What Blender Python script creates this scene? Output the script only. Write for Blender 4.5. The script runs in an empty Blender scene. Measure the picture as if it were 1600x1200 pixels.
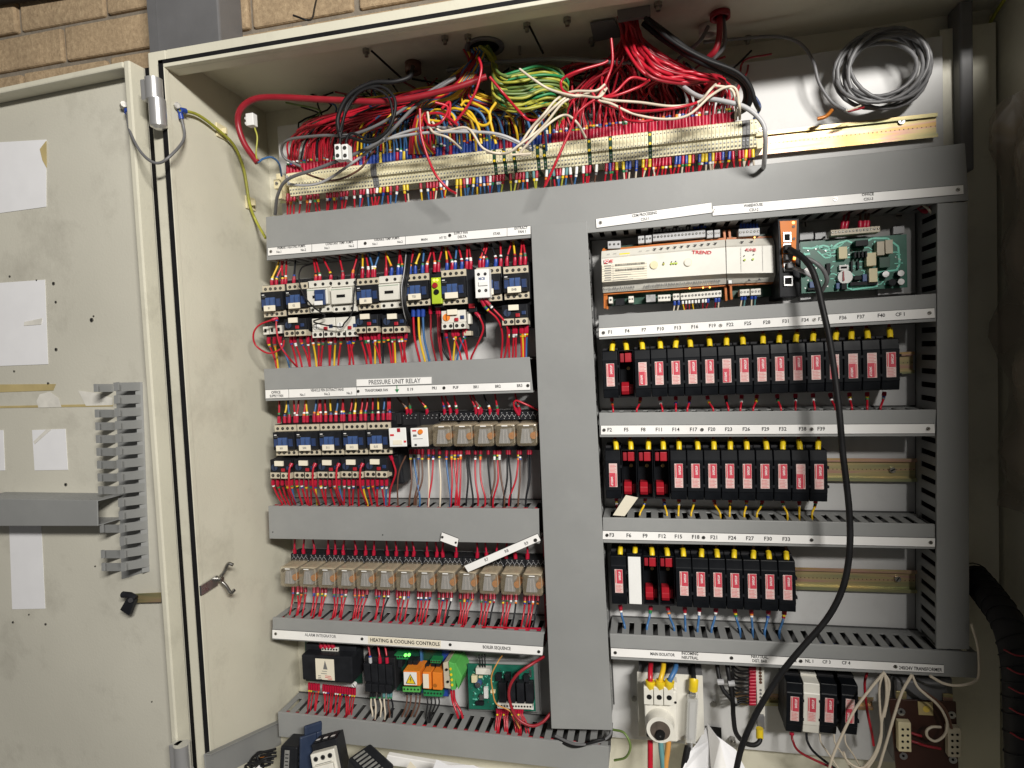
import bpy, math, random
import numpy as np
from mathutils import Vector, Matrix
S = bpy.context.scene
C = S.collection
rnd = random.Random(7)

# ------------------------------------------------------------------ camera
FPX, CX, CY = 957.0, 800.0, 600.0
def _rot(y, p, r):
    Ry = np.array([[math.cos(y),0,math.sin(y)],[0,1,0],[-math.sin(y),0,math.cos(y)]])
    Rx = np.array([[1,0,0],[0,math.cos(p),-math.sin(p)],[0,math.sin(p),math.cos(p)]])
    Rz = np.array([[math.cos(r),-math.sin(r),0],[math.sin(r),math.cos(r),0],[0,0,1]])
    return Rz @ Rx @ Ry
RM = _rot(.2153, .0464, -.0430)
def _w(v): return Vector((v[0], v[2], -v[1]))
CAM = Vector((0, -1.078, 0))
cd = bpy.data.cameras.new('Camera'); cam = bpy.data.objects.new('Camera', cd); C.objects.link(cam)
rt = _w(RM.T @ np.array([1,0,0])); up = _w(RM.T @ np.array([0,-1,0])); bk = _w(RM.T @ np.array([0,0,-1]))
mw = Matrix((rt, up, bk)).transposed().to_4x4(); mw.translation = CAM; cam.matrix_world = mw
cd.sensor_width = 36; cd.lens = FPX/1600*36; cd.clip_start = .01; cd.clip_end = 60
S.camera = cam
def ray(px, py): return _w(RM.T @ np.array([px-CX, py-CY, FPX]))
def P(px, py, Y=-.078):
    d = ray(px, py); return CAM + d*((Y-CAM.y)/d.y)
def PZ(px, py, z):
    d = ray(px, py); return CAM + d*((z-CAM.z)/d.z)
def PX(px, py, x):
    d = ray(px, py); return CAM + d*((x-CAM.x)/d.x)

# ------------------------------------------------------------------ world + lamps
wd = bpy.data.worlds.new('World'); S.world = wd; wd.use_nodes = True
bg = wd.node_tree.nodes['Background']; bg.inputs[0].default_value = (1, .96, .90, 1); bg.inputs[1].default_value = .085
def lamp(name, loc, target, size, energy, col):
    l = bpy.data.lights.new(name, 'AREA'); l.shape = 'RECTANGLE'; l.size = size[0]; l.size_y = size[1]; l.energy = energy; l.color = col
    o = bpy.data.objects.new(name, l); C.objects.link(o); o.location = loc
    o.rotation_euler = (Vector(target)-Vector(loc)).to_track_quat('-Z', 'Y').to_euler(); return o
lamp('ceiling_lamp', (1.0, -2.2, .94), (-.2, 0, -.05), (.75, .16), 98, (1, .965, .91))
S.view_settings.view_transform = 'Standard'; S.view_settings.look = 'None'
S.view_settings.exposure = 0; S.view_settings.gamma = 1
try: S.cycles.max_bounces = 6; S.cycles.transparent_max_bounces = 8
except Exception: pass

# ------------------------------------------------------------------ materials
def mat(name, col, rough=.5, metal=0, var=.0, vscale=30, bump=0, bscale=200, emit=None, alpha=1, trans=0, coat=0, dirt=0, dcol=(.12,.10,.07)):
    m = bpy.data.materials.new(name); m.use_nodes = True
    n = m.node_tree.nodes; l = m.node_tree.links; b = n['Principled BSDF']
    b.inputs['Base Color'].default_value = (*col, 1); b.inputs['Roughness'].default_value = rough; b.inputs['Metallic'].default_value = metal
    if max(col) < .03: b.inputs['Specular IOR Level'].default_value = .14 if 'fuse' in name or name == 'black' else .28
    if coat: b.inputs['Coat Weight'].default_value = coat
    if trans: b.inputs['Transmission Weight'].default_value = trans
    b.inputs['Alpha'].default_value = alpha
    if emit: b.inputs['Emission Color'].default_value = (*emit[:3], 1); b.inputs['Emission Strength'].default_value = emit[3]
    tc = n.new('ShaderNodeTexCoord')
    out = None
    if var:
        t = n.new('ShaderNodeTexNoise'); t.inputs['Scale'].default_value = vscale; t.inputs['Detail'].default_value = 6; l.new(tc.outputs['Object'], t.inputs['Vector'])
        r = n.new('ShaderNodeMapRange'); r.inputs[1].default_value = .3; r.inputs[2].default_value = .7; r.inputs[3].default_value = 1-var; r.inputs[4].default_value = 1+var*.6
        l.new(t.outputs['Fac'], r.inputs[0])
        mx = n.new('ShaderNodeMix'); mx.data_type = 'RGBA'; mx.blend_type = 'MULTIPLY'; mx.inputs[0].default_value = 1
        mx.inputs[6].default_value = (*col, 1); l.new(r.outputs[0], mx.inputs[7]); out = mx.outputs[2]
        r2 = n.new('ShaderNodeMapRange'); r2.inputs[3].default_value = max(.05, rough-.12); r2.inputs[4].default_value = min(1, rough+.15); l.new(t.outputs['Fac'], r2.inputs[0]); l.new(r2.outputs[0], b.inputs['Roughness'])
    if dirt:
        t = n.new('ShaderNodeTexNoise'); t.inputs['Scale'].default_value = 9; t.inputs['Detail'].default_value = 9; t.inputs['Roughness'].default_value = .72; l.new(tc.outputs['Object'], t.inputs['Vector'])
        r = n.new('ShaderNodeMapRange'); r.inputs[1].default_value = .52; r.inputs[2].default_value = .78; r.inputs[3].default_value = 0; r.inputs[4].default_value = dirt; l.new(t.outputs['Fac'], r.inputs[0])
        mx = n.new('ShaderNodeMix'); mx.data_type = 'RGBA'; l.new(r.outputs[0], mx.inputs[0])
        if out: l.new(out, mx.inputs[6])
        else: mx.inputs[6].default_value = (*col, 1)
        mx.inputs[7].default_value = (*dcol, 1); out = mx.outputs[2]
    if out: l.new(out, b.inputs['Base Color'])
    if bump:
        t = n.new('ShaderNodeTexNoise'); t.inputs['Scale'].default_value = bscale; t.inputs['Detail'].default_value = 4; l.new(tc.outputs['Object'], t.inputs['Vector'])
        bp = n.new('ShaderNodeBump'); bp.inputs['Strength'].default_value = bump; bp.inputs['Distance'].default_value = .002; l.new(t.outputs['Fac'], bp.inputs['Height']); l.new(bp.outputs[0], b.inputs['Normal'])
    return m
M = {}
def dm(k, *a, **kw): M[k] = mat(k, *a, **kw)
dm('paint', (.66,.635,.52), .38, var=.07, vscale=5, bump=.12, bscale=260, dirt=.30)
dm('paint_door', (.61,.59,.505), .42, var=.09, vscale=3, bump=.12, bscale=260, dirt=.30)
dm('plate', (.55,.55,.545), .52, var=.07, vscale=6, bump=.06, bscale=120, dirt=.18)
dm('duct', (.262,.267,.263), .48, var=.06, vscale=7, bump=.05, bscale=90, dirt=.22, dcol=(.38,.38,.37))
dm('duct_in', (.045,.045,.045), .7)  # duct's back sheet: shade inside the slots put into its colour
dm('label', (.86,.85,.83), .35, var=.03, vscale=30, dirt=.15, dcol=(.55,.5,.42))
dm('label_cream', (.80,.74,.60), .4, var=.03)
dm('ink', (.03,.03,.03), .6)
dm('ink_grey', (.16,.16,.16), .6)
dm('ink_red', (.62,.03,.04), .5)
dm('black', (.016,.017,.02), .38, var=.25, vscale=60)
dm('black_soft', (.015,.015,.017), .6, var=.2, vscale=40)
dm('fuse_black', (.006,.007,.009), .40, var=.2, vscale=50)
dm('sticker_red', (.56,.055,.085), .45, var=.12, vscale=250)
dm('sticker', (.70,.52,.49), .45, var=.1, vscale=300)
dm('beige', (.55,.49,.37), .45, var=.10, vscale=60)
dm('white_pl', (.72,.70,.63), .4, var=.05, vscale=50, dirt=.15)
dm('white', (.80,.80,.78), .45, var=.03)
dm('cream', (.74,.66,.42), .5, var=.08, vscale=50)
dm('term', (.82,.76,.52), .5, var=.10, vscale=80)
dm('blue_pl', (.05,.10,.26), .4, var=.15, vscale=50)
dm('blue_dk', (.022,.045,.13), .4, var=.15, vscale=50)
dm('navy', (.022,.036,.075), .45, var=.2, vscale=40)
dm('red', (.46,.012,.028), .32, var=.12, vscale=40)
dm('red_dk', (.28,.012,.022), .38, var=.15, vscale=40)
dm('red_fer', (.42,.007,.035), .35, var=.1, vscale=80)
dm('red_pl', (.36,.012,.022), .35, var=.1, vscale=80)
dm('yellow', (.72,.46,.02), .38, var=.1, vscale=50)
dm('yellow_fer', (.80,.58,.02), .35, var=.1, vscale=80)
dm('blue', (.045,.14,.32), .38, var=.12, vscale=50)
dm('blue_fer', (.02,.06,.32), .35, var=.1, vscale=80)
dm('green', (.02,.22,.07), .4, var=.1, vscale=50)
dm('green_dk', (.012,.06,.025), .45, var=.1, vscale=50)
dm('green_lt', (.10,.42,.09), .4, var=.1, vscale=50)
dm('gy', (.38,.38,.05), .4, var=.15, vscale=90)
dm('gy_dk', (.13,.20,.05), .4, var=.2, vscale=90)
dm('wire_white', (.66,.58,.46), .4, var=.06, vscale=50)
dm('grey_cable', (.15,.15,.155), .42, var=.08, vscale=50)
dm('grey_light', (.45,.45,.46), .42, var=.08, vscale=50)
dm('brown', (.12,.055,.035), .45, var=.15, vscale=50)
dm('teal', (.10,.25,.26), .45, var=.1, vscale=50)
dm('orange_wire', (.55,.26,.06), .45)
dm('rubber', (.010,.010,.011), .5, var=.2, vscale=40)
dm('steel', (.55,.55,.55), .28, metal=1, var=.1, vscale=80)
dm('chrome', (.72,.72,.72), .28, metal=.75)
dm('screw', (.33,.32,.30), .35, metal=1, var=.2, vscale=200)
dm('zinc', (.72,.52,.25), .42, metal=.65, var=.1, vscale=20)
dm('hole', (.004,.004,.004), .8)
dm('pcb', (.012,.13,.085), .35, var=.25, vscale=60)
dm('pcb_dk', (.008,.06,.035), .4, var=.25, vscale=60)
dm('trace', (.20,.72,.55), .35)
dm('orange', (.78,.22,.02), .55, var=.08, vscale=40)
dm('amber', (.50,.15,.03), .25, var=.15, vscale=40)
dm('lime', (.42,.55,.03), .4, var=.05)
dm('gold_pl', (.75,.55,.10), .35)
dm('brown_board', (.045,.016,.010), .35, var=.2, vscale=30)
dm('paper', (.84,.84,.86), .6, var=.02)
dm('tape', (.52,.42,.20), .35, var=.15, vscale=25)
dm('torn', (.72,.70,.64), .7, var=.12, vscale=60)
dm('led_green', (.1,.9,.1), .3, emit=(.15,1,.1,3))
dm('led_yellow', (.9,.8,.1), .3, emit=(1,.75,.1,2.5))
dm('led_amber', (.9,.5,.1), .3, emit=(1,.45,.08,2.5))
dm('relay_in', (.36,.36,.34), .4, metal=.4, var=.2, vscale=120)
dm('relay_card', (.22,.235,.26), .4, var=.12, vscale=120)
dm('relay_tan', (.50,.42,.30), .4, var=.25, vscale=120)
dm('relay_glint', (.62,.56,.44), .25, alpha=.8)
dm('dial_brown', (.10,.08,.065), .35, var=.3, vscale=60)
dm('carrier', (.30,.30,.29), .45, var=.08, vscale=20)
dm('copper', (.46,.15,.02), .35, metal=.2, var=.2, vscale=150)
dm('clear', (.62,.52,.36), .10, alpha=.20, coat=.35)
dm('clear_link', (.75,.75,.72), .12, alpha=.38, coat=.3)
dm('plastic_bag', (.34,.29,.23), .22, alpha=.6, coat=.6, bump=1.0, bscale=14)
dm('steel_paint', (.16,.16,.165), .45, var=.12, vscale=12, bump=.1)
dm('mortar', (.26,.225,.18), .9, var=.2, vscale=40, bump=1, bscale=160)
dm('dark', (.02,.017,.014), .8)
def zincmat():
    m = M['zinc']; n = m.node_tree.nodes; l = m.node_tree.links; b = n['Principled BSDF']
    for k in list(b.inputs['Base Color'].links): l.remove(k)
    tc = n.new('ShaderNodeTexCoord'); mp = n.new('ShaderNodeMapping'); mp.inputs['Scale'].default_value = (3, 8, 60)
    t = n.new('ShaderNodeTexNoise'); t.inputs['Scale'].default_value = 1.2; l.new(tc.outputs['Object'], mp.inputs[0]); l.new(mp.outputs[0], t.inputs['Vector'])
    cr = n.new('ShaderNodeValToRGB'); e = cr.color_ramp.elements; e[0].position = .35; e[0].color = (.30,.31,.17,1); e[1].position = .62; e[1].color = (.50,.33,.13,1)
    x = cr.color_ramp.elements.new(.48); x.color = (.50,.40,.20,1); x = cr.color_ramp.elements.new(.55); x.color = (.50,.30,.24,1)
    l.new(t.outputs['Fac'], cr.inputs[0]); l.new(cr.outputs[0], b.inputs['Base Color'])
zincmat()
def brickmat():
    m = mat('brick', (.40,.27,.15), .85, bump=0); n = m.node_tree.nodes; l = m.node_tree.links; b = n['Principled BSDF']
    tc = n.new('ShaderNodeTexCoord')
    t = n.new('ShaderNodeTexNoise'); t.inputs['Scale'].default_value = 90; t.inputs['Detail'].default_value = 8; t.inputs['Roughness'].default_value = .7; l.new(tc.outputs['Object'], t.inputs['Vector'])
    t2 = n.new('ShaderNodeTexNoise'); t2.inputs['Scale'].default_value = 7; t2.inputs['Detail'].default_value = 3; l.new(tc.outputs['Object'], t2.inputs['Vector'])
    cr = n.new('ShaderNodeValToRGB'); e = cr.color_ramp.elements; e[0].position = .3; e[0].color = (.29,.215,.14,1); e[1].position = .75; e[1].color = (.52,.41,.27,1)
    x = cr.color_ramp.elements.new(.5); x.color = (.38,.285,.185,1)
    l.new(t.outputs['Fac'], cr.inputs[0])
    mx = n.new('ShaderNodeMix'); mx.data_type = 'RGBA'; mx.blend_type = 'MULTIPLY'; mx.inputs[0].default_value = .6; l.new(cr.outputs[0], mx.inputs[6]); l.new(t2.outputs['Fac'], mx.inputs[7])
    mu = n.new('ShaderNodeMix'); mu.data_type = 'RGBA'; mu.blend_type = 'MULTIPLY'; mu.inputs[0].default_value = 1; l.new(mx.outputs[2], mu.inputs[6]); mu.inputs[7].default_value = (1.8,1.75,1.65,1)
    l.new(mu.outputs[2], b.inputs['Base Color'])
    bp = n.new('ShaderNodeBump'); bp.inputs['Strength'].default_value = .9; bp.inputs['Distance'].default_value = .004; l.new(t.outputs['Fac'], bp.inputs['Height']); l.new(bp.outputs[0], b.inputs['Normal'])
    M['brick'] = m
brickmat()

# ------------------------------------------------------------------ mesh helpers
class MB:
    def __init__(s): s.v = []; s.f = []; s.m = []; s.mats = []; s.sm = []
    def mi(s, k):
        if k not in s.mats: s.mats.append(k)
        return s.mats.index(k)
    def add(s, vs, fs, k, smooth=False):
        o = len(s.v); s.v += [Vector(v) for v in vs]; i = s.mi(k)
        for f in fs: s.f.append([o+a for a in f]); s.m.append(i); s.sm.append(smooth)
    def ob(s, o, a, b, c, k):
        o, a, b, c = Vector(o), Vector(a), Vector(b), Vector(c)
        if a.cross(b).dot(c) < 0: a, b = b, a
        s.add([o, o+a, o+a+b, o+b, o+c, o+a+c, o+a+b+c, o+b+c], [(0,3,2,1),(4,5,6,7),(0,1,5,4),(1,2,6,5),(2,3,7,6),(3,0,4,7)], k)
    def box(s, x0, x1, y0, y1, z0, z1, k):
        s.ob((min(x0,x1), min(y0,y1), min(z0,z1)), (abs(x1-x0),0,0), (0,abs(y1-y0),0), (0,0,abs(z1-z0)), k)
    def quadslab(s, p, t, k, nrm=Vector((0,-1,0))):
        # four corners (tl,tr,br,bl) seen from the front, thickness t towards the back
        b = [Vector(q)-nrm*t for q in p]
        s.add([*p, *b], [(0,3,2,1),(4,5,6,7),(0,1,5,4),(1,2,6,5),(2,3,7,6),(3,0,4,7)], k)
    def prof(s, pts, x0, x1, k):
        # closed profile of (y,z) swept along x
        n = len(pts); vs = [(x0, y, z) for y, z in pts]+[(x1, y, z) for y, z in pts]
        fs = [tuple(range(n)), tuple(range(2*n-1, n-1, -1))]+[(i, i+n, (i+1) % n+n, (i+1) % n) for i in range(n)]
        a = sum(pts[i][0]*pts[(i+1) % n][1]-pts[(i+1) % n][0]*pts[i][1] for i in range(n))
        if a > 0: fs = [f[::-1] for f in fs]
        s.add(vs, fs, k)
    def cyl(s, p0, p1, r, k, n=10, r1=None, smooth=True):
        p0, p1 = Vector(p0), Vector(p1); d = (p1-p0).normalized(); a = d.orthogonal().normalized(); b = d.cross(a); r1 = r if r1 is None else r1
        vs = []
        for q, R in ((p0, r), (p1, r1)):
            for i in range(n):
                t = 2*math.pi*i/n; vs.append(q+a*R*math.cos(t)+b*R*math.sin(t))
        s.add(vs, [(i, (i+1) % n, (i+1) % n+n, i+n) for i in range(n)], k, smooth)
        s.add(vs, [tuple(range(n-1, -1, -1)), tuple(range(n, 2*n))], k)
    def tube(s, pts, r, k, n=7, cap=True):
        pts = [Vector(p) for p in pts]; vs = []; d0 = None
        for i, p in enumerate(pts):
            d = (pts[min(i+1, len(pts)-1)]-pts[max(i-1, 0)]).normalized()
            if d0 is None: a = d.orthogonal().normalized()
            else: a = (a-d*a.dot(d)).normalized()
            d0 = d; b = d.cross(a)
            for j in range(n):
                t = 2*math.pi*j/n; vs.append(p+a*r*math.cos(t)+b*r*math.sin(t))
        L = len(pts)
        s.add(vs, [(i*n+j, i*n+(j+1) % n, (i+1)*n+(j+1) % n, (i+1)*n+j) for i in range(L-1) for j in range(n)], k, True)
        if cap: s.add(vs[:n], [tuple(range(n-1, -1, -1))], k); s.add(vs[-n:], [tuple(range(n))], k)
    def build(s, name, parent=None, root=None, bevel=0):
        me = bpy.data.meshes.new(name); vs = s.v
        if root is not None:
            im = root_matrix(root).inverted(); vs = [im @ v for v in vs]
        me.from_pydata([tuple(v) for v in vs], [], s.f)
        for k in s.mats: me.materials.append(M[k])
        me.polygons.foreach_set('material_index', s.m); me.polygons.foreach_set('use_smooth', s.sm); me.update()
        o = bpy.data.objects.new(name, me); C.objects.link(o)
        if parent: o.parent = parent
        if bevel:
            b = o.modifiers.new('Bevel', 'BEVEL'); b.width = bevel; b.segments = 2; b.limit_method = 'ANGLE'; b.angle_limit = math.radians(50); b.harden_normals = False
        return o
def root_matrix(o): return Matrix.Translation(o.location) @ o.rotation_euler.to_matrix().to_4x4()
def tag(o, label, cat, group=None, kind=None):
    if label: o['label'] = label
    if cat: o['category'] = cat
    if group: o['group'] = group
    if kind: o['kind'] = kind
    return o
def thing(name, label, cat, loc=(0,0,0), th=0, group=None):
    o = bpy.data.objects.new(name, None); o.empty_display_size = .02; C.objects.link(o); o.location = loc; o.rotation_euler = (0, th, 0)
    return tag(o, label, cat, group)
def dup(root, loc, th, label, group=None):
    r = root.copy(); C.objects.link(r); r.location = loc; r.rotation_euler = (0, th, 0); r['label'] = label
    if group: r['group'] = group
    for ch in list(root.children):
        c = ch.copy(); C.objects.link(c); c.parent = r
        for g in list(ch.children): d = g.copy(); C.objects.link(d); d.parent = c
    return r
def smooth(pts, n=6):
    pts = [Vector(p) for p in pts]
    if len(pts) < 3: return pts
    q = [pts[0]*2-pts[1]]+pts+[pts[-1]*2-pts[-2]]; out = []
    for i in range(1, len(q)-2):
        for j in range(n):
            t = j/n; a, b, c, d = q[i-1:i+3]
            out.append(.5*((2*b)+(c-a)*t+(2*a-5*b+4*c-d)*t*t+(3*b-a-3*c+d)*t**3))
    out.append(pts[-1]); return out
def text(string, pos, h, k, parent, root, th=0, rotz=0, sx=.88, name='lettering'):
    cu = bpy.data.curves.new('t', 'FONT'); cu.body = string; cu.size = h/.70; cu.align_x = 'CENTER'; cu.align_y = 'CENTER'; cu.resolution_u = 2
    cu.offset = h*.030
    t = bpy.data.objects.new('t', cu); C.objects.link(t)
    bpy.context.view_layer.update()
    me = bpy.data.meshes.new_from_object(t.evaluated_get(bpy.context.evaluated_depsgraph_get()))
    bpy.data.objects.remove(t); bpy.data.curves.remove(cu)
    mt = Matrix.Translation(pos) @ Matrix.Rotation(th, 4, 'Y') @ Matrix.Rotation(math.pi/2, 4, 'X') @ Matrix.Rotation(rotz, 4, 'Z') @ Matrix.Diagonal((sx, 1, 1, 1))
    if root is not None: mt = root_matrix(root).inverted() @ mt
    me.transform(mt); me.materials.clear(); me.materials.append(M[k]); me.name = name
    o = bpy.data.objects.new(name, me); C.objects.link(o); o.parent = parent; return o
def screw(mb, p, r=.0025, k='screw', d=.0012):
    p = Vector(p); mb.cyl(p+Vector((0,0,0)), p+Vector((0,-d,0)), r, k, 12)
    a = rnd.uniform(0, 3.1); u = Vector((math.cos(a), 0, math.sin(a)))*r*.85; w = Vector((-u.z, 0, u.x))*.22
    mb.ob(p-u-w+Vector((0,-d-.0003,0)), u*2, w*2, (0,.0002,0), 'hole')

# ------------------------------------------------------------------ the room wall
YB = .035            # cabinet back wall (inside face)
YR = -.190           # rim plane
# room wall: brick courses, real blocks over a mortar sheet
WY = .17
wall = thing('brick_wall', 'rough brown brick wall behind the cabinet', 'wall', (-1.0, WY, .6)); wall['kind'] = 'structure'
mb = MB(); mb.box(-2.8, 1.6, WY, WY+.1, -1.6, 1.6, 'mortar'); mb.build('mortar', wall, wall)
bw = MB(); zc0 = PZ  # courses
a = P(0, 62, WY).z + .0
row = -8
while True:
    z0 = a+row*.088
    if z0 > 1.5: break
    x = -2.7+(.125 if row % 2 else 0)
    while x < 1.5:
        jx = [rnd.uniform(-.0025, .0025) for _ in range(4)]
        if z0 > .2: bw.ob((x+jx[0], WY-.010+jx[3], z0+.005), (.240+jx[1], 0, jx[2]), (0, .02, 0), (0, 0, .077), 'brick')
        x += .251
    row += 1
bw.build('brick_courses', wall, wall, bevel=.005)
# steel column
t = thing('steel_column', 'grey painted steel column rising behind the cabinet against the brick wall', 'column', P(305, 40, .12))
mb = MB(); A = P(254, 0, .11); B = P(357, 0, .11); mb.box(A.x, B.x, .075, .155, -.9, 1.5, 'steel_paint'); mb.build('column_face', t, t, .004)
mb = MB(); mb.box(A.x-.004, A.x+.012, .068, .0745, -.9, 1.5, 'steel_paint'); mb.build('column_edge', t, t)
# old pipe in the top left corner
mb = MB(); mb.tube([P(-120, 14, .145), P(40, -7, .145), P(200, -34, .145)], .013, 'dark', 12); o = mb.build('old_pipe', bevel=0); tag(o, 'dark brown pipe crossing the brick wall at the upper left corner', 'pipe')
mb = MB(); mb.tube(smooth([P(458, 24, YR+.02), P(485, 31, YR+.03), P(492, 10, YR+.1), P(500, -30, YR+.2)]), .0016, 'rubber'); o = mb.build('thin_wire'); tag(o, 'thin dark wire lying over the top edge of the cabinet near the bricks', 'wire')

# ------------------------------------------------------------------ the cabinet
cab = thing('control_cabinet', 'large open pebble grey steel control cabinet housing the wiring', 'cabinet', (-.15, 0, -.8))
XL = P(415, 176, YB).x              # left inner wall
XLr = XL
ZT = P(415, 176, YB).z              # ceiling
XR = .540
ZB = -.83
# find rim depth where the left wall's front edge projects at px 273..284
def yrim():
    best = None
    for i in range(400):
        y = -.05-i*.001
        q = P(281.7, 467, y)
        if abs(q.x-XL) < 1e-3*1.2: return y
    return -.19
YR = yrim()
ZTf = PZ(273, 103, ZT).y
print('XL', XL, 'ZT', ZT, 'YR', YR, 'ceil front', ZTf, 'outer', P(245, 200, YR), P(240.7, 76.7, YR), 'inner', P(268, 133, YR))
XO = P(254.5, 500, YR).x              # outer left of rim
ZO = P(240.7, 76.7, YR).z
ZF = P(380, 86, YR).z
mb = MB()
th = .002
mb.box(XL-th, XR+th, YB, YB+.002, ZB-th, ZT+th, 'paint')                       # back
mb.box(XL-th, XL, YR+.0058, YB, ZB, ZT, 'paint')                                     # left wall
mb.box(XR, XR+th, YR, YB, ZB, ZT, 'paint')                                     # right wall
mb.box(XL-th, XR+th, YR+.0305, YB-.0003, ZT, ZT+th-.0005, 'paint')                                 # ceiling
mb.box(XL-th, XR+th, YR, YB-.0003, ZB-th, ZB, 'paint')                                 # floor
mb.build('body', cab, cab)
mb = MB(); fw = XL-XO
mb.box(XO, XL-th-.0002, YR+.006, YR+.029, ZB-.02, ZO, 'paint')     # left flange block
mb.box(XL-th-.0001, XR+.02, YR+.006, YR+.030, ZF, ZO, 'paint')
mb.box(XR+th+.0004, XR+.03, YR+.006, YB+.002, ZB-.02, ZT+th, 'paint')
mb.build('front_frame', cab, cab, .002)
gx0 = P(275, 500, YR).x; gx1 = P(284, 500, YR).x
gz0 = P(380, 72, YR).z; gz1 = P(380, 80, YR).z
mb = MB(); mb.box(gx0, gx1, YR-.002, YR+.0055, ZB, gz0, 'rubber'); mb.box(gx0, XR+.02, YR-.002, YR+.0055, gz1, gz0, 'rubber')
mb.build('gasket', cab, cab, .0015)
mb = MB(); mb.box(gx1+.0005, XL+.0015, YR-.004, YR+.0055, ZB, gz1-.0005, 'paint'); mb.box(gx1+.0005, XR, YR-.004, YR+.0055, ZF-.0006, gz1-.0005, 'paint'); mb.build('inner_lip', cab, cab, .001)
# mounting plate
pl = P(440, 300, .004); pr_ = P(1461, 120, .004); pt = P(1160, 99, .004).z; pbm = P(1200, 1173, .004).z
mb = MB(); mb.box(pl.x, pr_.x+.01, .002, .005, pbm, pt, 'plate'); o = mb.build('mounting_plate', cab, cab, .001)
mb = MB(); mb.box(P(1505,1100,.004).x-.02, XR-.005, .012, .015, ZB+.02, ZT-.03, 'paint')
mb.build('side_strip', cab, cab)
mb = MB(); mb.box(pr_.x+.028, pr_.x+.046, -.01, .03, .25, ZT-.001, 'grey_cable'); mb.build('corner_post', cab, cab, .003)
# knockouts, bolts and gland holes
mb = MB()
for px, py in ((1450, 72), (450, 205), (474, 205)):
    q = P(px, py, YB); mb.cyl(q+Vector((0,-.001,0)), q+Vector((0,-.010,0)), .008 if px > 1000 else .006, 'hole' if px > 1000 else 'brown', 14)
mb.build('knockout', cab, cab)
def bolt(px, py, name='roof_bolt', r=.006):
    q = PZ(px, py, ZT); b = MB(); b.cyl(q, q+Vector((0,0,-.006)), r, 'screw', 6, smooth=False); b.cyl(q+Vector((0,0,-.006)), q+Vector((0,0,-.012)), r*.55, 'screw', 8); b.build(name, cab, cab)
for p in ((572, 77), (695, 57), (731, 55), (823, 37), (886, 28), (1028, 4), (1168, 57), (925, 60)): bolt(*p)
q = PZ(812, 72, ZT); b = MB(); b.cyl(q, q+Vector((0,0,-.014)), .0022, 'screw', 8); b.build('roof_bolt', cab, cab)
# cable entry rings
def ring(px, py, r, k, name, h=.008):
    q = PZ(px, py, ZT); b = MB(); n = 24; vs = []
    for zz, R in ((0, r*1.15), (-h, r*1.15), (-h, r*.85), (0, r*.85)):
        for i in range(n): a = 2*math.pi*i/n; vs.append(q+Vector((R*math.cos(a), R*math.sin(a), zz-.0004)))
    b.add(vs, [(j*n+i, j*n+(i+1) % n, ((j+1) % 4)*n+(i+1) % n, ((j+1) % 4)*n+i) for j in range(4) for i in range(n)], k, True)
    b.cyl(q+Vector((0,0,-.0006)), q+Vector((0,0,-.0012)), r*.9, 'hole', 24); return b.build(name, cab, cab)
ring(757, 72, .028, 'steel_paint', 'cable_entry', .003)
ring(1125, 20, .013, 'red_dk', 'cable_entry')
ring(1106, 40, .012, 'white_pl', 'cable_gland', .014)
ring(645, 98, .012, 'brown', 'cable_gland', .016)
q = [PZ(922, 32, ZT), PZ(960, 26, ZT), PZ(972, 52, ZT), PZ(928, 60, ZT)]
mb = MB(); mb.quadslab([v+Vector((0,0,-.003)) for v in q][::-1], -.0025, 'steel_paint', Vector((0,0,-1))); mb.build('gland_plate', cab, cab)
mb = MB(); q0 = PZ(965, 22, ZT); q1 = PZ(1005, 12, ZT); mb.box(q0.x, q1.x+.01, q0.y-.012, q0.y-.006, ZT-.016, ZT-.0005, 'steel_paint'); mb.build('entry_flange', cab, cab)
def hinge(px, y0, y1, owner):
    z0 = P(px, y0, YR-.02).z; z1 = P(px, y1, YR-.02).z; x = P(px, (y0+y1)/2, YR-.02).x; zm = z0+(z1-z0)*.44
    a = MB(); a.cyl((x-.004, YR-.014, z0), (x-.004, YR-.014, zm-.0005), .0125, 'chrome', 20); a.box(x-.024, x-.006, YR-.020, YR-.004, z0, zm, 'chrome'); a.build('hinge_knuckle', owner, owner, .002)
    a = MB(); a.cyl((x, YR-.014, zm), (x, YR-.014, z1), .0125, 'chrome', 20); a.cyl((x, YR-.014, z1), (x, YR-.014, z1-.004), .0125, 'chrome', 20, .006); a.build('hinge_pin', owner, owner, .0015)
hinge(241, 120, 196, cab); hinge(286, 1167, 1260, cab)
# wall catch with curled hook on the left wall
def XW(px, py): return PX(px, py, XL+.003)
cz = MB(); a0 = PX(312, 925, XL+.002); a1 = PX(338, 908, XL+.004)
cz.ob(a0+Vector((0,0,-.006)), a1-a0, (0.003,0,0), (0,0,.016), 'steel'); cz.build('catch_plate', cab, cab)
q = a1+Vector((.004, 0, .004))
cz = MB(); cz.tube(smooth([q, q+Vector((.010,.004,.012)), q+Vector((.016,.006,.024)), q+Vector((.024,.008,.022))]), .0028, 'screw', 8)
cz.tube(smooth([q, q+Vector((.010,.004,-.012)), q+Vector((.016,.008,-.026)), q+Vector((.022,.010,-.022))]), .0028, 'screw', 8); cz.cyl(q+Vector((-.004,0,0)), q+Vector((.008,0,0)), .005, 'screw', 8); cz.build('catch_hook', cab, cab)

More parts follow.
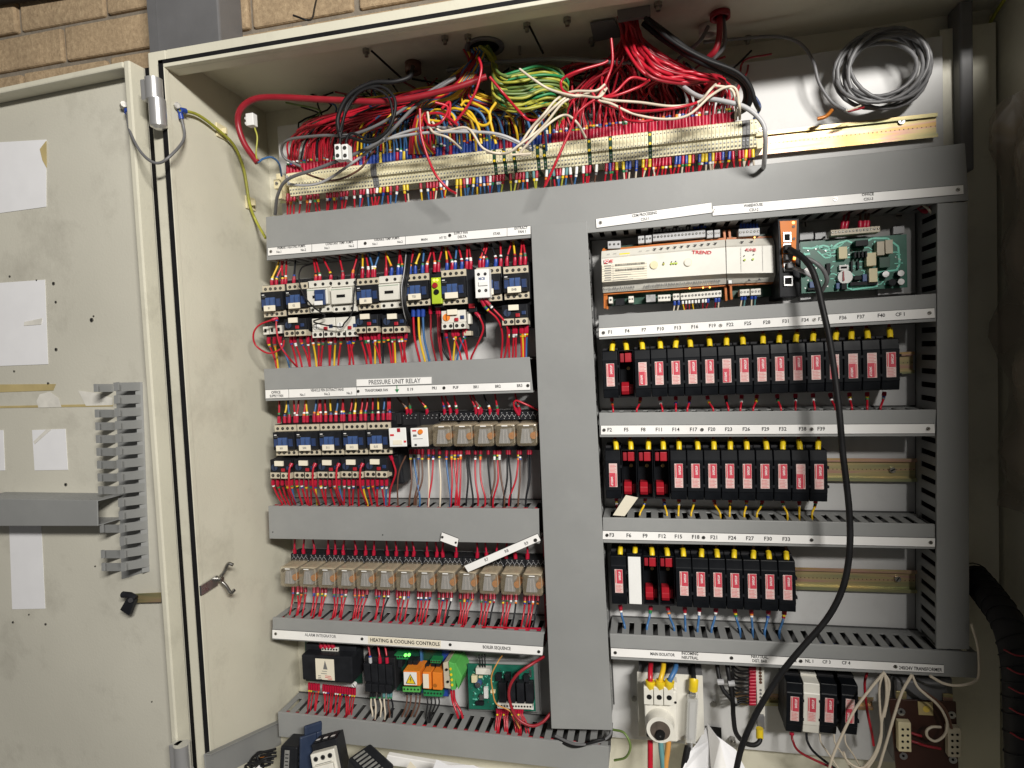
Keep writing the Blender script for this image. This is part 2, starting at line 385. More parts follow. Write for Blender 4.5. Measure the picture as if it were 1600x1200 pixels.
# ------------------------------------------------------------------ right hand door, swung open beyond the frame: it shades the right of the panel
rd = thing('cabinet_door', 'right cabinet door swung open towards the viewer at the right edge', 'door', (XR+.03, YR, ZB))
mb = MB(); ang = math.radians(95); dv = Vector((math.cos(ang), -math.sin(ang), 0)); nv = Vector((dv.y, -dv.x, 0))
o0 = Vector((XR+.035, YR-.002, ZB)); mb.ob(o0, dv*.60, nv*-.02, (0,0,ZO-ZB), 'paint'); mb.build('door_panel', rd, rd, .003)

# ------------------------------------------------------------------ left door (open flat) and what is on it
DA = math.radians(3.2)     # the door is swung a little short of the frame plane
DH = Vector((P(233, 500, YR).x, YR-.004, 0))
dd = Vector((-math.cos(DA), math.sin(DA), 0)); dn = Vector((-math.sin(DA), -math.cos(DA), 0)) # away from hinge / toward viewer
def PD(px, py, off=0):
    # point of the ray on a plane 'off' metres in front of the door's inner skin
    r = ray(px, py); o = DH-dn*.030+dn*off; t = (o-CAM).dot(dn)/r.dot(dn); return CAM+r*t
door = thing('cabinet_door', 'left cabinet door standing wide open with papers and ducting on its inside', 'door', (DH.x, DH.y, -.83))
zt = PD(220, 93, .024).z
mb = MB(); L = .95; H0 = Vector((DH.x, DH.y, 0))
def dbox(mb, s0, s1, n0, n1, z0, z1, k):
    mb.ob(H0+dd*s0+dn*n0+Vector((0,0,z0)), dd*(s1-s0), dn*(n1-n0), (0,0,z1-z0), k)
dbox(mb, .002, L, -.032, -.030, -.86, zt, 'paint_door'); mb.build('door_skin', door, door)
mb = MB(); dbox(mb, 0, .012, -.0298, 0, -.86, zt, 'paint'); dbox(mb, .0122, L, -.0298, 0, zt-.010, zt, 'paint'); mb.build('door_flange', door, door, .0025)
def dquad(name, pts, k, label, cat, t=.0006, off=.001, group=None):
    mb = MB(); mb.quadslab([PD(x, y, off) for x, y in pts], t, k, dn); o = mb.build(name); return tag(o, label, cat, group)
pg = 'papers stuck to the open door'
dquad('paper_sheet', [(-30,224),(72,218),(72,323),(-30,337)], 'paper', 'white paper sheet highest on the left door, its top corner curled and stained', 'paper', group=pg)
dquad('paper_sheet', [(-30,444),(70,437),(75,569),(-30,573)], 'paper', 'large white paper with clear tape at mid height of the left door', 'paper', group=pg)
dquad('paper_sheet', [(50,672),(102,670),(106,734),(54,735)], 'paper', 'small square white paper with a curved tape mark on the left door', 'paper', group=pg)
dquad('paper_sheet', [(-30,673),(5,672),(7.5,735),(-30,736)], 'paper', 'white paper cut by the left picture edge beside the small square one', 'paper', group=pg)
dquad('paper_sheet', [(14,815),(64,815),(70.5,951),(19,952)], 'paper', 'tall narrow white paper hanging below the horizontal duct on the door', 'paper', group=pg)
dquad('paper_corner', [(62,233),(72,220),(72.5,262),(66,250)], 'tape', 'yellowed tape on the curled corner of the highest paper', 'tape', off=.002)
dquad('tape_piece', [(38,503),(66,497),(64,507),(37,509)], 'torn', 'short clear tape on the large paper', 'tape', off=.002)
dquad('tape_piece', [(52,690),(72,671),(80,671),(54,694)], 'torn', 'curved tape mark on the small square paper', 'tape', off=.002)
dquad('tape_strip', [(-30,601),(87,600),(83,610),(-30,614)], 'tape', 'old yellow adhesive tape strip running across the left door', 'tape')
dquad('tape_strip', [(-30,635),(176,631),(176,635),(-30,638)], 'tape', 'thin lower line of old adhesive along the left door', 'tape')
mb = MB(); mb.add([PD(x, y, .0012) for x, y in ((62,616),(78,612),(92,622),(96,636),(60,637),(57,627))], [(5,4,3,2,1,0)], 'torn'); tag(mb.build('torn_paper'), 'rounded torn paper remnant on the yellow tape line', 'paper remnant')
mb = MB(); mb.add([PD(x, y, .0012) for x, y in ((122,610),(150,614),(176,622),(176,633),(134,634),(128,622))], [(5,4,3,2,1,0)], 'torn'); tag(mb.build('torn_paper'), 'ragged torn paper remnant beside the vertical slotted duct', 'paper remnant')
# rivets and screws in the door skin
mb = MB()
for x, y, r in ((84.5,443,.004),(88,472,.003),(88.5,546,.004),(144,500,.005),(147,494,.002),(76,599,.003),(103.5,757,.004),(16,432,.0025),(23,580,.0025),(21,972,.003),(46,960,.002),(72,975,.003),(238,1096,.0018),(149.5,884.5,.002),(58,438,.002)):
    q = PD(x, y, 0); r *= .72; mb.cyl(q, q+dn*.0016, r, 'screw', 12); 
    if r > .0025: mb.cyl(q+dn*.0016, q+dn*.0019, r*.4, 'hole', 6)
mb.build('rivets', door, door)
mb = MB(); mb.box(DH.x-.02, XO+.004, YR+.0295, YR+.034, ZB, ZO-.01, 'hole'); mb.build('hinge_gap_shade', cab, cab)  # black strip added behind the hinge gap, standing in for its shade
# horizontal duct on the door
hd = thing('slotted_duct', 'grey duct with a lid lying across the left door, under the square paper', 'cable duct', PD(0, 800, 0))
mb = MB(); a, b, c, d = [PD(x, y, .052) for x, y in ((-40,779),(152,782),(153,822),(-40,822))]
mb.quadslab([a, b, c, d], .002, 'duct', dn); mb.build('duct_lid', hd, hd, .0015)
mb = MB()
def slotted(mb, A, B, nrm, depth, pitch, sw, base=.016, t=.0016, k='duct', off=.0, mode=0):
    A = Vector(A); B = Vector(B); u = (B-A); Ln = u.length; u.normalize(); nrm = Vector(nrm).normalized(); w = u.cross(nrm)
    # base band near the back, fingers towards the front
    mb.ob(A-nrm*depth, u*Ln, nrm*base, w*t, k)
    n = int(Ln/pitch)
    for i in range(n+1):
        x0 = i*pitch+off; x1 = min(x0+pitch-sw, Ln)
        if x0 < 0: x0 = 0
        if x1-x0 < .002: continue
        mb.ob(A+u*x0-nrm*(depth-base), u*(x1-x0), nrm*(depth-base-.0015), w*t, k)
slotted(mb, PD(-40,779,.052), PD(152,782,.052), dn, .052, .0125, .003)
mb.ob(PD(-40,822,.05)-dn*.05, PD(152,822,.05)-PD(-40,822,.05), dn*.048, (0,0,.0016), 'duct'); mb.build('duct_base', hd, hd)
# vertical open slotted duct
vd = thing('slotted_duct', 'grey slotted duct without lid mounted upright on the left door', 'cable duct', PD(190, 905, 0))
mb = MB()
A0, A1 = PD(222, 596, .0), PD(233, 893, .0)
mb.quadslab([PD(181,600,.001), PD(221,597,.001), PD(233,892,.001), PD(190,905,.001)], .001, 'duct', dn); mb.build('duct_back', vd, vd)
mb = MB()
n = 15
for i in range(n):
    t0 = i/n; t1 = (i+.66)/n
    def L_(xa, ya, xb, yb, t, off): return PD(xa+(xb-xa)*t, ya+(yb-ya)*t, off)
    # right side fingers: from the back strip towards viewer, tips bent
    q = [L_(221,597,233,892,t0,.001), L_(178,598,190,899,t0,.050), L_(178,598,190,899,t1,.050), L_(221,597,233,892,t1,.001)]
    mb.quadslab([q[1], q[0], q[3], q[2]], .0016, 'duct', dn)
    q = [L_(177,598,189,900,t0,.053), L_(184,597,196,899,t0,.053), L_(184,597,196,899,t1,.053), L_(177,598,189,900,t1,.053)]
    mb.quadslab(q, .003, 'duct', dn)
mb.quadslab([PD(211,598,.010), PD(222,597,.001), PD(233,893,.001), PD(222,895,.010)], .002, 'duct', dn); mb.build('duct_side', vd, vd)
mb = MB()
for i in range(n):
    if i in (1, 9, 10, 12): continue
    t0 = i/n; t1 = (i+.62)/n
    q = [L_(176,600,189,900,t0,.001), L_(147,600,160,900,t0,.040), L_(147,600,160,900,t1,.040), L_(176,600,189,900,t1,.001)]
    mb.quadslab([q[1], q[0], q[3], q[2]], .0016, 'duct', dn)
    q = [L_(146,600,159,900,t0,.042), L_(151,600,163,900,t0,.042), L_(151,600,163,900,t1,.042), L_(146,600,159,900,t1,.042)]
    mb.quadslab(q, .003, 'duct', dn)
mb.build('duct_side', vd, vd, .0006)
# door stay with black knob
ct = thing('door_latch', 'brass latch strip with black plastic lever low on the left door', 'latch', PD(210, 940, 0))
mb = MB(); mb.quadslab([PD(208,928,.012), PD(251,926,.012), PD(251,941,.012), PD(210,942,.012)], .002, 'zinc', dn); mb.build('latch_strip', ct, ct, .0005)
mb = MB(); mb.add([], [], 'black'); mb.tube([PD(192,929,.024), PD(203,930,.024), PD(212,935,.022)], .0055, 'black', 10)
q = [(198,934),(210,938),(201,962),(187,953)]; mb.quadslab([PD(x, y, .026) for x, y in q], .008, 'black', dn); mb.cyl(PD(204,938,.012), PD(204,938,.030), .004, 'black_soft', 12); mb.build('latch_lever', ct, ct, .001)

# ------------------------------------------------------------------ wires
WG = {}
WIRES = []
def wire(pts, r, k, label, group=None, fer=None, fl=.012, marks=None, name='wire', n=7, fer2=None, cat='wire', sm=6):
    q = smooth(pts, sm)
    def sub(s0, s1, rev=False):
        qq = q[::-1] if rev else q; out = []; acc = 0; lastp = qq[0]
        if s0 <= 0: out.append(qq[0])
        for p in qq[1:]:
            d = (p-lastp).length
            if d < 1e-9: continue
            if acc < s0 <= acc+d: out.append(lastp.lerp(p, (s0-acc)/d))
            if acc > s0 and acc < s1: out.append(lastp)
            if acc < s1 <= acc+d: out.append(lastp.lerp(p, (s1-acc)/d)); break
            acc += d; lastp = p
        ded = []
        for p in out:
            if not ded or (p-ded[-1]).length > 1e-5: ded.append(p)
        return ded
    subs = []
    if fer: subs.append(('ferrule', [(sub(0, fl), r*1.9, fer)]))
    if fer2: subs.append(('ferrule', [(sub(0, fl, True), r*1.75, fer2)]))
    if marks:
        a = fl+.0005; L = []
        for mk_ in marks: L.append((sub(a, a+.0027), r*1.45, mk_)); a += .0031
        subs.append(('marker_rings', L))
    ln = sum((q[i+1]-q[i]).length for i in range(len(q)-1))
    area = ln*r*(3 if group is None or 'loose' in (group or '') else 1)
    WIRES.append((area, q, r, k, n, label, cat, group, name, subs))
def flush_wires(limit=296):
    order = sorted(range(len(WIRES)), key=lambda i: -WIRES[i][0]); keep = set(order[:limit]); rest = MB()
    for i, (area, q, r, k, n, label, cat, group, name, subs) in enumerate(WIRES):
        if i in keep:
            w = MB(); w.tube(q, r, k, n); o = w.build(name); tag(o, label, cat, group)
            for nm, L in subs:
                w = MB()
                for pts, rr, kk in L:
                    if len(pts) > 1: w.tube(pts, rr, kk, n)
                if w.v: w.build(nm, o)
        else:
            rest.tube(q, r, k, n)
            for nm, L in subs:
                for pts, rr, kk in L:
                    if len(pts) > 1: rest.tube(pts, rr, kk, n)
    tag(rest.build('short_wires'), 'crowd of short ferruled wires joining the devices to the ducts', 'wires', kind='stuff')
MK = ['white','yellow_fer','black','blue_fer','red_pl','green','label','orange','ink_grey']
def mk(n=3): return [rnd.choice(MK) for _ in range(n)]

# ------------------------------------------------------------------ trunking
YT = -.078
def trunk(name, corners, label, sides=('t','b'), vertical=False, yf=YT, pitch=.0195, sw=.0082):
    tl, tr, br, bl = [P(x, y, yf) for x, y in corners]
    root = thing('wiring_duct', label, 'cable duct', (bl.x, 0, bl.z), 0, 'grey wiring ducts on the mounting plate')
    mb = MB(); mb.quadslab([tl, tr, br, bl], .002, 'duct')
    n = Vector((0,-1,0))
    # lid lips
    def inset(a, b, c, d): return
    cen = (tl+tr+br+bl)/4
    for a, b in ((tl, tr), (bl, br)) if not vertical else ((tl, bl), (tr, br)):
        u = (b-a); w = u.cross(n).normalized()
        if w.dot(cen-a) < 0: w = -w
        mb.ob(a+Vector((0,.002,0)), u, w*.0014, (0,.0028,0), 'duct')
    mb.build('duct_lid', root, root, .0012)
    mb = MB()
    e = .0022
    edges = {'t': (tl, tr), 'b': (bl, br), 'l': (tl, bl), 'r': (tr, br)}
    for s in sides:
        a, b = edges[s]; u = (b-a).normalized(); w = u.cross(n).normalized()
        if w.dot(cen-a) < 0: w = -w
        a2 = a+w*e+Vector((0,.0025,0)); b2 = b+w*e+Vector((0,.0025,0))
        slotted(mb, a2, b2, n, abs(yf)-.0025-.006, pitch, sw, base=.0175)
    # back sheet of the base
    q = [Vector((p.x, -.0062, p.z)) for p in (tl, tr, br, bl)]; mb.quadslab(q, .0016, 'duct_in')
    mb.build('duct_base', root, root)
    return root
def strip(root, corners, texts, screws, k='label', yf=YT, th_px=5, t=.0012, divs=(), ink='ink', name='label_strip', trim=True, default_h=4.0):
    tl, tr, br, bl = [P(x, y, yf-t) for x, y in corners]
    mb = MB(); mb.quadslab([tl, tr, br, bl], t-.0002, k); o = mb.build(name, root, root)
    th = -math.atan2(tr.z-tl.z, tr.x-tl.x)
    mb = MB(); 
    if trim:   # dark edge of the two-layer engraved plastic
        for a, b, s in ((tl, tr, 1), (bl, br, -1)): mb.ob(a+Vector((0,.0001,0)), b-a, (0,.0008,0), (0,0,s*.0006), 'ink')
        mb.ob(tl+Vector((-.0006,.0001,0)), bl-tl, (0,.0008,0), (.0006,0,0), 'ink')
    for x in divs:
        f = (x-corners[0][0])/(corners[1][0]-corners[0][0]); a = tl.lerp(tr, f); b = bl.lerp(br, f)
        mb.ob(a+Vector((-.0003,-.0002,0)), b-a, (.0006,0,0), (0,.0003,0), 'ink')
    if mb.v: mb.build('edge_line', o, root)
    if screws:
        mb = MB()
        for x, y in screws: screw(mb, P(x, y, yf-t), .0027)
        mb.build('screws', o, root)
    for tx in texts:
        x, y, sgl = tx[:3]; hh = tx[3] if len(tx) > 3 else default_h
        p = P(x, y, yf-t-.0003); s = 1.0*(p-P(x, y+1, yf-t)).length
        text(sgl, p, hh*s, tx[4] if len(tx) > 4 else ink, o, root, th, sx=tx[5] if len(tx) > 5 else (.74 if len(tx[2]) > 7 else .86))
    return o

T1 = trunk('t', [(415.4,338.8),(1508,223.5),(1514,313),(416.7,407)], 'longest grey duct spanning the panel under the cream terminal row', ('t','b'))
strip(T1, [(418.7,387.5),(829,353),(829,366),(418.7,399.4)],
 [(455,386,'PRIMARY HEATING PUMPS',3.9),(436,393.6,'No.1',3.6),(474,390.6,'No.2',3.6),(530,379.8,'CONSTANT TEMP. PUMPS',3.9),(511,387.6,'No.1',3.6),(549,384.4,'No.2',3.6),
  (604,373.4,'VARIABLE TEMP. PUMPS',3.9),(586,381.2,'No.1',3.6),(625,378,'No.2',3.6),(663,374.3,'MAIN',3.6),(692,371.6,'HT TS',3.6),(720,364,'SUPPLY FAN',4),(722,370,'DELTA',4),(776,365.2,'STAR',4),(814,356.3,'EXTRACT',4),(816,362,'FAN 1',4)],
 [(423.5,393),(571,380.2),(703,367.8)], divs=(493,567.5,643.5,795.5))
strip(T1, [(931,342),(1111.5,316.5),(1112.5,332),(932,356)], [(1007,335,'CDM PROCESSING',4.5),(1008,342.2,'C2U-1',4.2)], [(938.5,347.8)])
strip(T1, [(1113.5,322),(1505,289),(1505.6,303),(1113.5,337)], [(1177,320.6,'WAREHOUSE',4.5),(1178,327.8,'C2U-2',4.2),(1356,303.8,'OFFICE',4.5),(1357,311,'C2U-3',4.2)], [(1305,311),(1496.5,296.5),(1115.5,329)])
TC = trunk('t', [(829.4,352),(917,345.5),(957,1141),(861.6,1138.5)], 'broad upright grey duct dividing the panel down the middle', ('l','r'), True, yf=-.0815, pitch=.0200)
TR = trunk('t', [(1464.6,317.5),(1512.5,315.5),(1515,1015),(1463,1014)], 'narrow upright grey duct at the shaded right side of the panel', ('l','r'), True, pitch=.0205)
L4 = trunk('t', [(411.9,576.5),(827.4,557.7),(833,613.3),(415,626.7)], 'grey duct carrying the PRESSURE UNIT RELAY label', ('t','b'))
strip(L4, [(414.7,609.5),(828,597),(828.5,609),(415,622.6)],
 [(431,613.2,'OFFICE',3.8),(432,618.8,'SUPPLY FAN',3.8),(511,609.4,'VEHICLE PEN EXTRACT FANS',3.8),(473,617,'No.1',3.6),(511,615.7,'No.2',3.6),(546,614.4,'No.3',3.6),(588,610,'TRANSFORMER FAN',3.8),
  (641,608.6,'E 19',4.2),(679,606.6,'PR1',4.2),(712,605.7,'PUF',4.2),(744,604.7,'BR1',4.2),(778,603.8,'BR2',4.2),(812,602.7,'BR3',4.2)], [(560,611.3),(694,606),(825,602.3)], divs=(454.5,566.5))
o = strip(L4, [(557,593),(674,589),(674,599.6),(557,603.6)], [(616,596.5,'PRESSURE UNIT RELAY',6.6,'ink_grey',.86)], [], 'label', t=.0018, trim=False)
mb = MB(); a = P(620, 602, YT-.0024); s = .0012
mb.ob(a+Vector((-.0006,0,-.008)), (.0012,0,0), (0,.0003,0), (0,0,.008), 'green'); mb.add([a+Vector((-.004,0,-.007)), a+Vector((.004,0,-.007)), a+Vector((0,0,-.013))], [(0,1,2)], 'green'); mb.build('arrow', L4, L4)
L5 = trunk('t', [(419,791),(841.8,795.3),(843,849.5),(420.8,841.7)], 'plain grey duct without labels between the two relay rows', ('t','b'))
mb = MB()
for x, y in ((426.3,831.3),(598,835.7)): q = P(x, y, YT-.0002); mb.cyl(q, q+Vector((0,-.0006,0)), .0011, 'hole', 8)
mb.build('pin_holes', L5, L5)
L6 = trunk('t', [(425.8,965),(850,988.9),(847,1025),(425.6,999.2)], 'grey duct bearing the HEATING & COOLING CONTROLS label', ('t','b'))
strip(L6, [(425.6,984),(848.5,1010.8),(847.5,1023.6),(425.6,997.4)], [(500.5,993.4,'ALARM INTEGRATOR',3.8,'ink_grey',.85),(776,1012.4,'BOILER SEQUENCE',4.2)], [(431,990),(566,998),(703.7,1007),(842,1018)])
strip(L6, [(575,994),(689,1001.2),(688.6,1012.4),(575,1005.6)], [(632,1003.4,'HEATING & COOLING CONTROLS',4.7,'ink',.92)], [], 'label_cream', t=.0016, trim=False)
L7 = trunk('t', [(433.8,1112.9),(951,1167),(951,1209),(436,1151)], 'lowest left grey duct above the loose spare parts', ('t','b'))
R1 = trunk('t', [(935,493),(1463,458.5),(1463,502.3),(936,530.6)], 'grey duct with markings F 1 to CF 1 under the circuit boards', ('t','b'))
def FL(items): return [(x, y, 'F'+s if s[0] != 'C' else s, 5.2, 'ink', .95) for x, y, s in items]
strip(R1, [(936,513),(1460,481.5),(1461,496.5),(936,526.5)], FL([(953.6,519,'1'),(980,517.3,'4'),(1006,515.6,'7'),(1032,514,'10'),(1059,512.4,'13'),(1085.5,510.7,'16'),(1113,509,'19'),(1140.6,507.3,'22'),(1168.5,505.5,'25'),(1198,503.8,'28'),(1228,502,'31'),(1258,500.2,'34'),(1284,498.6,'35'),(1317,496.6,'36'),(1345,495,'37'),(1377,493,'40'),(1407,491.3,'CF 1')]),
 [(943,519.8),(1126,508.3),(1272,499.4),(1452,489)])
R2 = trunk('t', [(936,645),(1463,639.9),(1461,681.7),(937,683)], 'grey duct with markings F 2 to F 39 between two fuse rows', ('t','b'))
strip(R2, [(939,665),(1460,662.5),(1461,677),(939,679)], FL([(952.5,671.8,'2'),(978.5,671.6,'5'),(1005,671.5,'8'),(1030,671.4,'11'),(1056,671.3,'14'),(1083.5,671.2,'17'),(1112,671,'20'),(1138.5,671,'23'),(1166,670.8,'26'),(1196,670.7,'29'),(1223,670.5,'32'),(1254,670.4,'38'),(1283,670.2,'39')]), [(944,671.8),(1097,671.2),(1268,670.4),(1450,669.8)])
R3 = trunk('t', [(941.6,808.8),(1461,819.2),(1461,858),(942.5,848)], 'grey duct with markings F 3 to F 33 above the shortest fuse row', ('t','b'))
strip(R3, [(942,829.4),(1461,841),(1461,854.5),(942,842.5)], FL([(956,836.2,'3'),(982.5,836.8,'6'),(1008,837.4,'9'),(1034.6,838,'12'),(1060,838.6,'15'),(1087,839.3,'18'),(1116,840,'21'),(1144,840.7,'24'),(1171.6,841.4,'27'),(1200,842,'30'),(1228.6,842.7,'33')]), [(948.6,836),(1099.4,839.6),(1268,843.5),(1454,847.5)])
R4 = trunk('t', [(952.8,990.6),(1529,1020),(1529,1060),(954.7,1030)], 'lowest right grey duct, above the isolator and transformer', ('t','b'))
strip(R4, [(954.7,1012.6),(1474.7,1039.4),(1474.7,1051.8),(955,1025.5)], [(1035,1022.7,'MAIN ISOLATOR',3.9),(1078,1021.4,'INCOMING',3.9),(1078,1028,'NEUTRAL',3.9),(1187,1026.6,'NEUTRAL',3.9),(1187,1033,'DIST. BAR',3.9),(1238,1032,'NL 2',4.2),(1265,1033.3,'NL 1',4.2),(1291.6,1034.6,'CF 3',4.2),(1322,1036,'CF 4',4.2),(1438,1045.2,'240/24V TRANSFORMER',4.4,'ink')], [(961.5,1019.5),(1143,1027.7),(1251,1032.7),(1399,1041.2)])
# loose engraved labels
ls = thing('label_strip', 'white engraved strip R7 R8 R9 hanging crooked over the lower relays', 'label', P(785, 865, -.094))
q = [P(x, y, -.094) for x, y in ((725.4,884.3),(840,834.3),(844.6,844.5),(731.5,893.9))]
mb = MB(); mb.quadslab(q, .0014, 'label'); mb.build('strip_body', ls, ls)
mb = MB(); mb.ob(q[0]+Vector((0,.0002,.0003)), q[1]-q[0], (0,.0008,0), (0,0,.0007), 'ink'); mb.ob(q[1]+Vector((0,.0002,0)), q[2]-q[1], (0,.0008,0), (.0007,0,0), 'ink'); screw(mb, P(836.8,843.8,-.0945), .003); mb.build('edge_line', ls, ls)
th = -math.atan2(q[1].z-q[0].z, q[1].x-q[0].x)
for x, y, sg in ((760,874.6,'R7'),(791.5,861,'R8'),(822.5,849.2,'R9')): text(sg, P(x, y, -.0943), .0052, 'ink_grey', ls, ls, th)
ls = thing('label_strip', 'short white tag tilted on the lower edge of the plain grey duct', 'label', P(702, 843, -.086))
q = [P(x, y, -.086) for x, y in ((690.5,832),(716.5,842),(714,854.5),(688,845))]
mb = MB(); mb.quadslab(q, .0014, 'label'); mb.build('strip_body', ls, ls)
mb = MB(); mb.ob(q[0]+Vector((0,.0002,.0003)), q[1]-q[0], (0,.0008,0), (0,0,.0007), 'ink'); mb.ob(q[1], q[2]-q[1], (0,.0008,0), (.0007,0,0), 'ink'); screw(mb, P(691.5,839,-.0865), .0022); screw(mb, P(712.5,847.5,-.0865), .0018); mb.build('edge_line', ls, ls)
mb = MB(); mb.quadslab([P(978,773.5,-.080), P(997,777.5,-.080), P(976,806.5,-.074), P(957.5,805,-.074)], .0005, 'label_cream'); tag(mb.build('sticky_note'), 'small cream paper slip lying on the duct under the open red fuse bases', 'paper slip')

# ------------------------------------------------------------------ DIN rails
def rail(tl, tr, bl, label, screws=()):
    A, B, D_ = P(*tl, -.011), P(*tr, -.011), P(*bl, -.011); h = (A-D_).length; u = B-A; w = (D_-A).normalized()
    root = thing('mounting_rail', label, 'rail', (A.x, 0, A.z), 0, 'gold coloured mounting rails')
    mb = MB(); n = Vector((0,1,0))
    mb.ob(A, u, w*.0045, n*.001, 'zinc'); mb.ob(A+w*.0045, u, w*.001, n*.0065, 'zinc')
    mb.ob(A+w*(h-.0045), u, w*.0045, n*.001, 'zinc'); mb.ob(A+w*(h-.0055), u, w*.001, n*.0065, 'zinc')
    mb.ob(A+w*.0055+n*.0055, u, w*(h-.011), n*.001, 'zinc')
    mb.build('rail_profile', root, root)
    mb = MB(); un = u.normalized(); k = .006
    while k < u.length:
        p = A+un*k+w*h*.5+n*.0053; mb.cyl(p, p-n*.0003, .0009, 'brown', 6); k += .0062
    for x, y in screws: screw(mb, P(x, y, -.007), .0045, 'steel', .003)
    mb.build('rail_holes', root, root)
    return root
rail((1400,551),(1429,549),(1400,585), 'short end of gold rail right of the upper fuse row')
rail((1290,716),(1435,716.5),(1290,751.5), 'gold rail right of the middle fuse row, with one round screw', [(1394,734)])
rail((1240,886.5),(1441,891.5),(1240,921), 'longest bare gold rail right of the shortest fuse row', [(1402,904)])
rail((1150,1082),(1365,1090),(1150,1101), 'thin gold rail behind the neutral bar and lowest fuse carriers')
rail((436,288),(1465,176),(438,318), 'gold rail carrying the cream terminals and running bare below the coiled cable', [(1408,190)])

# ------------------------------------------------------------------ devices: contactors and overloads
def place(tl, tr, bl, yf):
    A, B, D_ = P(*tl, yf), P(*tr, yf), P(*bl, yf)
    th = -math.atan2(B.z-A.z, B.x-A.x); w = (B-A).length; h = (A-D_).length
    return Vector((D_.x, 0, D_.z)), th, w, h
def contactor(loc, th, label, white=False, w=.045, h=.058, txt='', group='contactors'):
    r = thing('contactor', label, 'contactor', loc, th, group)
    bm = 'white_pl' if white else 'black'
    mb = MB(); mb.box(.0008, w-.0008, -.060, -.012, -.009, h+.010, 'black_soft'); mb.box(.0004, w-.0004, -.080, -.0605, -.001, h+.001, bm)
    for i in range(4): mb.box(.004+i*.0104, .0095+i*.0104, -.0645, -.060, h+.0012, h+.008, 'black_soft')
    mb.build('body', r, None, .0007)
    for z0, z1 in ((h-.0115, h), (0, .0105)):
        mb = MB(); mb.box(.0012, w-.0012, -.083, -.0803, z0, z1, 'white_pl' if white else 'beige')
        n = 3 if white else 4
        for i in range(n):
            x = .0075+i*(.0300/(n-1)) + (.008 if white and z0 > .01 else 0); z = (z0+z1)/2-.0005
            mb.cyl((x, -.083, z), (x, -.0834, z), .0028, 'hole', 12); mb.cyl((x, -.0834, z), (x, -.0838, z), .0017, 'screw', 8); mb.box(x-.0016, x+.0016, -.0840, -.0839, z-.0003, z+.0003, 'hole')
        mb.build('terminal_block', r, None, .0004)
    if white:
        mb = MB(); mb.box(.003, w-.003, -.092, -.0806, .013, h-.014, 'white_pl'); mb.build('front_cover', r, None, .0012)
        mb = MB(); mb.box(.014, .030, -.0926, -.0922, .024, .029, 'hole'); mb.box(.004, w-.004, -.0926, -.0922, h-.0175, h-.017, 'green'); mb.build('window', r)
    else:
        mb = MB(); mb.box(.0015, w-.0015, -.090, -.0803, .0112, h-.0122, 'black')
        mb.box(.004, .009, -.0905, -.0901, h-.018, h-.0165, 'label'); mb.box(.004, .012, -.0905, -.0901, h-.021, h-.020, 'ink_grey')
        mb.build('front_cover', r, None, .0008)
        for i, x in enumerate((.0035, .0128, .0222, .0325)):
            mb = MB(); big = i in (1, 2); mb.box(x, x+.0082, -.0935 if big else -.0915, -.0902, .0185 if big else .0175, .0335 if big else .031, 'blue_pl' if big else 'blue_dk'); mb.box(x+.0072, x+.0078, -.0937 if big else -.0917, -.0935 if big else -.0915, .020, .030, 'ink'); mb.build('contact_carrier', r, None, .0007)
        mb = MB(); mb.box(.009, .0315, -.0945, -.0925, .0095, .0195, 'label_cream'); o = mb.build('marker_plate', r, None, .0004)
        if txt:
            text(txt, Vector((.0202, -.0948, .0145)), .0038, 'ink_grey', o, None)
    return r
def overload(loc, th, label, white=False, w=.045, h=.032, group='overload relays'):
    r = thing('overload_relay', label, 'overload relay', loc, th, group)
    b = 'white_pl' if white else 'black'
    mb = MB(); mb.prof([(-.012,-.004),(-.066,-.004),(-.066,.004),(-.080,.008),(-.080,h),(-.040,h+.006),(-.012,h+.006)], .001, w-.001, 'black_soft'); mb.box(.0008, w-.0008, -.0866, -.0802, .0108, h, b); mb.build('body', r, None, .0008)
    mb = MB(); mb.box(.001, w-.001, -.088, -.0664, 0, .0105, 'white_pl' if white else 'beige')
    for i in range(4):
        x = .0065+i*.0105; mb.cyl((x, -.088, .0052), (x, -.0884, .0052), .0031, 'hole', 12); mb.cyl((x, -.0884, .0052), (x, -.0888, .0052), .0019, 'screw', 8); mb.box(x-.0018, x+.0018, -.089, -.0889, .0049, .0055, 'hole')
    mb.box(w*.48, w*.52, -.0885, -.0881, 0, .0105, 'hole'); mb.build('terminal_block', r, None, .0004)
    mb = MB(); mb.cyl((.010, -.0866, .020), (.010, -.0888, .020), .0062, 'orange' if white == 2 else ('white' if white else 'navy'), 10)
    mb.box(.0094, .0106, -.0892, -.0889, .015, .025, 'hole'); mb.build('setting_dial', r, None, .0004)
    mb = MB(); mb.box(.024, .031, -.0895, -.0867, .0125, .0185, 'red_pl'); mb.build('stop_button', r, None, .0008)
    mb = MB(); mb.box(.034, .041, -.0885, -.0867, .016, .022, 'blue_dk'); mb.build('reset_button', r, None, .0006)
    if not white or white == 2:
        mb = MB(); mb.box(.013, .030, -.0925, -.0885, .0235, .0325, 'label_cream'); mb.build('marker_plate', r, None, .0004)
    return r
YC = -.083
names1 = ['black contactor at the left end of the upper row, wired over a looping red wire', 'second black contactor from the left, directly left of the white-bodied pair, in the upper row', 'white contactor with a blue square centre in the upper row', 'plain white contactor right of the blue-centred one',
 'black contactor between the two plain white ones in the upper row', 'plain white contactor left of the black wire bundle', 'black contactor left of the lime green relay, tag ending 1', 'black contactor right of the lime green relay',
 'black contactor half covered by the white add-on contact block', 'black contactor at the right end of the upper row, against the broad upright duct']
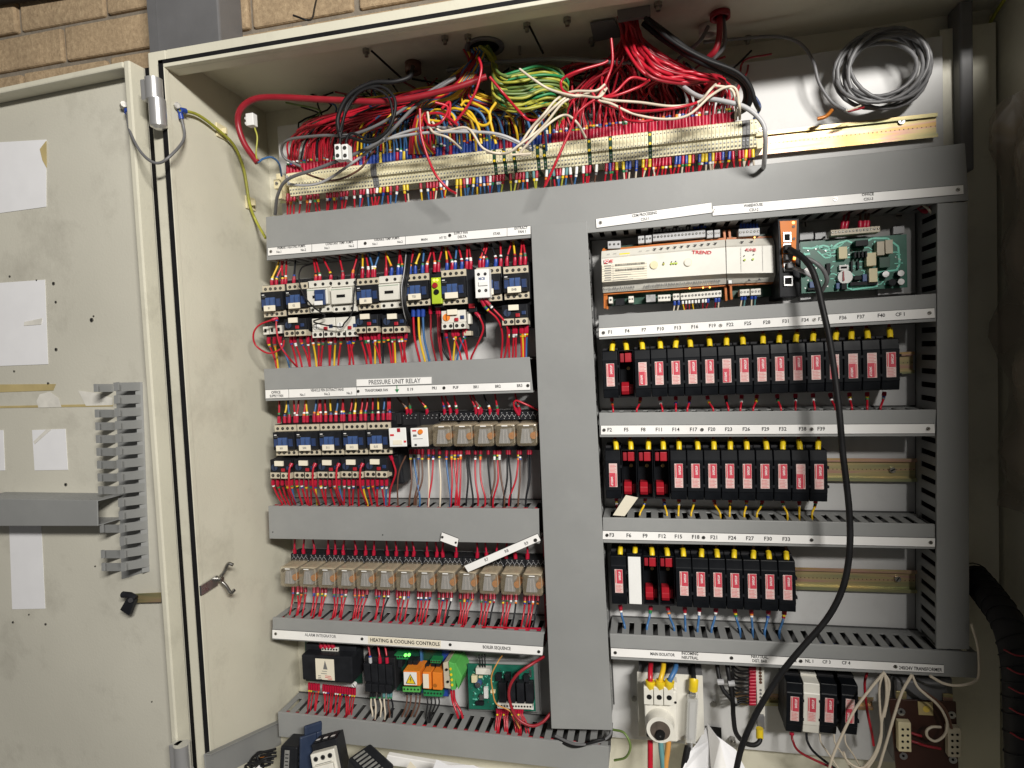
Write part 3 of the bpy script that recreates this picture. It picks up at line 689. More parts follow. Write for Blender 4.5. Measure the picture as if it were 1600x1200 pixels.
c1 = [(410.4,447,447,496),(448.3,443.5,485,492),(481.5,440,518,489),(518.5,438.5,556,488),(558,436,594.5,485),(592.5,432.5,630,482.5),(633,429.5,672,479),(689.5,423,730,477),(744,419,784,472),(786,417.5,827,468.5)]
slope1 = -.079
proto = {}
def con_at(q, label, white, txt, group):
    x0, y0, x1, y1 = q; A = P(x0, y0, YC); D_ = P(x0+(y1-y0)*.03, y1, YC); B = P(x1, y0+(x1-x0)*slope, YC)
    th = -math.atan2(B.z-A.z, B.x-A.x); w = (B-A).length
    r = contactor(Vector((D_.x, 0, D_.z)), th, label, white, w=min(w, .0465), h=(A-D_).length, txt=txt, group=group); return r
slope = slope1
txts = ['01','02','','','05','','TE1','','','EHB']
for i, q in enumerate(c1): con_at(q, names1[i], i in (2,3,5), txts[i], 'contactors of the upper row')
# blue square centre of the third
q = P(497, 462, -.094); mb = MB()
r3 = thing('contact_block', 'blue contact block in the middle of the white contactor', 'contact block', (P(490,470,-.094).x, 0, P(490,474,-.094).z))
A = P(490.5,453,-.0965); B = P(508,476,-.0965); mb.box(A.x, B.x, -.0965, -.0925, B.z, A.z, 'blue_dk'); mb.build('block_body', r3, r3, .0008); mb = MB(); mb.box(A.x+.003, B.x-.003, -.0985, -.0967, B.z+.009, A.z-.008, 'blue_pl'); mb.build('block_slide', r3, r3, .0006); mb = MB(); mb.box(A.x, B.x-.004, -.0985, -.0967, B.z+.0, B.z+.007, 'label'); mb.build('marker_plate', r3, r3, .0003)
names2 = ['contactor with plate reading 501, left end of the lower contactor row', 'contactor second from left in the lower contactor row', 'contactor in the middle of the lower contactor row', 'contactor fourth from left in the lower contactor row', 'contactor with plate SU5, at the right end of the lower row beside the timers']
slope = -.028
A = P(427, 665.5, YC); B = P(610, 660.5, YC)
for i, tx in enumerate(('501','500','511','512','SU5')):
    f0, f1 = i/5, (i+1)/5; a = A.lerp(B, f0); th = -math.atan2(B.z-A.z, B.x-A.x)
    contactor(Vector((a.x+.0015, 0, a.z-.0545)), th, names2[i], False, w=(B-A).length/5, h=.0555, txt=tx, group='contactors of the lower row')
o1 = [(443,499,479,526),(487,498,524,528,),(524,496,556,527),(554,493,591,521),(596,492.5,634,521),(689,486,728,515),(783.5,477,825,508.5)]
on1 = ['black overload relay behind the looping red wire, upper row','white overload relay, left one of the touching white pair','white overload relay, right one of the touching white pair','black overload relay just right of the white pair','black overload relay beside the black wire bundle, upper row','beige overload relay with orange dial','black overload relay next to the broad upright duct']
for i, (x0, y0, x1, y1) in enumerate(o1):
    A = P(x0, y0, -.088); D_ = P(x0+.6, y1, -.088); B = P(x1, y0-(x1-x0)*.06, -.088)
    overload(Vector((D_.x, 0, D_.z)), -math.atan2(B.z-A.z, B.x-A.x), on1[i], {1: 1, 2: 1, 5: 2}.get(i, False), w=(B-A).length, h=(A-D_).length, group='overload relays of the upper row')
A = P(420, 718, -.088); on2 = ['overload relay at the left end of the lower row','overload relay second from left in the lower row','overload relay third from left in the lower row','overload relay fourth from left in the lower row','overload relay at the right end of the lower row']
for i, x in enumerate((420, 457.5, 494, 531, 568)):
    A = P(x, 718-(x-420)*.02, -.088); overload(Vector((A.x, 0, A.z-.0345)), .02, on2[i], False, w=.0435, h=.034, group='overload relays of the lower row')
def simple(name, label, cat, quad, yf, parts, group=None):
    """device whose front face is the pixel quad; parts = list of (part, x0,x1,z0,z1 (0..1 of face), y0,y1, mat, bevel)"""
    loc, th, w, h = place(*quad[:3], yf); r = thing(name, label, cat, loc, th, group); grp = {}
    for pn, x0, x1, z0, z1, y0, y1, k, bv in parts:
        mb = MB(); mb.box(x0*w, x1*w, y0, y1, z0*h, z1*h, k); mb.build(pn, r, None, bv)
    return r, w, h
# black side pieces, small terminal strip at far left, lime relay, white add-on block
simple('auxiliary_contact', 'small black three-way terminal strip at the far left below the upper contactors', 'contact block', [(410.5,510),(442,507),(411,524)], -.07,
 [('body', 0,1,-.3,1.3,-.060,-.012,'black_soft',.0008)]+[('terminal', i*.33+.02, i*.33+.28, .05, .95, -.070, -.0602, 'white_pl', .0005) for i in range(3)]+[('terminal_screw', i*.33+.1, i*.33+.2, .3, .7, -.0715, -.0701, 'hole', .0005) for i in range(3)])
simple('auxiliary_contact', 'black side block between two contactors of the upper row, left of the white add-on', 'contact block', [(731,424),(744,423),(732,482)], -.080, [('body', 0,1,-.1,1.05,-.080,-.012,'black',.0008),('red_tab', .1,.8,.0,.12,-.083,-.0801,'red_pl',.0005)])
r, w, h = simple('safety_relay', 'lime green narrow relay with red button between black contactors', 'relay', [(673.5,434),(689.5,433),(675,475)], -.090,
 [('body', 0,1,0,1,-.090,-.012,'lime',.0008),('top_terminal',.05,.95,1.0,1.17,-.080,-.012,'black',.0006),('bottom_terminal',.05,.95,-.12,0,-.080,-.012,'black',.0006)])
mb = MB(); mb.cyl((w*.4,-.090,h*.70),(w*.4,-.0935,h*.70),.0045,'red_pl',14); mb.build('red_button', r, None, .0006)
mb = MB(); mb.cyl((w*.5,-.090,h*.45),(w*.5,-.0925,h*.45),.0045,'hole',14); mb.build('black_dial', r, None, .0006)
mb = MB(); mb.cyl((w*.3,-.090,h*.9),(w*.3,-.0912,h*.9),.0018,'led_yellow',8); mb.cyl((w*.6,-.090,h*.9),(w*.6,-.0912,h*.9),.0018,'led_yellow',8); mb.build('indicator', r)
r, w, h = simple('add_on_contact_block', 'white add-on contact block lettered MCB on top of a black contactor', 'contact block', [(741,421),(763,419.5),(743,466)], -.112, [('body',0,1,0,1,-.112,-.0945,'white',.001),('marker_plate',.28,.92,.42,.56,-.1145,-.1122,'white',.0004)])
o = text('MCB', Vector((w*.5, -.1125, h*.66)), .0042, 'blue_pl', r.children[0], None)
mb = MB()
for x, z in ((.28,.82),(.75,.82),(.3,.25),(.76,.25)): mb.cyl((w*x,-.112,h*z),(w*x,-.1124,h*z),.0026,'hole',12); mb.cyl((w*x,-.1124,h*z),(w*x,-.1127,h*z),.0014,'screw',8)
mb.build('terminal_screw', r)
simple('auxiliary_contact', 'black housing behind the beige overload relay with a white stepped cover', 'contact block', [(729,488),(748,487),(730,523)], -.06, [('body',0,1,-.1,1.1,-.06,-.012,'black',.001),('cover',0,.5,.45,1.0,-.074,-.0602,'white_pl',.0015),('terminal_strip',-.1,.5,-.05,.15,-.074,-.0602,'beige',.0006)])
simple('auxiliary_contact', 'large black side housing at the right end of the lower contactor row', 'contact block', [(608,714),(630,712),(608,748)], -.055, [('body',0,1,-.3,1.45,-.055,-.012,'black',.004)])
simple('auxiliary_contact', 'black block above the first white timer of the lower row', 'contact block', [(611,646),(627,645),(611,664)], -.055, [('body',0,1,0,1,-.055,-.012,'black_soft',.001)])

# ------------------------------------------------------------------ plug-in relays
def relay_socket(r, w, zt, zb, k='black'):
    mb = MB(); mb.box(0.0003, w-.0003, -.040, -.012, zb, zt, 'black_soft')
    mb.build('socket', r, None, .0006)
def relay(loc, th, label, group, zt=.052, zb=-.012, w=.0385, h=.040, yr=-.087):
    r = thing('plug_in_relay', label, 'relay', loc, th, group)
    # loc is lower left of the relay's front face
    mb = MB(); mb.box(0.0003, w-.0003, -.036, -.012, zb, zt, 'black_soft'); 
    n = 4
    mb.box(0.0005, w-.0005, -.044, -.0362, zt-.015, zt-.0005, 'black'); mb.box(0.0005, w-.0005, -.042, -.0362, zb, zb+.010, 'black')
    # printed wiring symbol: zigzag
    pts = [(.003+i*.0041, zt-.0045 if i % 2 else zt-.0105) for i in range(9)]
    for (x0, z0), (x1, z1) in zip(pts[:-1], pts[1:]):
        d = Vector((x1-x0, 0, z1-z0)); wv = Vector((-d.z, 0, d.x)).normalized()*.0005; mb.ob(Vector((x0, -.0445, z0)), d, wv, (0,.0003,0), 'grey_light')
    for i in range(4): x = .005+i*.009; mb.box(x, x+.0015, -.0445, -.0442, zt-.003, zt-.0018, 'grey_light'); mb.box(x+.004, x+.0055, -.0445, -.0442, zt-.013, zt-.0118, 'grey_light')
    mb.build('socket', r, None, .0004)
    rw0, rw1 = .0020, .0365
    mb = MB(); mb.box(rw0+.004, rw1-.010, -.066, -.040, .005, h-.006, 'relay_in')
    pf = [(rw0+.0045,.005),(rw1-.0105,.005),(rw1-.0145,h*.74),(rw0+.0085,h*.74)]
    vs = [Vector((x, -.079, z)) for x, z in pf]; mb.quadslab([vs[3], vs[2], vs[1], vs[0]], .010, 'relay_card')
    for x0_, x1_ in ((.0125,.0135),(.0195,.0180)): mb.add([Vector((rw0+x0_, -.0796, .006)), Vector((rw0+x0_+.0009, -.0796, .006)), Vector((rw0+x1_+.0009, -.0796, h*.7)), Vector((rw0+x1_, -.0796, h*.7))], [(0,1,2,3)], 'grey_light')
    mb.build('relay_core', r, None, .0006)
    mb = MB(); mb.cyl((rw1-.0062, -.081, h*.46), (rw1-.0062, -.052, h*.46), .0058, 'copper', 16); mb.build('coil', r, None, .001)
    mb = MB(); mb.box(rw0+.0045, rw0+.0090, -.0865, -.0800, h*.74, h*.86, 'hole'); mb.box(rw0+.0125, rw0+.0225, yr-.0003, yr-.0001, h*.88, h*.92, 'label'); mb.build('test_button', r)
    mb = MB(); mb.box(rw0+.002, rw1-.002, -.078, -.042, h-.0046, h-.0034, 'relay_tan'); mb.build('inner_frame', r)
    mb = MB(); mb.box(rw0, rw1, yr, -.0402, .001, h, 'clear'); mb.build('cover', r, None, .0045)
    mb = MB(); mb.tube(smooth([Vector((rw1-.0012, yr+.003, .007)), Vector((rw1-.0012, yr+.003, h-.008)), Vector((rw1-.005, yr+.0015, h-.0022)), Vector((rw0+.006, yr+.0015, h-.0022))], 4), .00045, 'relay_glint', 5); mb.build('edge_highlight', r)  # pale line along the cover's right and top edges, a painted highlight
    return r
def ordn(i): return ['first','second','third','fourth','fifth','sixth','seventh','eighth','ninth','tenth','eleventh','twelfth','last'][i]
A = P(436, 918.5, -.087); B = P(849.5, 934, -.087); n = 13; th = -math.atan2(B.z-A.z, B.x-A.x)
pw = (B-A).length/n
def rl_first(A, B, n, txt, group, zt=.050):
    th = -math.atan2(B.z-A.z, B.x-A.x); pw = (B-A).length/n; r0 = None
    for i in range(n):
        a = A.lerp(B, i/n); lab = txt(i)
        if r0 is None: r0 = relay(Vector((a.x, 0, a.z)), th, lab, group, w=pw, zt=zt)
        else: dup(r0, Vector((a.x, 0, a.z)), th, lab, group)
rl_first(A, B, 13, lambda i: 'clear plug-in relay, %s from the left in the lower row of thirteen' % ordn(i), 'lower row of plug-in relays')
A = P(674, 699.5, -.087); B = P(839.5, 698.5, -.087)
rl_first(A, B, 5, lambda i: 'clear plug-in relay, %s from the left in the upper row beside the timers' % (ordn(i) if i < 4 else 'last'), 'upper row of plug-in relays', zt=.056)
# white timers
for x0, lab, kk in ((608.5, 'white plug-in timer with red squares, left of the pair', 0), (642.5, 'white plug-in timer with an orange knob, right of the pair', 1)):
    loc, th, w, h = place((x0, 669), (x0+27, 668), (x0+.5, 698.5), -.100); r = thing('plug_in_timer', lab, 'timer', loc, th, 'white plug-in timers')
    mb = MB(); mb.box(-.003, w+.004, -.044, -.012, -.010, h+.020, 'black_soft')
    for i in range(4): mb.box(.003+i*.008, .0045+i*.008, -.0445, -.0441, h+.010, h+.0112, 'grey_light'); mb.box(.005+i*.008, .0065+i*.008, -.0445, -.0441, h+.015, h+.0162, 'grey_light')
    mb.build('socket', r, None, .0006)
    mb = MB(); mb.box(.001, w-.001, -.098, -.0445, .001, h-.001, 'clear' if kk else 'black'); mb.build('housing', r, None, .001)
    mb = MB(); mb.box(0, w, -.1005, -.0982, 0, h, 'white'); o = mb.build('face_plate', r, None, .0018)
    mb = MB()
    if kk == 0: mb.box(w*.5, w*.68, -.1012, -.1006, h*.78, h*.98, 'red_pl'); mb.box(w*.08, w*.3, -.1012, -.1006, h*.58, h*.68, 'ink_red'); mb.box(w*.22, w*.75, -.1012, -.1006, h*.12, h*.36, 'label_cream'); mb.box(w*.85, w*.98, -.1012, -.1006, h*.22, h*.32, 'ink_red'); mb.build('printed_marks', o)
    else:
        mb.box(w*.12, w*.35, -.1012, -.1006, h*.82, h*.9, 'ink_red'); mb.box(w*.15, w*.35, -.1012, -.1006, h*.55, h*.66, 'ink_grey'); mb.box(w*.15, w*.7, -.1012, -.1006, h*.42, h*.44, 'ink_grey'); mb.box(w*.2, w*.33, -.1012, -.1006, h*.06, h*.16, 'ink'); mb.build('printed_marks', o)
        mb = MB(); mb.cyl((w*.6, -.1006, h*.8), (w*.6, -.1035, h*.8), .0042, 'orange', 14); mb.build('knob', r)

# ------------------------------------------------------------------ fuse carriers
def sticker(mb, w, z0, z1, y, inv):
    x0, x1 = w*.26, w*.76
    mb.box(x0, x1, y, y+.0004, z0, z1, 'sticker'); zm = z0+(z1-z0)*(.60 if inv else .40)
    a, b = (z0+.0006, zm) if inv else (zm, z1-.0006)
    e0, e1 = (x0+.0004, x0+(x1-x0)*.76) if inv else (x0+(x1-x0)*.24, x1-.0004)
    mb.box(e0, e1, y-.0003, y-.0001, a, b, 'sticker_red')
    mb.box((x1-.0022) if inv else (x0+.0008), (x1-.0012) if inv else (x0+.0018), y-.0003, y-.0001, a+.001, b-.001, 'ink_red')
    for i in range(6):   # small print
        zz = (zm+.0015+i*.0022) if inv else (z0+.0015+i*.0022)
        mb.box(x0+.0015, x1-.0015-(.002 if i % 2 else 0), y-.0003, y-.0001, zz, zz+.0005, 'ink_red')
        
def fuse(loc, th, label, group, w=.0255, h=.078, kind='n', yf=-.072):
    r = thing('fuse_carrier' if kind in 'niw' else 'open_fuse_holder', label, 'fuse carrier' if kind in 'niw' else 'fuse holder', loc, th, group)
    k = 'white_pl' if kind == 'w' else 'fuse_black'
    if kind in 'niw':
        mb = MB(); e = .0006
        mb.prof([(-.012,.002),(-.050,.002),(-.050,h+.004),(-.012,h+.004)], e, w-e, 'black_soft' if kind != 'w' else 'white_pl'); mb.build('base', r, None, .0006)
        mb = MB(); yb = -.0505
        mb.prof([(yb,0),(yf+.003,0),(yf+.001,.013),(yf,.0145),(yf,h-.017),(yf+.001,h-.0155),(yf+.003,h-.001),(yb,h+.001)], e, w-e, k)
        mb.build('carrier', r, None, .0010)
        for c0_, c1_ in ((.27,.32),(.64,.69)): mb = MB(); mb.box(w-.0022, w+.0014, yf-.0005, yf+.010, h*c0_, h*c1_, 'black'); mb.build('clip', r)
        if True:
            mb = MB(); sticker(mb, w, h*.25, h*.73, yf-.0006, kind == 'i'); o = mb.build('sticker', r)
            tz = h*(.37 if kind == 'i' else .60); text('SAFECLIP', Vector((w*(.42 if kind == 'i' else .58), yf-.0012, tz)), .0032, 'label', o, None, 0, math.pi/2 if kind != 'i' else -math.pi/2, .78)
    elif kind == 'r':
        mb = MB(); e = .0006
        mb.box(e, w-e, -.030, -.012, 0, h, 'fuse_black'); mb.box(e, e+.0015, -.066, -.0302, 0, h, 'fuse_black'); mb.box(w-e-.0015, w-e, -.066, -.0302, 0, h, 'fuse_black')
        mb.box(e+.0017, w-e-.0017, -.066, -.0302, 0, .002, 'fuse_black'); mb.box(e+.0017, w-e-.0017, -.066, -.0302, h-.002, h, 'fuse_black')
        mb.cyl((w*.6, -.0302, h*.6), (w*.6, -.033, h*.6), .003, 'zinc', 12); mb.build('base', r, None, .0006)
        mb = MB(); mb.prof([(-.031,.004),(-.056,.004),(-.060,.010),(-.060,.018),(-.050,.024),(-.031,.024)], w*.14, w*.62, 'red_pl'); mb.box(w*.66, w*.88, -.048, -.031, .004, .020, 'red_dk'); mb.build('lower_shroud', r, None, .001)
        mb = MB(); mb.box(w*.12, w*.36, -.058, -.031, h-.020, h-.005, 'red_dk'); mb.box(w*.42, w*.86, -.060, -.031, h-.020, h-.005, 'red_pl'); mb.build('upper_shroud', r, None, .001)
    elif kind == 's':   # carrier hidden behind a blank white strip
        mb = MB(); mb.box(.0006, w-.0006, -.066, -.012, 0, h+.003, 'fuse_black'); mb.build('base', r, None, .0008)
        mb = MB(); mb.box(.003, w-.0028, -.0685, -.0662, .001, h-.002, 'white'); mb.build('blank_strip', r, None, .0005)
    return r
ORD = ['first','second','third','fourth','fifth','sixth','seventh','eighth','ninth','tenth','eleventh','twelfth','thirteenth','fourteenth','fifteenth','sixteenth','seventeenth']
def fuse_row(tl, tr, bl, n, kinds, marks, group, ypx, yf=-.072):
    A = P(*tl, yf); B = P(*tr, yf); D_ = P(*bl, yf); th = -math.atan2(B.z-A.z, B.x-A.x); w = (B-A).length/n; h = (A-D_).length; pr = {}
    out = []
    for i in range(n):
        a = D_+(B-A)*(i/n); loc = Vector((a.x, 0, a.z)); k = kinds[i]
        d = {'n': 'black fuse carrier, upright sticker', 'i': 'black fuse carrier, inverted sticker', 'r': 'open fuse holder with red shrouds', 's': 'fuse holder behind blank white strip'}[k]
        lab = '%s, %s from left in the %s' % (d, ORD[i], group)
        if k in pr: dup(pr[k], loc, th, lab, group)
        else: pr[k] = fuse(loc, th, lab, group, w, h, k, yf)
        out.append((loc, w, h, th))
    return out
FR1 = fuse_row((939.7,548.6),(1406.5,527.5),(942.5,622.5), 17, 'nrinnnninnnnniiin'.replace('nrinnnninnnnniiin', 'nrinnnninnnnniii')+'n', ['F 1','F 4','F 7','F 10','F 13','F 16','F 19','F 22','F 25','F 28','F 31','F 34','F 35','F 36 behind the black cable','F 36','F 37 and F 40','CF 1'], 'upper row of fuses', 0)
FR2 = fuse_row((945.3,703.5),(1294.6,703),(946.5,779.5), 13, 'irrrnnnnnnnin', ['F 2','F 5','F 8','F 11','F 14','F 17','F 20','F 23','F 26','F 29','F 32','F 38','F 39'], 'middle row of fuses', 0)
FR3 = fuse_row((953,868.5),(1243.5,877),(955.6,944.5), 11, 'nsrrnnnnnnn', ['F 3','F 6','F 9','F 12','F 15','F 18','F 21','F 24','F 27','F 30','F 33'], 'lower row of fuses', 0)
for i, (x, k, lab) in enumerate(((1224.5,'n','black fuse carrier at the left end of the lowest group of four'),(1251,'w','white fuse carrier in the lowest group of four'),(1278,'n','black fuse carrier right of the white one in the lowest group'),(1310,'i','black fuse carrier at the right end of the lowest group, beside the white wires'))):
    y = 1065.5+(x-1224)*.042; A = P(x, y, -.072); D_ = P(x+3, y+78.5, -.072); fuse(Vector((D_.x, 0, D_.z)), .035, lab, 'lowest group of fuses', w=.0250, h=(A-D_).length, kind=k)
# wires above and below the fuses
yel1 = [956,979,1004,1032,1055,1079,1109,1135,1161,1192,1217,1243,1270,1305,1330,1356,1391]
def ferr(x, y0, y1, lean, ktop, label, group, ybk=-.058, fl=.018):
    # from the fuse top up behind the duct
    wire([P(x, y0, ybk-.004), P(x-lean*.3, (y0+y1)/2, ybk), P(x-lean, y1, ybk+.010), P(x-lean, y1-14, ybk+.014)], .0023, ktop, label, group, fer='yellow_fer', fl=fl)
m1 = ['F 1','F 4','F 7','F 10','F 13','F 16','F 19','F 22','F 25','F 28','F 31','F 34','F 35','F 36','F 37','F 40','CF 1']
for i, x in enumerate(yel1):
    y0 = 549-(x-956)*.048; ferr(x, y0, y0-17, rnd.uniform(-3, 4), 'red_dk', 'dark red wire in a yellow ferrule above the fuse at %s' % m1[i], 'yellow ferruled feed wires')
m2 = ['F 2','F 5','F 8','F 11','F 14','F 17','F 20','F 23','F 26','F 29','F 32','F 38','F 39']
for i, x in enumerate((963,986,1013,1036.5,1061,1090.5,1115.6,1141,1167,1198,1223,1250,1278)):
    ferr(x, 703, 686, rnd.uniform(-1, 3), 'red_dk', 'wire in a yellow ferrule above the fuse at %s' % m2[i], 'yellow ferruled feed wires', fl=.018)
m3 = ['F 3','F 6','F 9','F 12','F 15','F 18','F 21','F 24','F 27','F 30','F 33']
for i, x in enumerate((969,992,1019,1043,1068,1096,1121,1147,1177,1202,1229)):
    y0 = 862+(x-969)*.032; ferr(x, y0+5, y0-8, rnd.uniform(-1, 2), 'brown', 'wire in a yellow ferrule above the fuse at %s' % m3[i], 'yellow ferruled feed wires', fl=.017)
def drop(x, y0, y1, dx, k, label, group, fer='red_fer', y_a=-.034, y_b=-.050, marks=2, fl=.006, r=.0017):
    wire([P(x, y0, y_a), P(x+dx*.35, y0+(y1-y0)*.45, y_a-.004), P(x+dx, y1-4, y_b), P(x+dx*1.05, y1+8, y_b+.004)], r, k, label, group, fer=fer, fl=fl, marks=mk(marks))
for i, (x, dx) in enumerate(((956,2),(1001,-6),(1031,4),(1056,0),(1078,-4),(1105,9),(1134,4),(1159,-2),(1183,-6),(1214,6),(1243,0),(1270,3),(1297,8),(1327,4),(1355,0),(1382,-6))):
    y0 = 622-(x-956)*.022; drop(x, y0, 644-(x-956)*.01, dx, 'red', 'red wire leaving the underside of the fuse near %s' % m1[i if i < 1 else i+1], 'red wires under the upper fuse row')
for i, (x, dx) in enumerate(((963,2),(1009,-9),(1037,5),(1061,-1),(1085,-5),(1115,10),(1141,-1),(1167,-4),(1192,-9),(1222,8),(1249,0),(1275,-6))):
    drop(x, 777+(x-963)*.012, 806, dx, 'yellow' if i > 0 else 'red', 'yellow and brown wire below the fuse at %s' % m2[i if i < 1 else i+1] if i else 'red wire below the fuse at F 2', 'wires under the middle fuse row')
for i, (x, dx) in enumerate(((969,7),(1017,-6),(1043,10),(1070,1),(1093,-3),(1119,-7),(1148,8),(1174,2),(1201,-6),(1226,-8))):
    drop(x, 945+(x-969)*.035, 982+(x-969)*.03, dx, 'blue', 'blue wire running from the fuse at %s down to a duct slot' % m3[i if i < 1 else i+1], 'blue wires under the lower fuse row', r=.0020)

# ------------------------------------------------------------------ relay wiring
gl = 'wires under the lower relays'
for i in range(13):
    x = 443+i*31.6+(i*i)*.12; y0 = 920+i*1.15
    n = 4 if i < 12 else 5
    for j in range(n):
        xx = x+16+j*6.2+rnd.uniform(-1, 1)
        k = 'black' if (i in (4, 7, 9, 10, 11) and j == 3) else 'red'
        xd = xx-2+rnd.uniform(-3, 2)-(j-1.5)*1.5
        wire([P(xx, y0-4, -.034), P(xx-.5, y0+9, -.040), P(xd, y0+25, -.052), P(xd-3, y0+41, -.058), P(xd-5, y0+52, -.052)], .0016, k,
             '%s wire from the %s lower relay down to the slots' % ('black' if k == 'black' else 'red', ordn(i)), gl, fer='red_fer', fl=.011, marks=mk(2))
gu = 'wires dropping from the upper relays'
data = [(642,'brown',-2),(648,'blue',8),(654,'brown',-6),(660,'brown',-9),(670,'wire_white',0),(677,'red',-7),(687,'wire_white',1),(698,'blue',6),(706,'red',-1),(711,'red',4),(716,'red',-4),(720,'red',-2),(730,'black',-1),(733,'black',6),
        (743,'red',4),(751,'red',7),(763,'black',5),(773,'brown',-6),(778,'red',-7),(781,'brown',7),(793,'black',-6),(796,'black',2),(810,'red',-14),(813,'brown',-3),(826,'black',-4),(829,'black',-7)]
for x, k, dx in data:
    nm = {'brown': 'brown', 'blue': 'blue', 'wire_white': 'white', 'red': 'red', 'black': 'black'}[k]
    zone = 'timers' if x < 665 else ('first two clear relays' if x < 735 else 'last three clear relays')
    wire([P(x, 702, -.038), P(x-.5, 722, -.042), P(x+dx*.25+rnd.uniform(-2,2), 750, -.050), P(x+dx, 778, -.056), P(x+dx-1, 796, -.050)], .0017, k, '%s wire hanging from the %s into the plain duct' % (nm, zone), gu, fer='red_fer', fl=.009, marks=mk(3) if k != 'black' else None)
for x, dx, k in ((667,-14,'red'),(642,-4,'brown'),(636,-16,'brown'),(695,-5,'red'),(704,-8,'red'),(714,-4,'red'),(744,-9,'red'),(749,-9,'red'),(752,-13,'brown'),(766,-9,'black'),(778,-4,'red'),(812,-6,'red')):
    y1 = 614; wire([P(x, 650, -.040), P(x-1, 638, -.044), P(x+dx, 620, -.046), P(x+dx-2, 604, -.04)], .0017, k, '%s wire above the upper relays, rising behind the labelled duct' % k.replace('_', ' '), 'wires above the upper relays', fer='red_fer', fl=.014, marks=mk(2))
wire([P(811,648,-.044), P(803,634,-.05), P(806,626,-.052), P(822,632,-.05), P(846,643,-.04)], .0018, 'red', 'red wire curling beside the broad duct above the last upper relay', fer='red_fer', fl=.014)
for i in range(24):
    x = 462+i*15.6+rnd.uniform(-4, 4)
    if 722 < x < 742: continue
    y = 848+(x-460)*.02; wire([P(x, y+18, -.040), P(x+rnd.uniform(-1,1), y+8, -.042), P(x+rnd.uniform(-2,2), y-6, -.040)], .0019, 'red_fer', 'red ferruled wire end above the lower relay sockets', 'wires above the lower relays', fer='red_fer', fl=.010)

# ------------------------------------------------------------------ contactor wiring
def fan(x, y0, xt, y1, k, label, group, fer='red_fer', ya=-.064, yb=-.050, fl=.012, m=2, r=.0017):
    wire([P(x, y0, ya), P(x+(xt-x)*.1, y0+(y1-y0)*.35, ya), P(x+(xt-x)*.7, y0+(y1-y0)*.8, yb), P(xt, y1, yb+.006)], r, k, label, group, fer=fer, fl=fl, marks=mk(m))
up1 = [(425,'yellow',12,'red_fer'),(432,'red',12,'red_fer'),(441,'red',-1,'red_fer'),(446,'red',2,'red_fer'),(459,'black',3,'red_fer'),(493,'red',-3,'red_fer'),(499,'red',-6,'red_fer'),(516,'red',-12,'red_fer'),(535,'red',-5,'red_fer'),(551,'red',8,'red_fer'),
 (566,'yellow',1,'red_fer'),(575,'red',-4,'red_fer'),(582,'blue',-6,'red_fer'),(585,'blue',9,'red_fer'),(603,'red',0,'red_fer'),(611,'yellow',-10,'blue_fer'),(622,'red',3,'blue_fer'),(628,'red',-4,'blue_fer'),(641,'red',6,'blue_fer'),(649,'yellow',10,'blue_fer'),(660,'blue',3,'blue_fer'),(667,'red',9,'red_fer'),
 (679,'red',-3,'red_fer'),(685,'red',7,'red_fer'),(698,'yellow',-2,'blue_fer'),(706,'red',-9,'red_fer'),(711,'blue',3,'blue_fer'),(721,'red',-5,'blue_fer'),(729,'red',1,'red_fer'),(735,'red_dk',-3,'red_fer'),(750,'red',10,'red_fer'),(755,'red',8,'red_fer'),(760,'black',-14,'blue_fer'),(774,'black',-8,'blue_fer'),(782,'red',0,'red_fer'),(792,'red',8,'red_fer'),(804,'yellow',-2,'red_fer'),(813,'red',3,'red_fer'),(820,'red',-3,'red_fer')]
for x, k, dx, f in up1:
    y0 = 446-(x-425)*.082+(0 if x > 560 else 3); wire([P(x, y0, -.064), P(x+.5, y0-14, -.064), P(x+dx*.8, y0-36, -.055), P(x+dx, y0-58, -.045)], .0018, k, '%s wire feeding the top of the upper contactors near %s' % ({'red_dk': 'dark red'}.get(k, k), ['the looping wire','the white pair','the black bundle','the lime relay','the white add-on block','the broad duct'][min(5, int((x-425)/70))]), 'wires above the upper contactors', fer=f, fl=.013, marks=mk(2))
def dev(x): return ['the far left','the touching white pair','the black pair beside them','the black bundle','the beige overload relay','the broad duct'][min(5, int((x-410)/72))]
dn1 = [(420,'red',14),(429,'yellow',6),(438,'blue',16),(455,'red',10),(461,'red',12),(471,'red',14),(481,'red',4),(489,'yellow',6),(498,'red',0),(505,'red',-4),(514,'red',1),(517,'red',-2),(524,'yellow',-2),(533,'red',-5),(543,'red',4),(546,'red',7),(553,'red',-8),
 (564,'red',10),(571,'red',9),(575,'red',6),(582,'red',14),(586,'yellow',0),(592,'red',2),(600,'black',-2),(606,'red',6),(613,'red',2),(616,'yellow',2),(623,'red',6),(627,'red',8),(634,'red',-4),(697,'red',8),(708,'red',14),(712,'yellow',-4),(716,'red',16),(725,'red',6),(727,'blue',-14),
 (794,'red',2),(803,'red',-2),(806,'red',0),(814,'red',1),(816,'yellow',2),(821,'red',-2),(823,'blue',-1)]
for x, k, dx in dn1:
    y0 = 527-(x-420)*.045; y1 = 577-(x-415)*.045
    wire([P(x, y0, -.072), P(x, y0+10, -.070), P(x+dx*.6, (y0+y1)/2+6, -.062), P(x+dx, y1+5, -.058), P(x+dx, y1+14, -.050)], .0018, k, '%s wire leaving the upper overload row near %s' % (k, dev(x)), 'wires under the upper overloads', fer='red_fer', fl=.012, marks=mk(2))
wire([P(434,497,-.094), P(425,500,-.10), P(405,508,-.105), P(396,522,-.105), P(400,540,-.10), P(420,552,-.095), P(440,544,-.09), P(444,532,-.08)], .0016, 'red', 'thin red wire making a wide loop in front of the left wall', fer='red_fer', fl=.010, n=8)
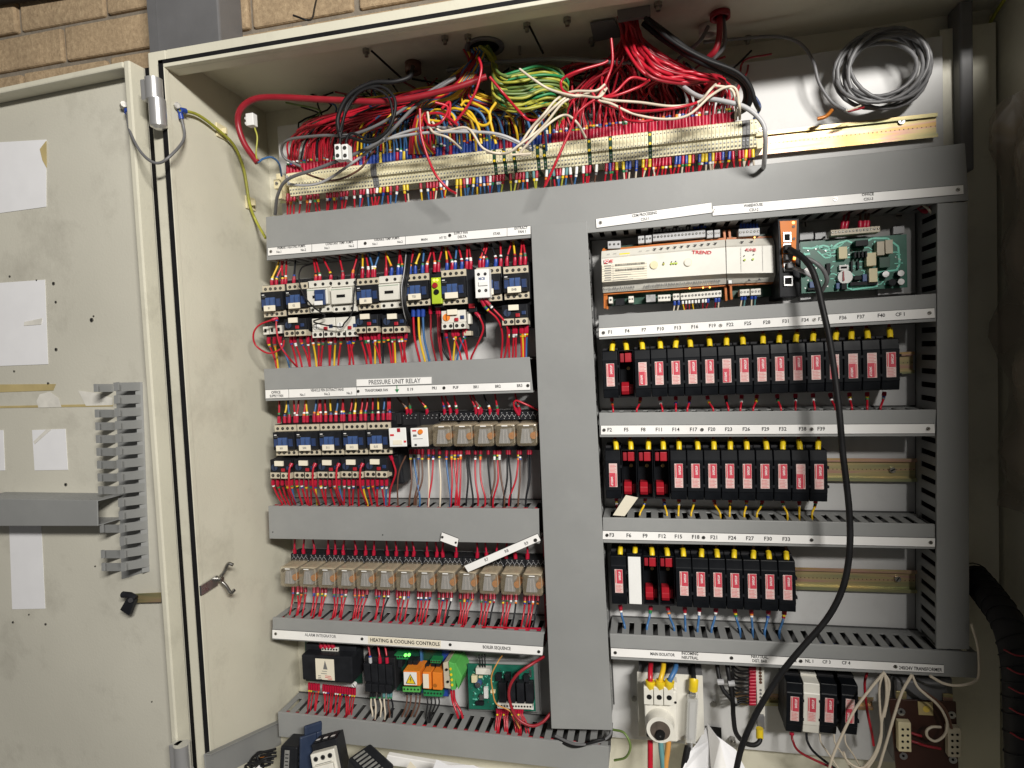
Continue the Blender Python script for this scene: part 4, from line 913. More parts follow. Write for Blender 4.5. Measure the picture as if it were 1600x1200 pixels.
wire([P(432,497,-.094), P(432,515,-.098), P(438,540,-.095), P(452,560,-.085), P(466,575,-.06)], .0016, 'red', 'red wire falling steeply beside the wide red loop', fer='blue_fer', fl=.006)
for j, (x, k) in enumerate(((646,'red'),(654,'yellow'),(661,'blue'))):
    wire([P(x, 482, -.066), P(x, 500, -.064), P(x+2, 530, -.062), P(x+9, 560, -.056), P(x+13, 580, -.048)], .0021, k, 'long bare-hanging %s wire below the contactor beside the lime relay' % k, 'three phase wires', fer='blue_fer', fl=.014)
for j, x in enumerate((672, 683, 686)):
    wire([P(x, 478, -.066), P(x+1, 500, -.062), P(x+2, 530, -.06), P(x+12-j*3, 575, -.05)], .0017, 'red_dk', 'dark red wire dropping below the lime relay', 'wires below the lime relay', fer='red_fer', fl=.014)
wire([P(690,520,-.05), P(692,545,-.05), P(703,565,-.05), P(712,580,-.045)], .0022, 'black', 'black wire curving behind the beige overload relay')
wire([P(752,468,-.10), P(760,482,-.095), P(778,500,-.085), P(785,525,-.07), P(783,560,-.058), P(783,575,-.05)], .0018, 'red', 'long red wire curving right from under the white add-on block', fer='red_fer', fl=.012, marks=mk(3))
wire([P(757,468,-.10), P(768,480,-.095), P(790,505,-.085), P(793,530,-.07), P(788,560,-.058), P(784,575,-.05)], .0018, 'red', 'second long red wire below the white add-on block, ending beside the first', fer='red_fer', fl=.012, marks=mk(3))
wire([P(743,488,-.075), P(750,497,-.075), P(755,515,-.07), P(745,540,-.065), P(736,560,-.056), P(735,575,-.05)], .0018, 'red', 'red wire bowing right of the beige overload relay', fer='red_fer', fl=.01)
# black bundle in front of the contactors
for j, (dx, k) in enumerate(((0,'rubber'),(3,'rubber'),(-2,'grey_light'),(5,'black'))):
    wire([P(637+dx,395,-.05), P(634+dx,425,-.098), P(630+dx,450,-.102), P(631+dx*.6,475,-.104), P(636+dx,497,-.09), P(642,510,-.06)], .0016 if k != 'rubber' else .0022, k, 'thin wire of the dark bundle crossing in front of the upper contactors', 'dark bundle over the contactors')
wire([P(488,412,-.05), P(472,418,-.085), P(467,435,-.098), P(474,460,-.100), P(490,480,-.102), P(508,494,-.104), P(490,503,-.104), P(530,511,-.106), P(538,505,-.106), P(550,488,-.104), P(553,460,-.102), P(557,435,-.09), P(562,412,-.05)], .0013, 'rubber', 'thin black flex looping over the white contactors and their overloads')
up2 = [(436,'red'),(445,'yellow'),(452,'blue'),(461,'red'),(464,'red'),(475,'red'),(480,'yellow'),(491,'blue'),(497,'red'),(501,'red'),(509,'red'),(517,'yellow'),(525,'blue'),(534,'red'),(537,'red'),(547,'red'),(554,'yellow'),(564,'red'),(571,'red'),(582,'red'),(591,'yellow'),(599,'blue'),(606,'red'),(609,'red')]
for x, k in up2:
    y0 = 661-(x-436)*.03; dx = rnd.uniform(-3, 5); y1 = 622-(x-436)*.03
    wire([P(x, y0, -.064), P(x, y0-13, -.063), P(x+dx*.5, y0-24, -.058), P(x+dx, y1-12, -.048)], .0018, k, '%s wire feeding contactor %s of the lower row' % (k, ['one','two','three','four','five'][min(4, int((x-432)/36))]), 'wires above the lower contactors', fer='red_fer', fl=.012, marks=mk(2))
for i in range(5):
    for j in range(5):
        x = 427+i*37+j*7.2; k = ('red','red','red','red','blue' if i in (0,2,4) else 'yellow')[j]
        y0 = 749; dx = 14-j*2 if i == 0 else rnd.uniform(-2, 9)
        wire([P(x, y0, -.074), P(x, y0+9, -.072), P(x+dx*.5, y0+26, -.064), P(x+dx, 787, -.058), P(x+dx+1, 797, -.050)], .0018, k, '%s wire under overload %s of the lower row' % (k, ['one','two','three','four','five'][i]), 'wires under the lower overloads', fer='red_fer', fl=.011, marks=mk(2))
for i in range(4):
    x = 456+i*37; wire([P(x, 724, -.095), P(x-4, 735, -.100), P(x-4, 760, -.098), P(x+1, 775, -.085), P(x+6, 788, -.062)], .0018, 'red', 'red wire arching in front of the gap right of lower overload %s' % ['one','two','three','four'][i], 'arching red wires', fer='red_fer', fl=.006)
wire([P(610,712,-.075), P(615,725,-.07), P(618,740,-.068), P(610,765,-.062), P(608,790,-.055)], .0018, 'red', 'red wire hanging at the right end of the lower contactor row', fer='red_fer', fl=.008)
wire([P(634,712,-.055), P(624,735,-.055), P(621,760,-.055), P(622,793,-.052)], .0015, 'brown', 'brown wire hanging beside the large black side housing')

# ------------------------------------------------------------------ terminal rail
tA = P(447, 272, -.060); tB = P(1184, 187, -.060); NT = 142
def tprof(k, wd):
    mb = MB(); mb.prof([(-.012,-.0235),(-.050,-.0235),(-.0535,-.0085),(-.060,-.0065),(-.060,.014),(-.052,.018),(-.036,.022),(-.012,.022)], .0003, wd-.0003, k)
    for z, r in ((-.005,.0014),(.010,.0014)):
        mb.cyl((wd*.5,-.0600,z),(wd*.5,-.0604,z), min(.0012, wd*.24), 'ink_grey', 8); 
    mb.box(wd*.25, wd*.75, -.0606, -.0601, .0008, .0060, 'cream' if k == 'term' else k)
    # wire funnel on the lower slope
    mb.box(wd*.30, wd*.72, -.0522, -.0500, -.0205, -.0180, 'ink_grey'); mb.box(wd*.30, wd*.72, -.0534, -.0515, -.0140, -.0120, 'relay_card')
    return mb
tw = (tB-tA).length/NT; thT = -math.atan2(tB.z-tA.z, tB.x-tA.x)
dark_at = {72,73,75,79,80,85,87,100,105,113}
green_px = [802,815,829,866,880,943,974,1031]
first = {}
for i in range(NT):
    a = tA.lerp(tB, i/NT); px = 447+(1184-447)*i/NT
    k = 'term'
    if any(abs(px-g) < 2.6 for g in green_px): k = 'green_dk'
    if 596 < px < 604 or 1159 < px < 1172: k = 'ink_grey'
    loc = Vector((a.x, 0, a.z-.014*math.cos(thT)))
    lab = {'term': 'narrow cream terminal block in the long row under the cables', 'green_dk': 'dark green earth terminal block in the cream terminal row', 'ink_grey': 'grey terminal block among the cream ones in the long row'}[k]
    if k not in first:
        o = thing('terminal_block', lab, 'terminal', loc, thT, 'terminals of the long row'); tprof(k, tw).build('terminal_body', o)
        if k == 'green_dk':
            mb = MB(); mb.cyl((tw*.5,-.0602,.010),(tw*.5,-.0612,.010),.0022,'yellow_fer',8); mb.cyl((tw*.5,-.0602,-.004),(tw*.5,-.0612,-.004),.0022,'yellow_fer',8); mb.build('yellow_screw', o)
        first[k] = o
    else: dup(first[k], loc, thT, lab)
for x, y, lab in ((437,292,'yellowed end stop at the left end of the terminal row'),(1187,210,'cream end stop at the right end of the terminal row')):
    a = P(x, y, -.05); o = thing('end_stop', lab, 'end stop', (a.x, 0, a.z)); mb = MB(); mb.box(a.x-.005, a.x+.004, -.052, -.012, a.z-.022, a.z+.024, 'cream'); mb.box(a.x-.007, a.x+.005, -.058, -.0522, a.z-.005, a.z+.012, 'cream'); mb.build('stop_body', o, o, .001); mb = MB(); screw(mb, (a.x, -.0585, a.z+.004), .003); mb.build('stop_screw', o, o)

# colour by position along the rail
def tcol(px):
    r = rnd.random()
    if px < 556: return 'red' if r < .6 else ('red_dk' if r < .94 else 'black')
    if px < 640: return 'red' if r < .35 else ('yellow' if r < .65 else 'blue')
    if px < 700: return 'red' if r < .3 else ('yellow' if r < .5 else ('blue' if r < .85 else 'teal'))
    if px < 830: return 'blue' if r < .45 else ('yellow' if r < .7 else 'red')
    if px < 880: return 'red' if r < .5 else ('gy_dk' if r < .7 else 'black')
    return 'red' if r < .6 else ('red_dk' if r < .9 else 'black')
def fcol(px, k):
    if px < 560: return 'red_fer'
    if px < 830: return rnd.choice(['blue_fer','blue_fer','red_fer','yellow_fer' if px < 640 else 'blue_fer'])
    return 'red_fer'
h1 = PZ(745, 76, ZT); h2 = PZ(980, 22, ZT)
gtop = 'field wires fanning out of the roof to the terminals'
cnt = 0
for i in range(NT):
    px = 447+(1184-447)*(i+.5)/NT
    if px > 1150: continue
    y = 272-(px-447)*.1153
    k = tcol(px); f = fcol(px, k)
    jy = rnd.uniform(-8, 8); J = lambda s: rnd.uniform(-s, s)
    yy = -.050+J(.002)
    if px < 600:
        t = (px-447)/153
        top = 196+jy-t*30+(rnd.random()**2)*20
        pts = [P(px, y, yy), P(px+J(1), y-24, yy-.004), P(px+6+J(4), (y-24+top)/2-6, -.065+J(.01)), P(px+35+J(8)+(1-t)*8, top-8, -.075+J(.015)), P(630+J(14)+t*18, 160+J(12)-t*8, -.085+J(.015)), P(700+J(6), 138+J(8), -.095+J(.01)), P(730+J(5), 108+J(3), -.10+J(.008)), P(742+J(5), 84, h1.y+J(.006)), h1+Vector((J(.012)-.006, J(.012), .004))]
        where = 'left third'
    elif px < 700:
        t = (px-600)/100
        pts = [P(px, y, yy), P(px+J(1), y-22, yy-.004), P(px+J(2)-1, y-50, -.068+J(.006)), P(px+2+J(3)+(1-t)*14, y-80-t*3, -.080+J(.01)), P(680+J(3)+t*22, 160-t*4+J(3), -.092+J(.008)), P(728+J(3)+t*6, 118+J(2), -.10+J(.006)), P(748+J(4), 84, h1.y+J(.006)), h1+Vector((J(.012)+.002, J(.012), .004))]
        where = 'middle'
    elif px < 862:
        t = (px-700)/162
        k = ('blue','yellow','red','blue','yellow','red_dk')[i % 6]; f = 'blue_fer' if rnd.random() < .8 else 'red_fer'
        pts = [P(px, y, yy), P(px+J(.6), y-22, yy-.004), P(px-4+J(1.5), y-46, -.062+J(.004)), P(px-22+J(2), 186-t*14+J(4), -.072+J(.006)), P(px-50-t*30+J(3), 166-t*6+J(4), -.085+J(.006)), P(712+J(4)+t*24, 148+J(4), -.095+J(.008)), P(740+J(4)+t*4, 112+J(3), -.105+J(.006)), P(752+J(5), 84, h1.y+J(.006)), h1+Vector((J(.012)+.004, J(.012), .004))]
        where = 'part right of the middle'
    elif px < 1000:
        t = (px-860)/140
        pts = [P(px, y, yy), P(px+J(1), y-22, yy-.003), P(px+J(6), y-48, -.055+J(.015)), P(px+10+J(14), 120+J(14), -.07+J(.015)), P(962+J(12)+t*10, 92+J(8), -.09+J(.015)), P(978+J(8), 60, h2.y+.02+J(.01)), h2+Vector((J(.016), J(.006), .003))]
        where = 'part under the roof plate'
    else:
        t = (px-1000)/150
        pts = [P(px, y, yy), P(px+J(1), y-24, yy-.003), P(px+4+J(5), y-44, -.055+J(.01)), P(px-8+J(5), 136-t*8+J(5), -.075+J(.012)), P(1040+t*50+J(8), 112+J(8), -.095+J(.014)), P(1003+J(8)+t*14, 76+J(6), -.105+J(.012)), P(988+J(6)+t*6, 44, h2.y+J(.008)), h2+Vector((J(.016)+.004, J(.006), .003))]
        where = 'right third'
    rr = .0019 if px > 860 else .0017
    wire(pts, rr, k, '%s wire entering the %s of the terminal row' % ({'gy_dk': 'green-yellow', 'teal': 'teal'}.get(k, k), where), gtop, fer=f, fl=.015, marks=mk(2) if rnd.random() < .6 else None, sm=6)
# thicker coloured conductors of the first bundle
for j in range(16):
    k = ['red','red_dk','red','yellow','blue','red','yellow','blue','teal','red_dk','yellow','blue','yellow','blue','yellow','red'][j]
    s = j/15; J = lambda a: rnd.uniform(-a, a)
    wire([h1+Vector((-.022+s*.03, J(.006), .003)), P(733+s*16, 96, h1.y+.006), P(722+s*20, 120, -.112), P(695+s*22, 146+J(4), -.108), P(662+s*14, 156+s*10, -.10), P(650+s*10, 185, -.095), P(642+s*20, 215+J(4), -.075), P(640+s*40, 240, -.055)], .0024, k, '%s conductor sweeping from the middle roof hole down to the terminals' % {'red_dk': 'dark red'}.get(k, k), 'sweeping conductors of the middle roof hole')
for j in range(36):
    k = rnd.choice(['gy','gy_dk','gy','green','gy']); J = lambda a: rnd.uniform(-a, a); s = j/35
    wire([h1+Vector((.010+J(.010), J(.012), .003)), P(768+s*5+J(3), 96+J(3), h1.y+J(.01)), P(774+J(5)+(1-s)*8, 116+s*42, -.125+J(.012)), P(812+J(5), 112+s*62+J(3), -.12+J(.012)), P(852+J(6), 104+s*58+J(4), -.11+J(.012)), P(880+J(8), 122+s*42+J(4), -.09+J(.01)), P(876+J(10), 172+J(8), -.055), P(865+J(20), 200+J(6), -.045)], .0021, k, 'green and yellow earth wire of the thick sheaf right of the middle roof hole', 'earth wire sheaf')
for j in range(24):
    J = lambda a: rnd.uniform(-a, a); s = j/23
    wire([h2+Vector((J(.018), J(.006), .003)), P(975+s*22+J(3), 55, h2.y+.01+J(.01)), P(985+s*28+J(5), 84+J(4), -.12+J(.015)), P(1018+s*30+J(8), 104+(1-s)*18+J(4), -.12+J(.02)), P(1075+s*14+J(6), 116+(1-s)*12+J(4), -.105+J(.015)), P(1112+s*16+J(8), 124+J(5), -.085+J(.01)), P(1124+J(14)-(1-s)*20, 148+J(6), -.06)], .0024, 'red' if j % 5 else 'red_dk', 'red conductor of the thick sheaf falling right from the roof plate', 'red conductor sheaf')
# background tangle + stubs (nobody could count)
w = MB()
for j in range(70):
    x = rnd.uniform(470, 1150); y = 200-(x-447)*.09; J = lambda a: rnd.uniform(-a, a)
    q = smooth([P(x, y+20, -.035), P(x+J(20), y-5, -.03+J(.012)), P(x+J(40), y-30+J(14), -.025+J(.012)), P(x+J(60), y-45+J(20), -.02+J(.012))], 4)
    w.tube(q, .0017, rnd.choice(['red_dk','red_dk','black','blue','black','gy_dk'] if x < 900 else ['red_dk','black','red_dk','red']), 5)
for j in range(150):
    x = rnd.uniform(450, 860); y = 262-(x-447)*.1153; J = lambda a: rnd.uniform(-a, a); t = (x-450)/410; Yd = -.045+J(.012)
    if t < .45: mid = [P(x+8+J(8), y-48-J(12), Yd-.01), P(x+70+J(20), y-72+J(10)+t*10, Yd-.025), P(690+J(14), 146+J(10), Yd-.04)]
    else: mid = [P(x-2+J(4), y-40-J(8), Yd-.005), P(x-24+J(8), 178+J(10), Yd-.02), P(x-62-(t-.45)*40+J(10), 160+J(10), Yd-.035), P(716+J(12), 138+J(8), Yd-.045)]
    w.tube(smooth([P(x, y+8, -.046)]+mid+[P(744+J(6), 92, h1.y+J(.01))], 4), .0017, rnd.choice(['red','red_dk','red_dk','red','black'] if x < 580 else ['red_dk','blue','yellow','red','blue_dk','yellow','red_dk']), 5)
for j in range(60):
    x = rnd.uniform(870, 1130); y = 222-(x-870)*.1153; J = lambda a: rnd.uniform(-a, a)
    w.tube(smooth([P(x, y, -.044), P(x+J(6), y-26, -.045+J(.01)), P(x+J(10)-4, y-52+J(8), -.05+J(.012)), P(1000+(x-1000)*.55+J(14), 104+J(10), -.07+J(.015))], 4), .0018, rnd.choice(['red','red_dk','red_dk','black','brown']), 5)
tag(w.build('wire_tangle'), 'dense dark tangle of thin wires behind the terminal row', 'wires', kind='stuff')
w = MB()
for i in range(NT):
    if rnd.random() < .28: continue
    px = 447+(1184-447)*(i+.5)/NT; y = 309-(px-447)*.095; yt = 336-(px-415)*.1055
    if px < 560: k = 'red'; f = 'red_fer'
    elif px < 780: k = rnd.choice(['yellow','blue','red','red','blue','wire_white' if px > 620 else 'red']); f = rnd.choice(['yellow_fer','blue_fer','red_fer','white'])
    elif px < 940: k = rnd.choice(['wire_white','red','gy','blue','brown']); f = rnd.choice(['white','red_fer','teal'])
    else: k = rnd.choice(['red','red','red','wire_white']); f = rnd.choice(['red_fer','blue_fer','yellow_fer'])
    dx = rnd.uniform(-6, 4); q = smooth([P(px, y-6, -.046), P(px+dx*.2, y+6, -.046), P(px+dx, yt+6, -.040), P(px+dx, yt+16, -.036)], 4)
    w.tube(q, .0016, k, 6); w.tube(q[:5], .0027, f if rnd.random() < .7 else 'red_fer', 6); w.tube([q[4].lerp(q[5], .2), q[5]], .0025, rnd.choice(MK), 6)
tag(w.build('wire_ends'), 'short coloured wire ends dropping from the terminal row behind the longest duct', 'wires', kind='stuff')
# wires packed inside the ducts, seen through slots
w = MB()
def packed(a, b, n, ks=('red_dk','red','red_fer','black'), spread=8, y0=-.062, y1=-.030):
    for j in range(n):
        J = lambda s: rnd.uniform(-s, s); pts = []
        for t in (0, .2, .4, .6, .8, 1): 
            pts.append(P(a[0]+(b[0]-a[0])*t+(J(spread) if abs(b[1]-a[1]) > abs(b[0]-a[0]) else 0), a[1]+(b[1]-a[1])*t+(J(spread) if abs(b[0]-a[0]) >= abs(b[1]-a[1]) else 0), rnd.uniform(y0, y1)))
        w.tube(smooth(pts, 4), .0018, rnd.choice(ks), 5)
packed((430,980),(845,1003), 14); packed((440,1128),(940,1180), 14); packed((440,966),(845,985), 9, y0=-.066, y1=-.040, spread=3); packed((445,1114),(940,1164), 9, y0=-.066, y1=-.040, spread=3); packed((430,792),(840,796), 6, y0=-.066, y1=-.040, spread=3); packed((950,812),(1455,821), 4, ('yellow','black','blue_dk','black'), y0=-.060, y1=-.040, spread=3); packed((957,994),(1500,1018), 4, ('blue_dk','black','black'), y0=-.055, y1=-.030, spread=3); packed((425,818),(840,823), 10); packed((420,600),(825,588), 8); packed((425,370),(1500,270), 14)
packed((872,370),(905,1130), 18, spread=24); packed((940,510),(1460,482), 6); packed((940,665),(1455,662), 6); packed((945,828),(1455,838), 6, ('yellow','black','blue','black')); packed((957,1012),(1500,1038), 6, ('blue','black','black'), y0=-.04); packed((1490,330),(1490,1000), 10, spread=12)
packed((838,370),(856,1000), 6, spread=3, y0=-.055, y1=-.02)
tag(w.build('packed_wires'), 'red and dark wires packed inside the ducts, glimpsed through the slots', 'wires', kind='stuff')

# ------------------------------------------------------------------ cables in the roof space
def cable(pts, r, k, label, name='cable', cat='cable', n=10, group=None):
    w = MB(); w.tube(smooth(pts, 8), r, k, n); return tag(w.build(name), label, cat, group)
cable([P(760,120,-.12), P(700,140,-.13), P(610,158,-.14), P(520,156,-.15), P(430,152,-.16), P(395,156,-.165), P(375,172,-.165), P(372,195,-.16), P(382,225,-.155), P(402,254,-.15)], .0050, 'red_dk', 'thick crimson cable looping round the upper left corner inside the cabinet')
wire([P(403,254,-.15), P(412,248,-.14), P(425,246,-.12), P(436,256,-.10), P(440,275,-.07)], .0018, 'blue', 'blue core leaving the end of the thick crimson cable')
wire([P(403,253,-.15), P(400,240,-.155), P(402,215,-.155), P(398,200,-.155)], .0014, 'gy', 'short green-yellow core rising to the white connector')
cn = thing('strip_connector', 'single white connector on the wall by the crimson cable', 'connector', P(394,188,-.155)); mb = MB(); a = P(394,188,-.155); mb.box(a.x-.008, a.x+.006, a.y-.006, a.y+.006, a.z-.010, a.z+.010, 'white'); mb.build('connector_body', cn, cn, .001); mb = MB(); mb.cyl(a+Vector((-.008,0,.004)), a+Vector((-.012,0,.004)), .003, 'white', 8); mb.cyl(a+Vector((-.008,0,-.004)), a+Vector((-.012,0,-.004)), .003, 'white', 8); mb.build('connector_stub', cn, cn)
cable([P(430,335,-.07), P(434,305,-.10), P(450,280,-.12), P(500,262,-.13), P(560,238,-.13), P(600,215,-.125), P(650,165,-.12), P(690,135,-.12), P(712,122,-.115)], .0028, 'grey_cable', 'grey cable rising from the left end of the longest duct over the wires', group='grey cables over the terminals')
cable([P(712,118,-.11), P(660,150,-.12), P(600,190,-.13), P(550,210,-.13), P(500,212,-.12), P(452,218,-.10), P(440,232,-.08), P(446,248,-.07), P(470,260,-.06)], .0024, 'grey_cable', 'grey cable arching over the left red wires', group='grey cables over the terminals')
cable([P(448,276,-.085), P(455,288,-.10), P(500,286,-.11), P(550,255,-.12), P(600,220,-.12), P(660,200,-.13), P(720,202,-.13), P(770,210,-.13), P(805,222,-.12), P(830,235,-.10)], .0022, 'grey_light', 'pale grey cable snaking over the cream terminals', group='grey cables over the terminals')
cable([P(600,218,-.13), P(660,208,-.14), P(720,206,-.145), P(780,210,-.145), P(830,232,-.13)], .0023, 'grey_light', 'long sagging grey cable crossing in front of the blue wires', group='grey cables over the terminals')
cable([P(470,262,-.09), P(480,272,-.10), P(520,282,-.11), P(560,266,-.115), P(580,240,-.115), P(602,205,-.11), P(625,180,-.1)], .0018, 'brown', 'brown wire curving over the cream terminals at the left')
# black twin cable loop with white connector block
bl_ = [P(645,104,-.13), P(640,120,-.14), P(615,128,-.15), P(580,130,-.155), P(545,150,-.16), P(528,185,-.16), P(532,215,-.16)]
cable(bl_, .0036, 'rubber', 'thick black flex coming from the brown gland down to the white connector', group='black flex with white connector')
cable([P(532,215,-.16), P(545,214,-.155), P(580,222,-.155), P(608,200,-.155), P(618,165,-.155), P(610,145,-.155), P(590,135,-.155), P(560,145,-.158), P(540,175,-.16), P(533,205,-.16), P(531,226,-.158)], .0026, 'rubber', 'black flex forming the round loop above the white connector', group='black flex with white connector')
cable([P(531,205,-.163), P(536,188,-.163), P(545,160,-.16), P(575,138,-.158), P(605,150,-.155), P(613,180,-.155), P(604,205,-.155), P(578,218,-.156), P(550,208,-.158), P(541,220,-.158), P(543,228,-.158)], .0020, 'rubber', 'thinner black flex of the loop above the white connector', group='black flex with white connector')
cn = thing('strip_connector', 'white two-way screw connector hanging in front of the wires', 'connector', P(538,240,-.158)); mb = MB()
for k_ in (0, 1):
    a = P(526+k_*11.5, 228, -.160); b = P(536+k_*11.5, 251, -.160); mb.box(a.x, b.x, -.168, -.152, b.z, a.z, 'white')
    for z in (.25, .75): zc = a.z+(b.z-a.z)*z; xc = (a.x+b.x)/2; mb.cyl((xc,-.168,zc), (xc,-.1684,zc), .0032, 'hole', 10); mb.cyl((xc,-.1684,zc), (xc,-.1688,zc), .0022, 'screw', 10)
mb.build('connector_body', cn, cn, .0008)
# tie rods / cable ties from bolts
for a, b, lb in (((580,79),(629,124),'long'),((827,40),(849,84),'short')):
    w = MB(); w.tube([PZ(*a, ZT-.012), P(*b, -.125)], .0017, 'hole', 6); tag(w.build('cable_tie'), '%s thin black tie hanging from a roof bolt' % lb, 'cable tie')
cable([P(1010,30,h2.y-.01), P(1040,52,-.13), P(1080,82,-.13), P(1130,105,-.12), P(1160,122,-.11), P(1172,142,-.10), P(1168,165,-.085), P(1150,178,-.06)], .0050, 'rubber', 'outer thick black cable sweeping right from the roof plate', group='thick black cables')
cable([P(1005,36,h2.y), P(1035,60,-.12), P(1085,92,-.125), P(1130,112,-.11), P(1158,128,-.10), P(1166,150,-.09), P(1158,170,-.07), P(1145,182,-.055)], .0044, 'rubber', 'inner thick black cable sweeping right from the roof plate', group='thick black cables')
cable([P(1008,28,h2.y-.02), P(1050,64,-.145), P(1100,92,-.14), P(1150,112,-.13), P(1172,135,-.12), P(1180,160,-.11), P(1186,172,-.09)], .0030, 'rubber', 'slimmer black cable beside the thick black ones at the roof plate')
cable([PZ(1124,24,ZT-.004), P(1124,55,-.10), P(1118,78,-.10), P(1105,92,-.09)], .0046, 'red_dk', 'crimson cable dropping from the red grommet')
cable([PZ(1130,26,ZT-.004), P(1133,60,-.09), P(1128,78,-.09), P(1108,97,-.08)], .0030, 'grey_cable', 'grey cable dropping from the red grommet beside the crimson one')
cable([PZ(1106,42,ZT-.01), P(1095,62,-.08), P(1075,80,-.07), P(1060,92,-.06)], .0030, 'grey_cable', 'grey cable dropping from the white gland')
cable([P(700,110,-.06), P(760,100,-.09), P(820,94,-.10), P(880,92,-.10), P(940,96,-.10), P(985,98,-.09)], .0034, 'grey_cable', 'grey cable running level behind the green and yellow sheaf')
cable([P(1060,130,-.10), P(1090,150,-.13), P(1130,158,-.145), P(1165,168,-.15), P(1190,190,-.15), P(1196,215,-.145), P(1194,253,-.11), P(1193,262,-.08)], .0034, 'grey_light', 'pale grey cable curving down over the right end of the terminals')
cable([P(1170,140,-.06), P(1184,158,-.06), P(1187,170,-.06), P(1178,186,-.05)], .0022, 'blue_dk', 'dark blue wire at the right end of the terminals')
# cream and red loose wires in front
cream = [[(945,132),(930,142),(895,143),(870,155),(850,178),(830,200),(815,222),(808,232)],[(944,135),(925,148),(890,150),(865,168),(842,192),(826,215),(812,228)],[(948,138),(935,152),(905,150),(880,160),(855,190),(840,205),(812,226),(790,240),(760,238)],
 [(945,140),(938,150),(950,156),(1000,160),(1050,166),(1090,160),(1110,140),(1118,132)],[(942,142),(935,156),(955,162),(990,178),(1035,186),(1075,180),(1110,150),(1135,136),(1150,140),(1155,165),(1156,186)],[(800,242),(830,240),(812,240),(850,200),(880,180),(900,190),(915,215)],
 [(1118,134),(1140,138),(1148,150),(1150,170),(1150,187)],[(812,108),(835,125),(860,140),(900,150),(920,145)],[(675,190),(690,205),(730,200),(755,232),(785,240),(808,232)],[(668,175),(675,205),(700,215),(720,232)]]
for i, c in enumerate(cream):
    wire([P(x, y, -.150+(.03 if j == len(c)-1 else 0)+rnd.uniform(-.006, .006)) for j, (x, y) in enumerate(c)], .0019, 'wire_white', 'loose cream wire of the pale bunch draped over the red wires' if i < 8 else 'thin cream wire tangled above the middle terminals', 'loose cream wires', cat='wire', n=8)
redl = [[(765,120),(790,150),(815,178),(828,188),(850,186)],[(690,170),(703,160),(702,190),(712,190),(740,150),(752,110),(748,90)],[(656,170),(658,210),(670,250),(682,275),(700,295),(712,302)],[(955,60),(957,95),(950,120),(935,150),(915,165),(900,180),(890,205),(868,255),(852,290)],
 [(922,138),(935,158),(960,168),(1000,174),(1060,168),(1100,155),(1125,130)],[(900,150),(880,142),(878,125),(900,112),(940,100),(950,95)],[(930,158),(960,145),(985,122),(1010,125)],[(967,165),(975,185),(1000,190),(1030,186)],[(935,152),(960,150),(1000,135),(1015,125)],[(680,160),(700,168),(690,190),(672,196),(664,180),(690,178),(715,195)]]
for i, c in enumerate(redl):
    wire([P(x, y, -.148+rnd.uniform(-.008, .008)) for x, y in c], .0021, 'red', ['red wire slanting across the earth sheaf','red wire kinked above the middle terminals','red wire falling over the terminals to the longest duct, left of middle','long red wire crossing the cream bunch down to the longest duct','red wire sagging with the cream wires to the right','red wire looping left of the red sheaf','red wire curving below the roof plate','short red wire hooked over the right terminals','red wire behind the cream bunch','coiled red wire end above the middle terminals'][i], 'loose red wires', n=8)
for i, c in enumerate([[(690,190),(668,186),(680,172),(705,178),(712,192)],[(720,165),(730,158),(760,172),(766,190),(750,195),(722,170)],[(775,160),(765,178),(770,205),(775,225)],[(715,170),(735,176),(748,200),(752,225)]]):
    wire([P(x, y, -.135) for x, y in c], .0022, 'yellow', ['yellow wire end curled above the middle terminals','yellow wire in an open loop under the roof hole','yellow wire dropping right of the loop','yellow wire arching over the blue ones'][i], 'loose yellow wires', n=8)
for i in range(8):
    x = 700+i*22; J = lambda a: rnd.uniform(-a, a)
    wire([P(x, 235, -.06), P(x-3, 205, -.09), P(x-14, 178, -.10), P(x-34+J(4), 170+J(5), -.10), P(x-50, 186, -.08)], .0022, ['blue','yellow'][i % 3 == 2], 'thick conductor bent over above the blue ferrules', 'bent conductors above the blue ferrules')
# coiled grey cable
pts = []; c0 = P(1372, 116, -.022); N = 8
for i in range(N*24+1):
    a = 2*math.pi*i/24+3.6; turn = i/24
    rx = .056+.0035*math.sin(turn*2.3)+.006*math.sin(turn*.9); rz = .049+.004*math.cos(turn*1.7)+.005*math.sin(turn*1.1)
    pts.append(c0+Vector((rx*math.cos(a)+.010*math.sin(turn*1.9), -.010+.018*math.sin(a+turn)*.5-.0022*turn, rz*math.sin(a)+.006*math.cos(turn*2.7))))
tail = [P(1100,66,-.05), P(1160,60,-.03), P(1215,57,-.03), P(1250,68,-.03), P(1270,95,-.035), P(1280,130,-.035), P(1300,160,-.035), P(1320,172,-.04)]
w = MB(); w.tube(smooth(tail, 8), .0024, 'grey_cable', 10); cc = thing('coiled_cable', 'coiled grey cable hung in the upper right corner above the bare gold rail', 'cable', (c0.x, 0, c0.z)); w.build('cable_tail', cc, cc)
w = MB(); w.tube(pts, .0029, 'grey_cable', 10); w.build('cable_coil', cc, cc)
w = MB(); w.tube(smooth([P(1350,168,-.05), P(1335,172,-.055), P(1325,174,-.055)]), .0015, 'red_dk'); w.tube(smooth([P(1345,165,-.05), P(1330,171,-.056), P(1322,173,-.056)]), .0013, 'wire_white'); w.build('bare_cores', cc, cc)
w = MB(); w.tube(smooth([P(1300,172,-.03), P(1290,182,-.035), P(1277,186,-.035)]), .003, 'copper'); w.build('copper_end', cc, cc)

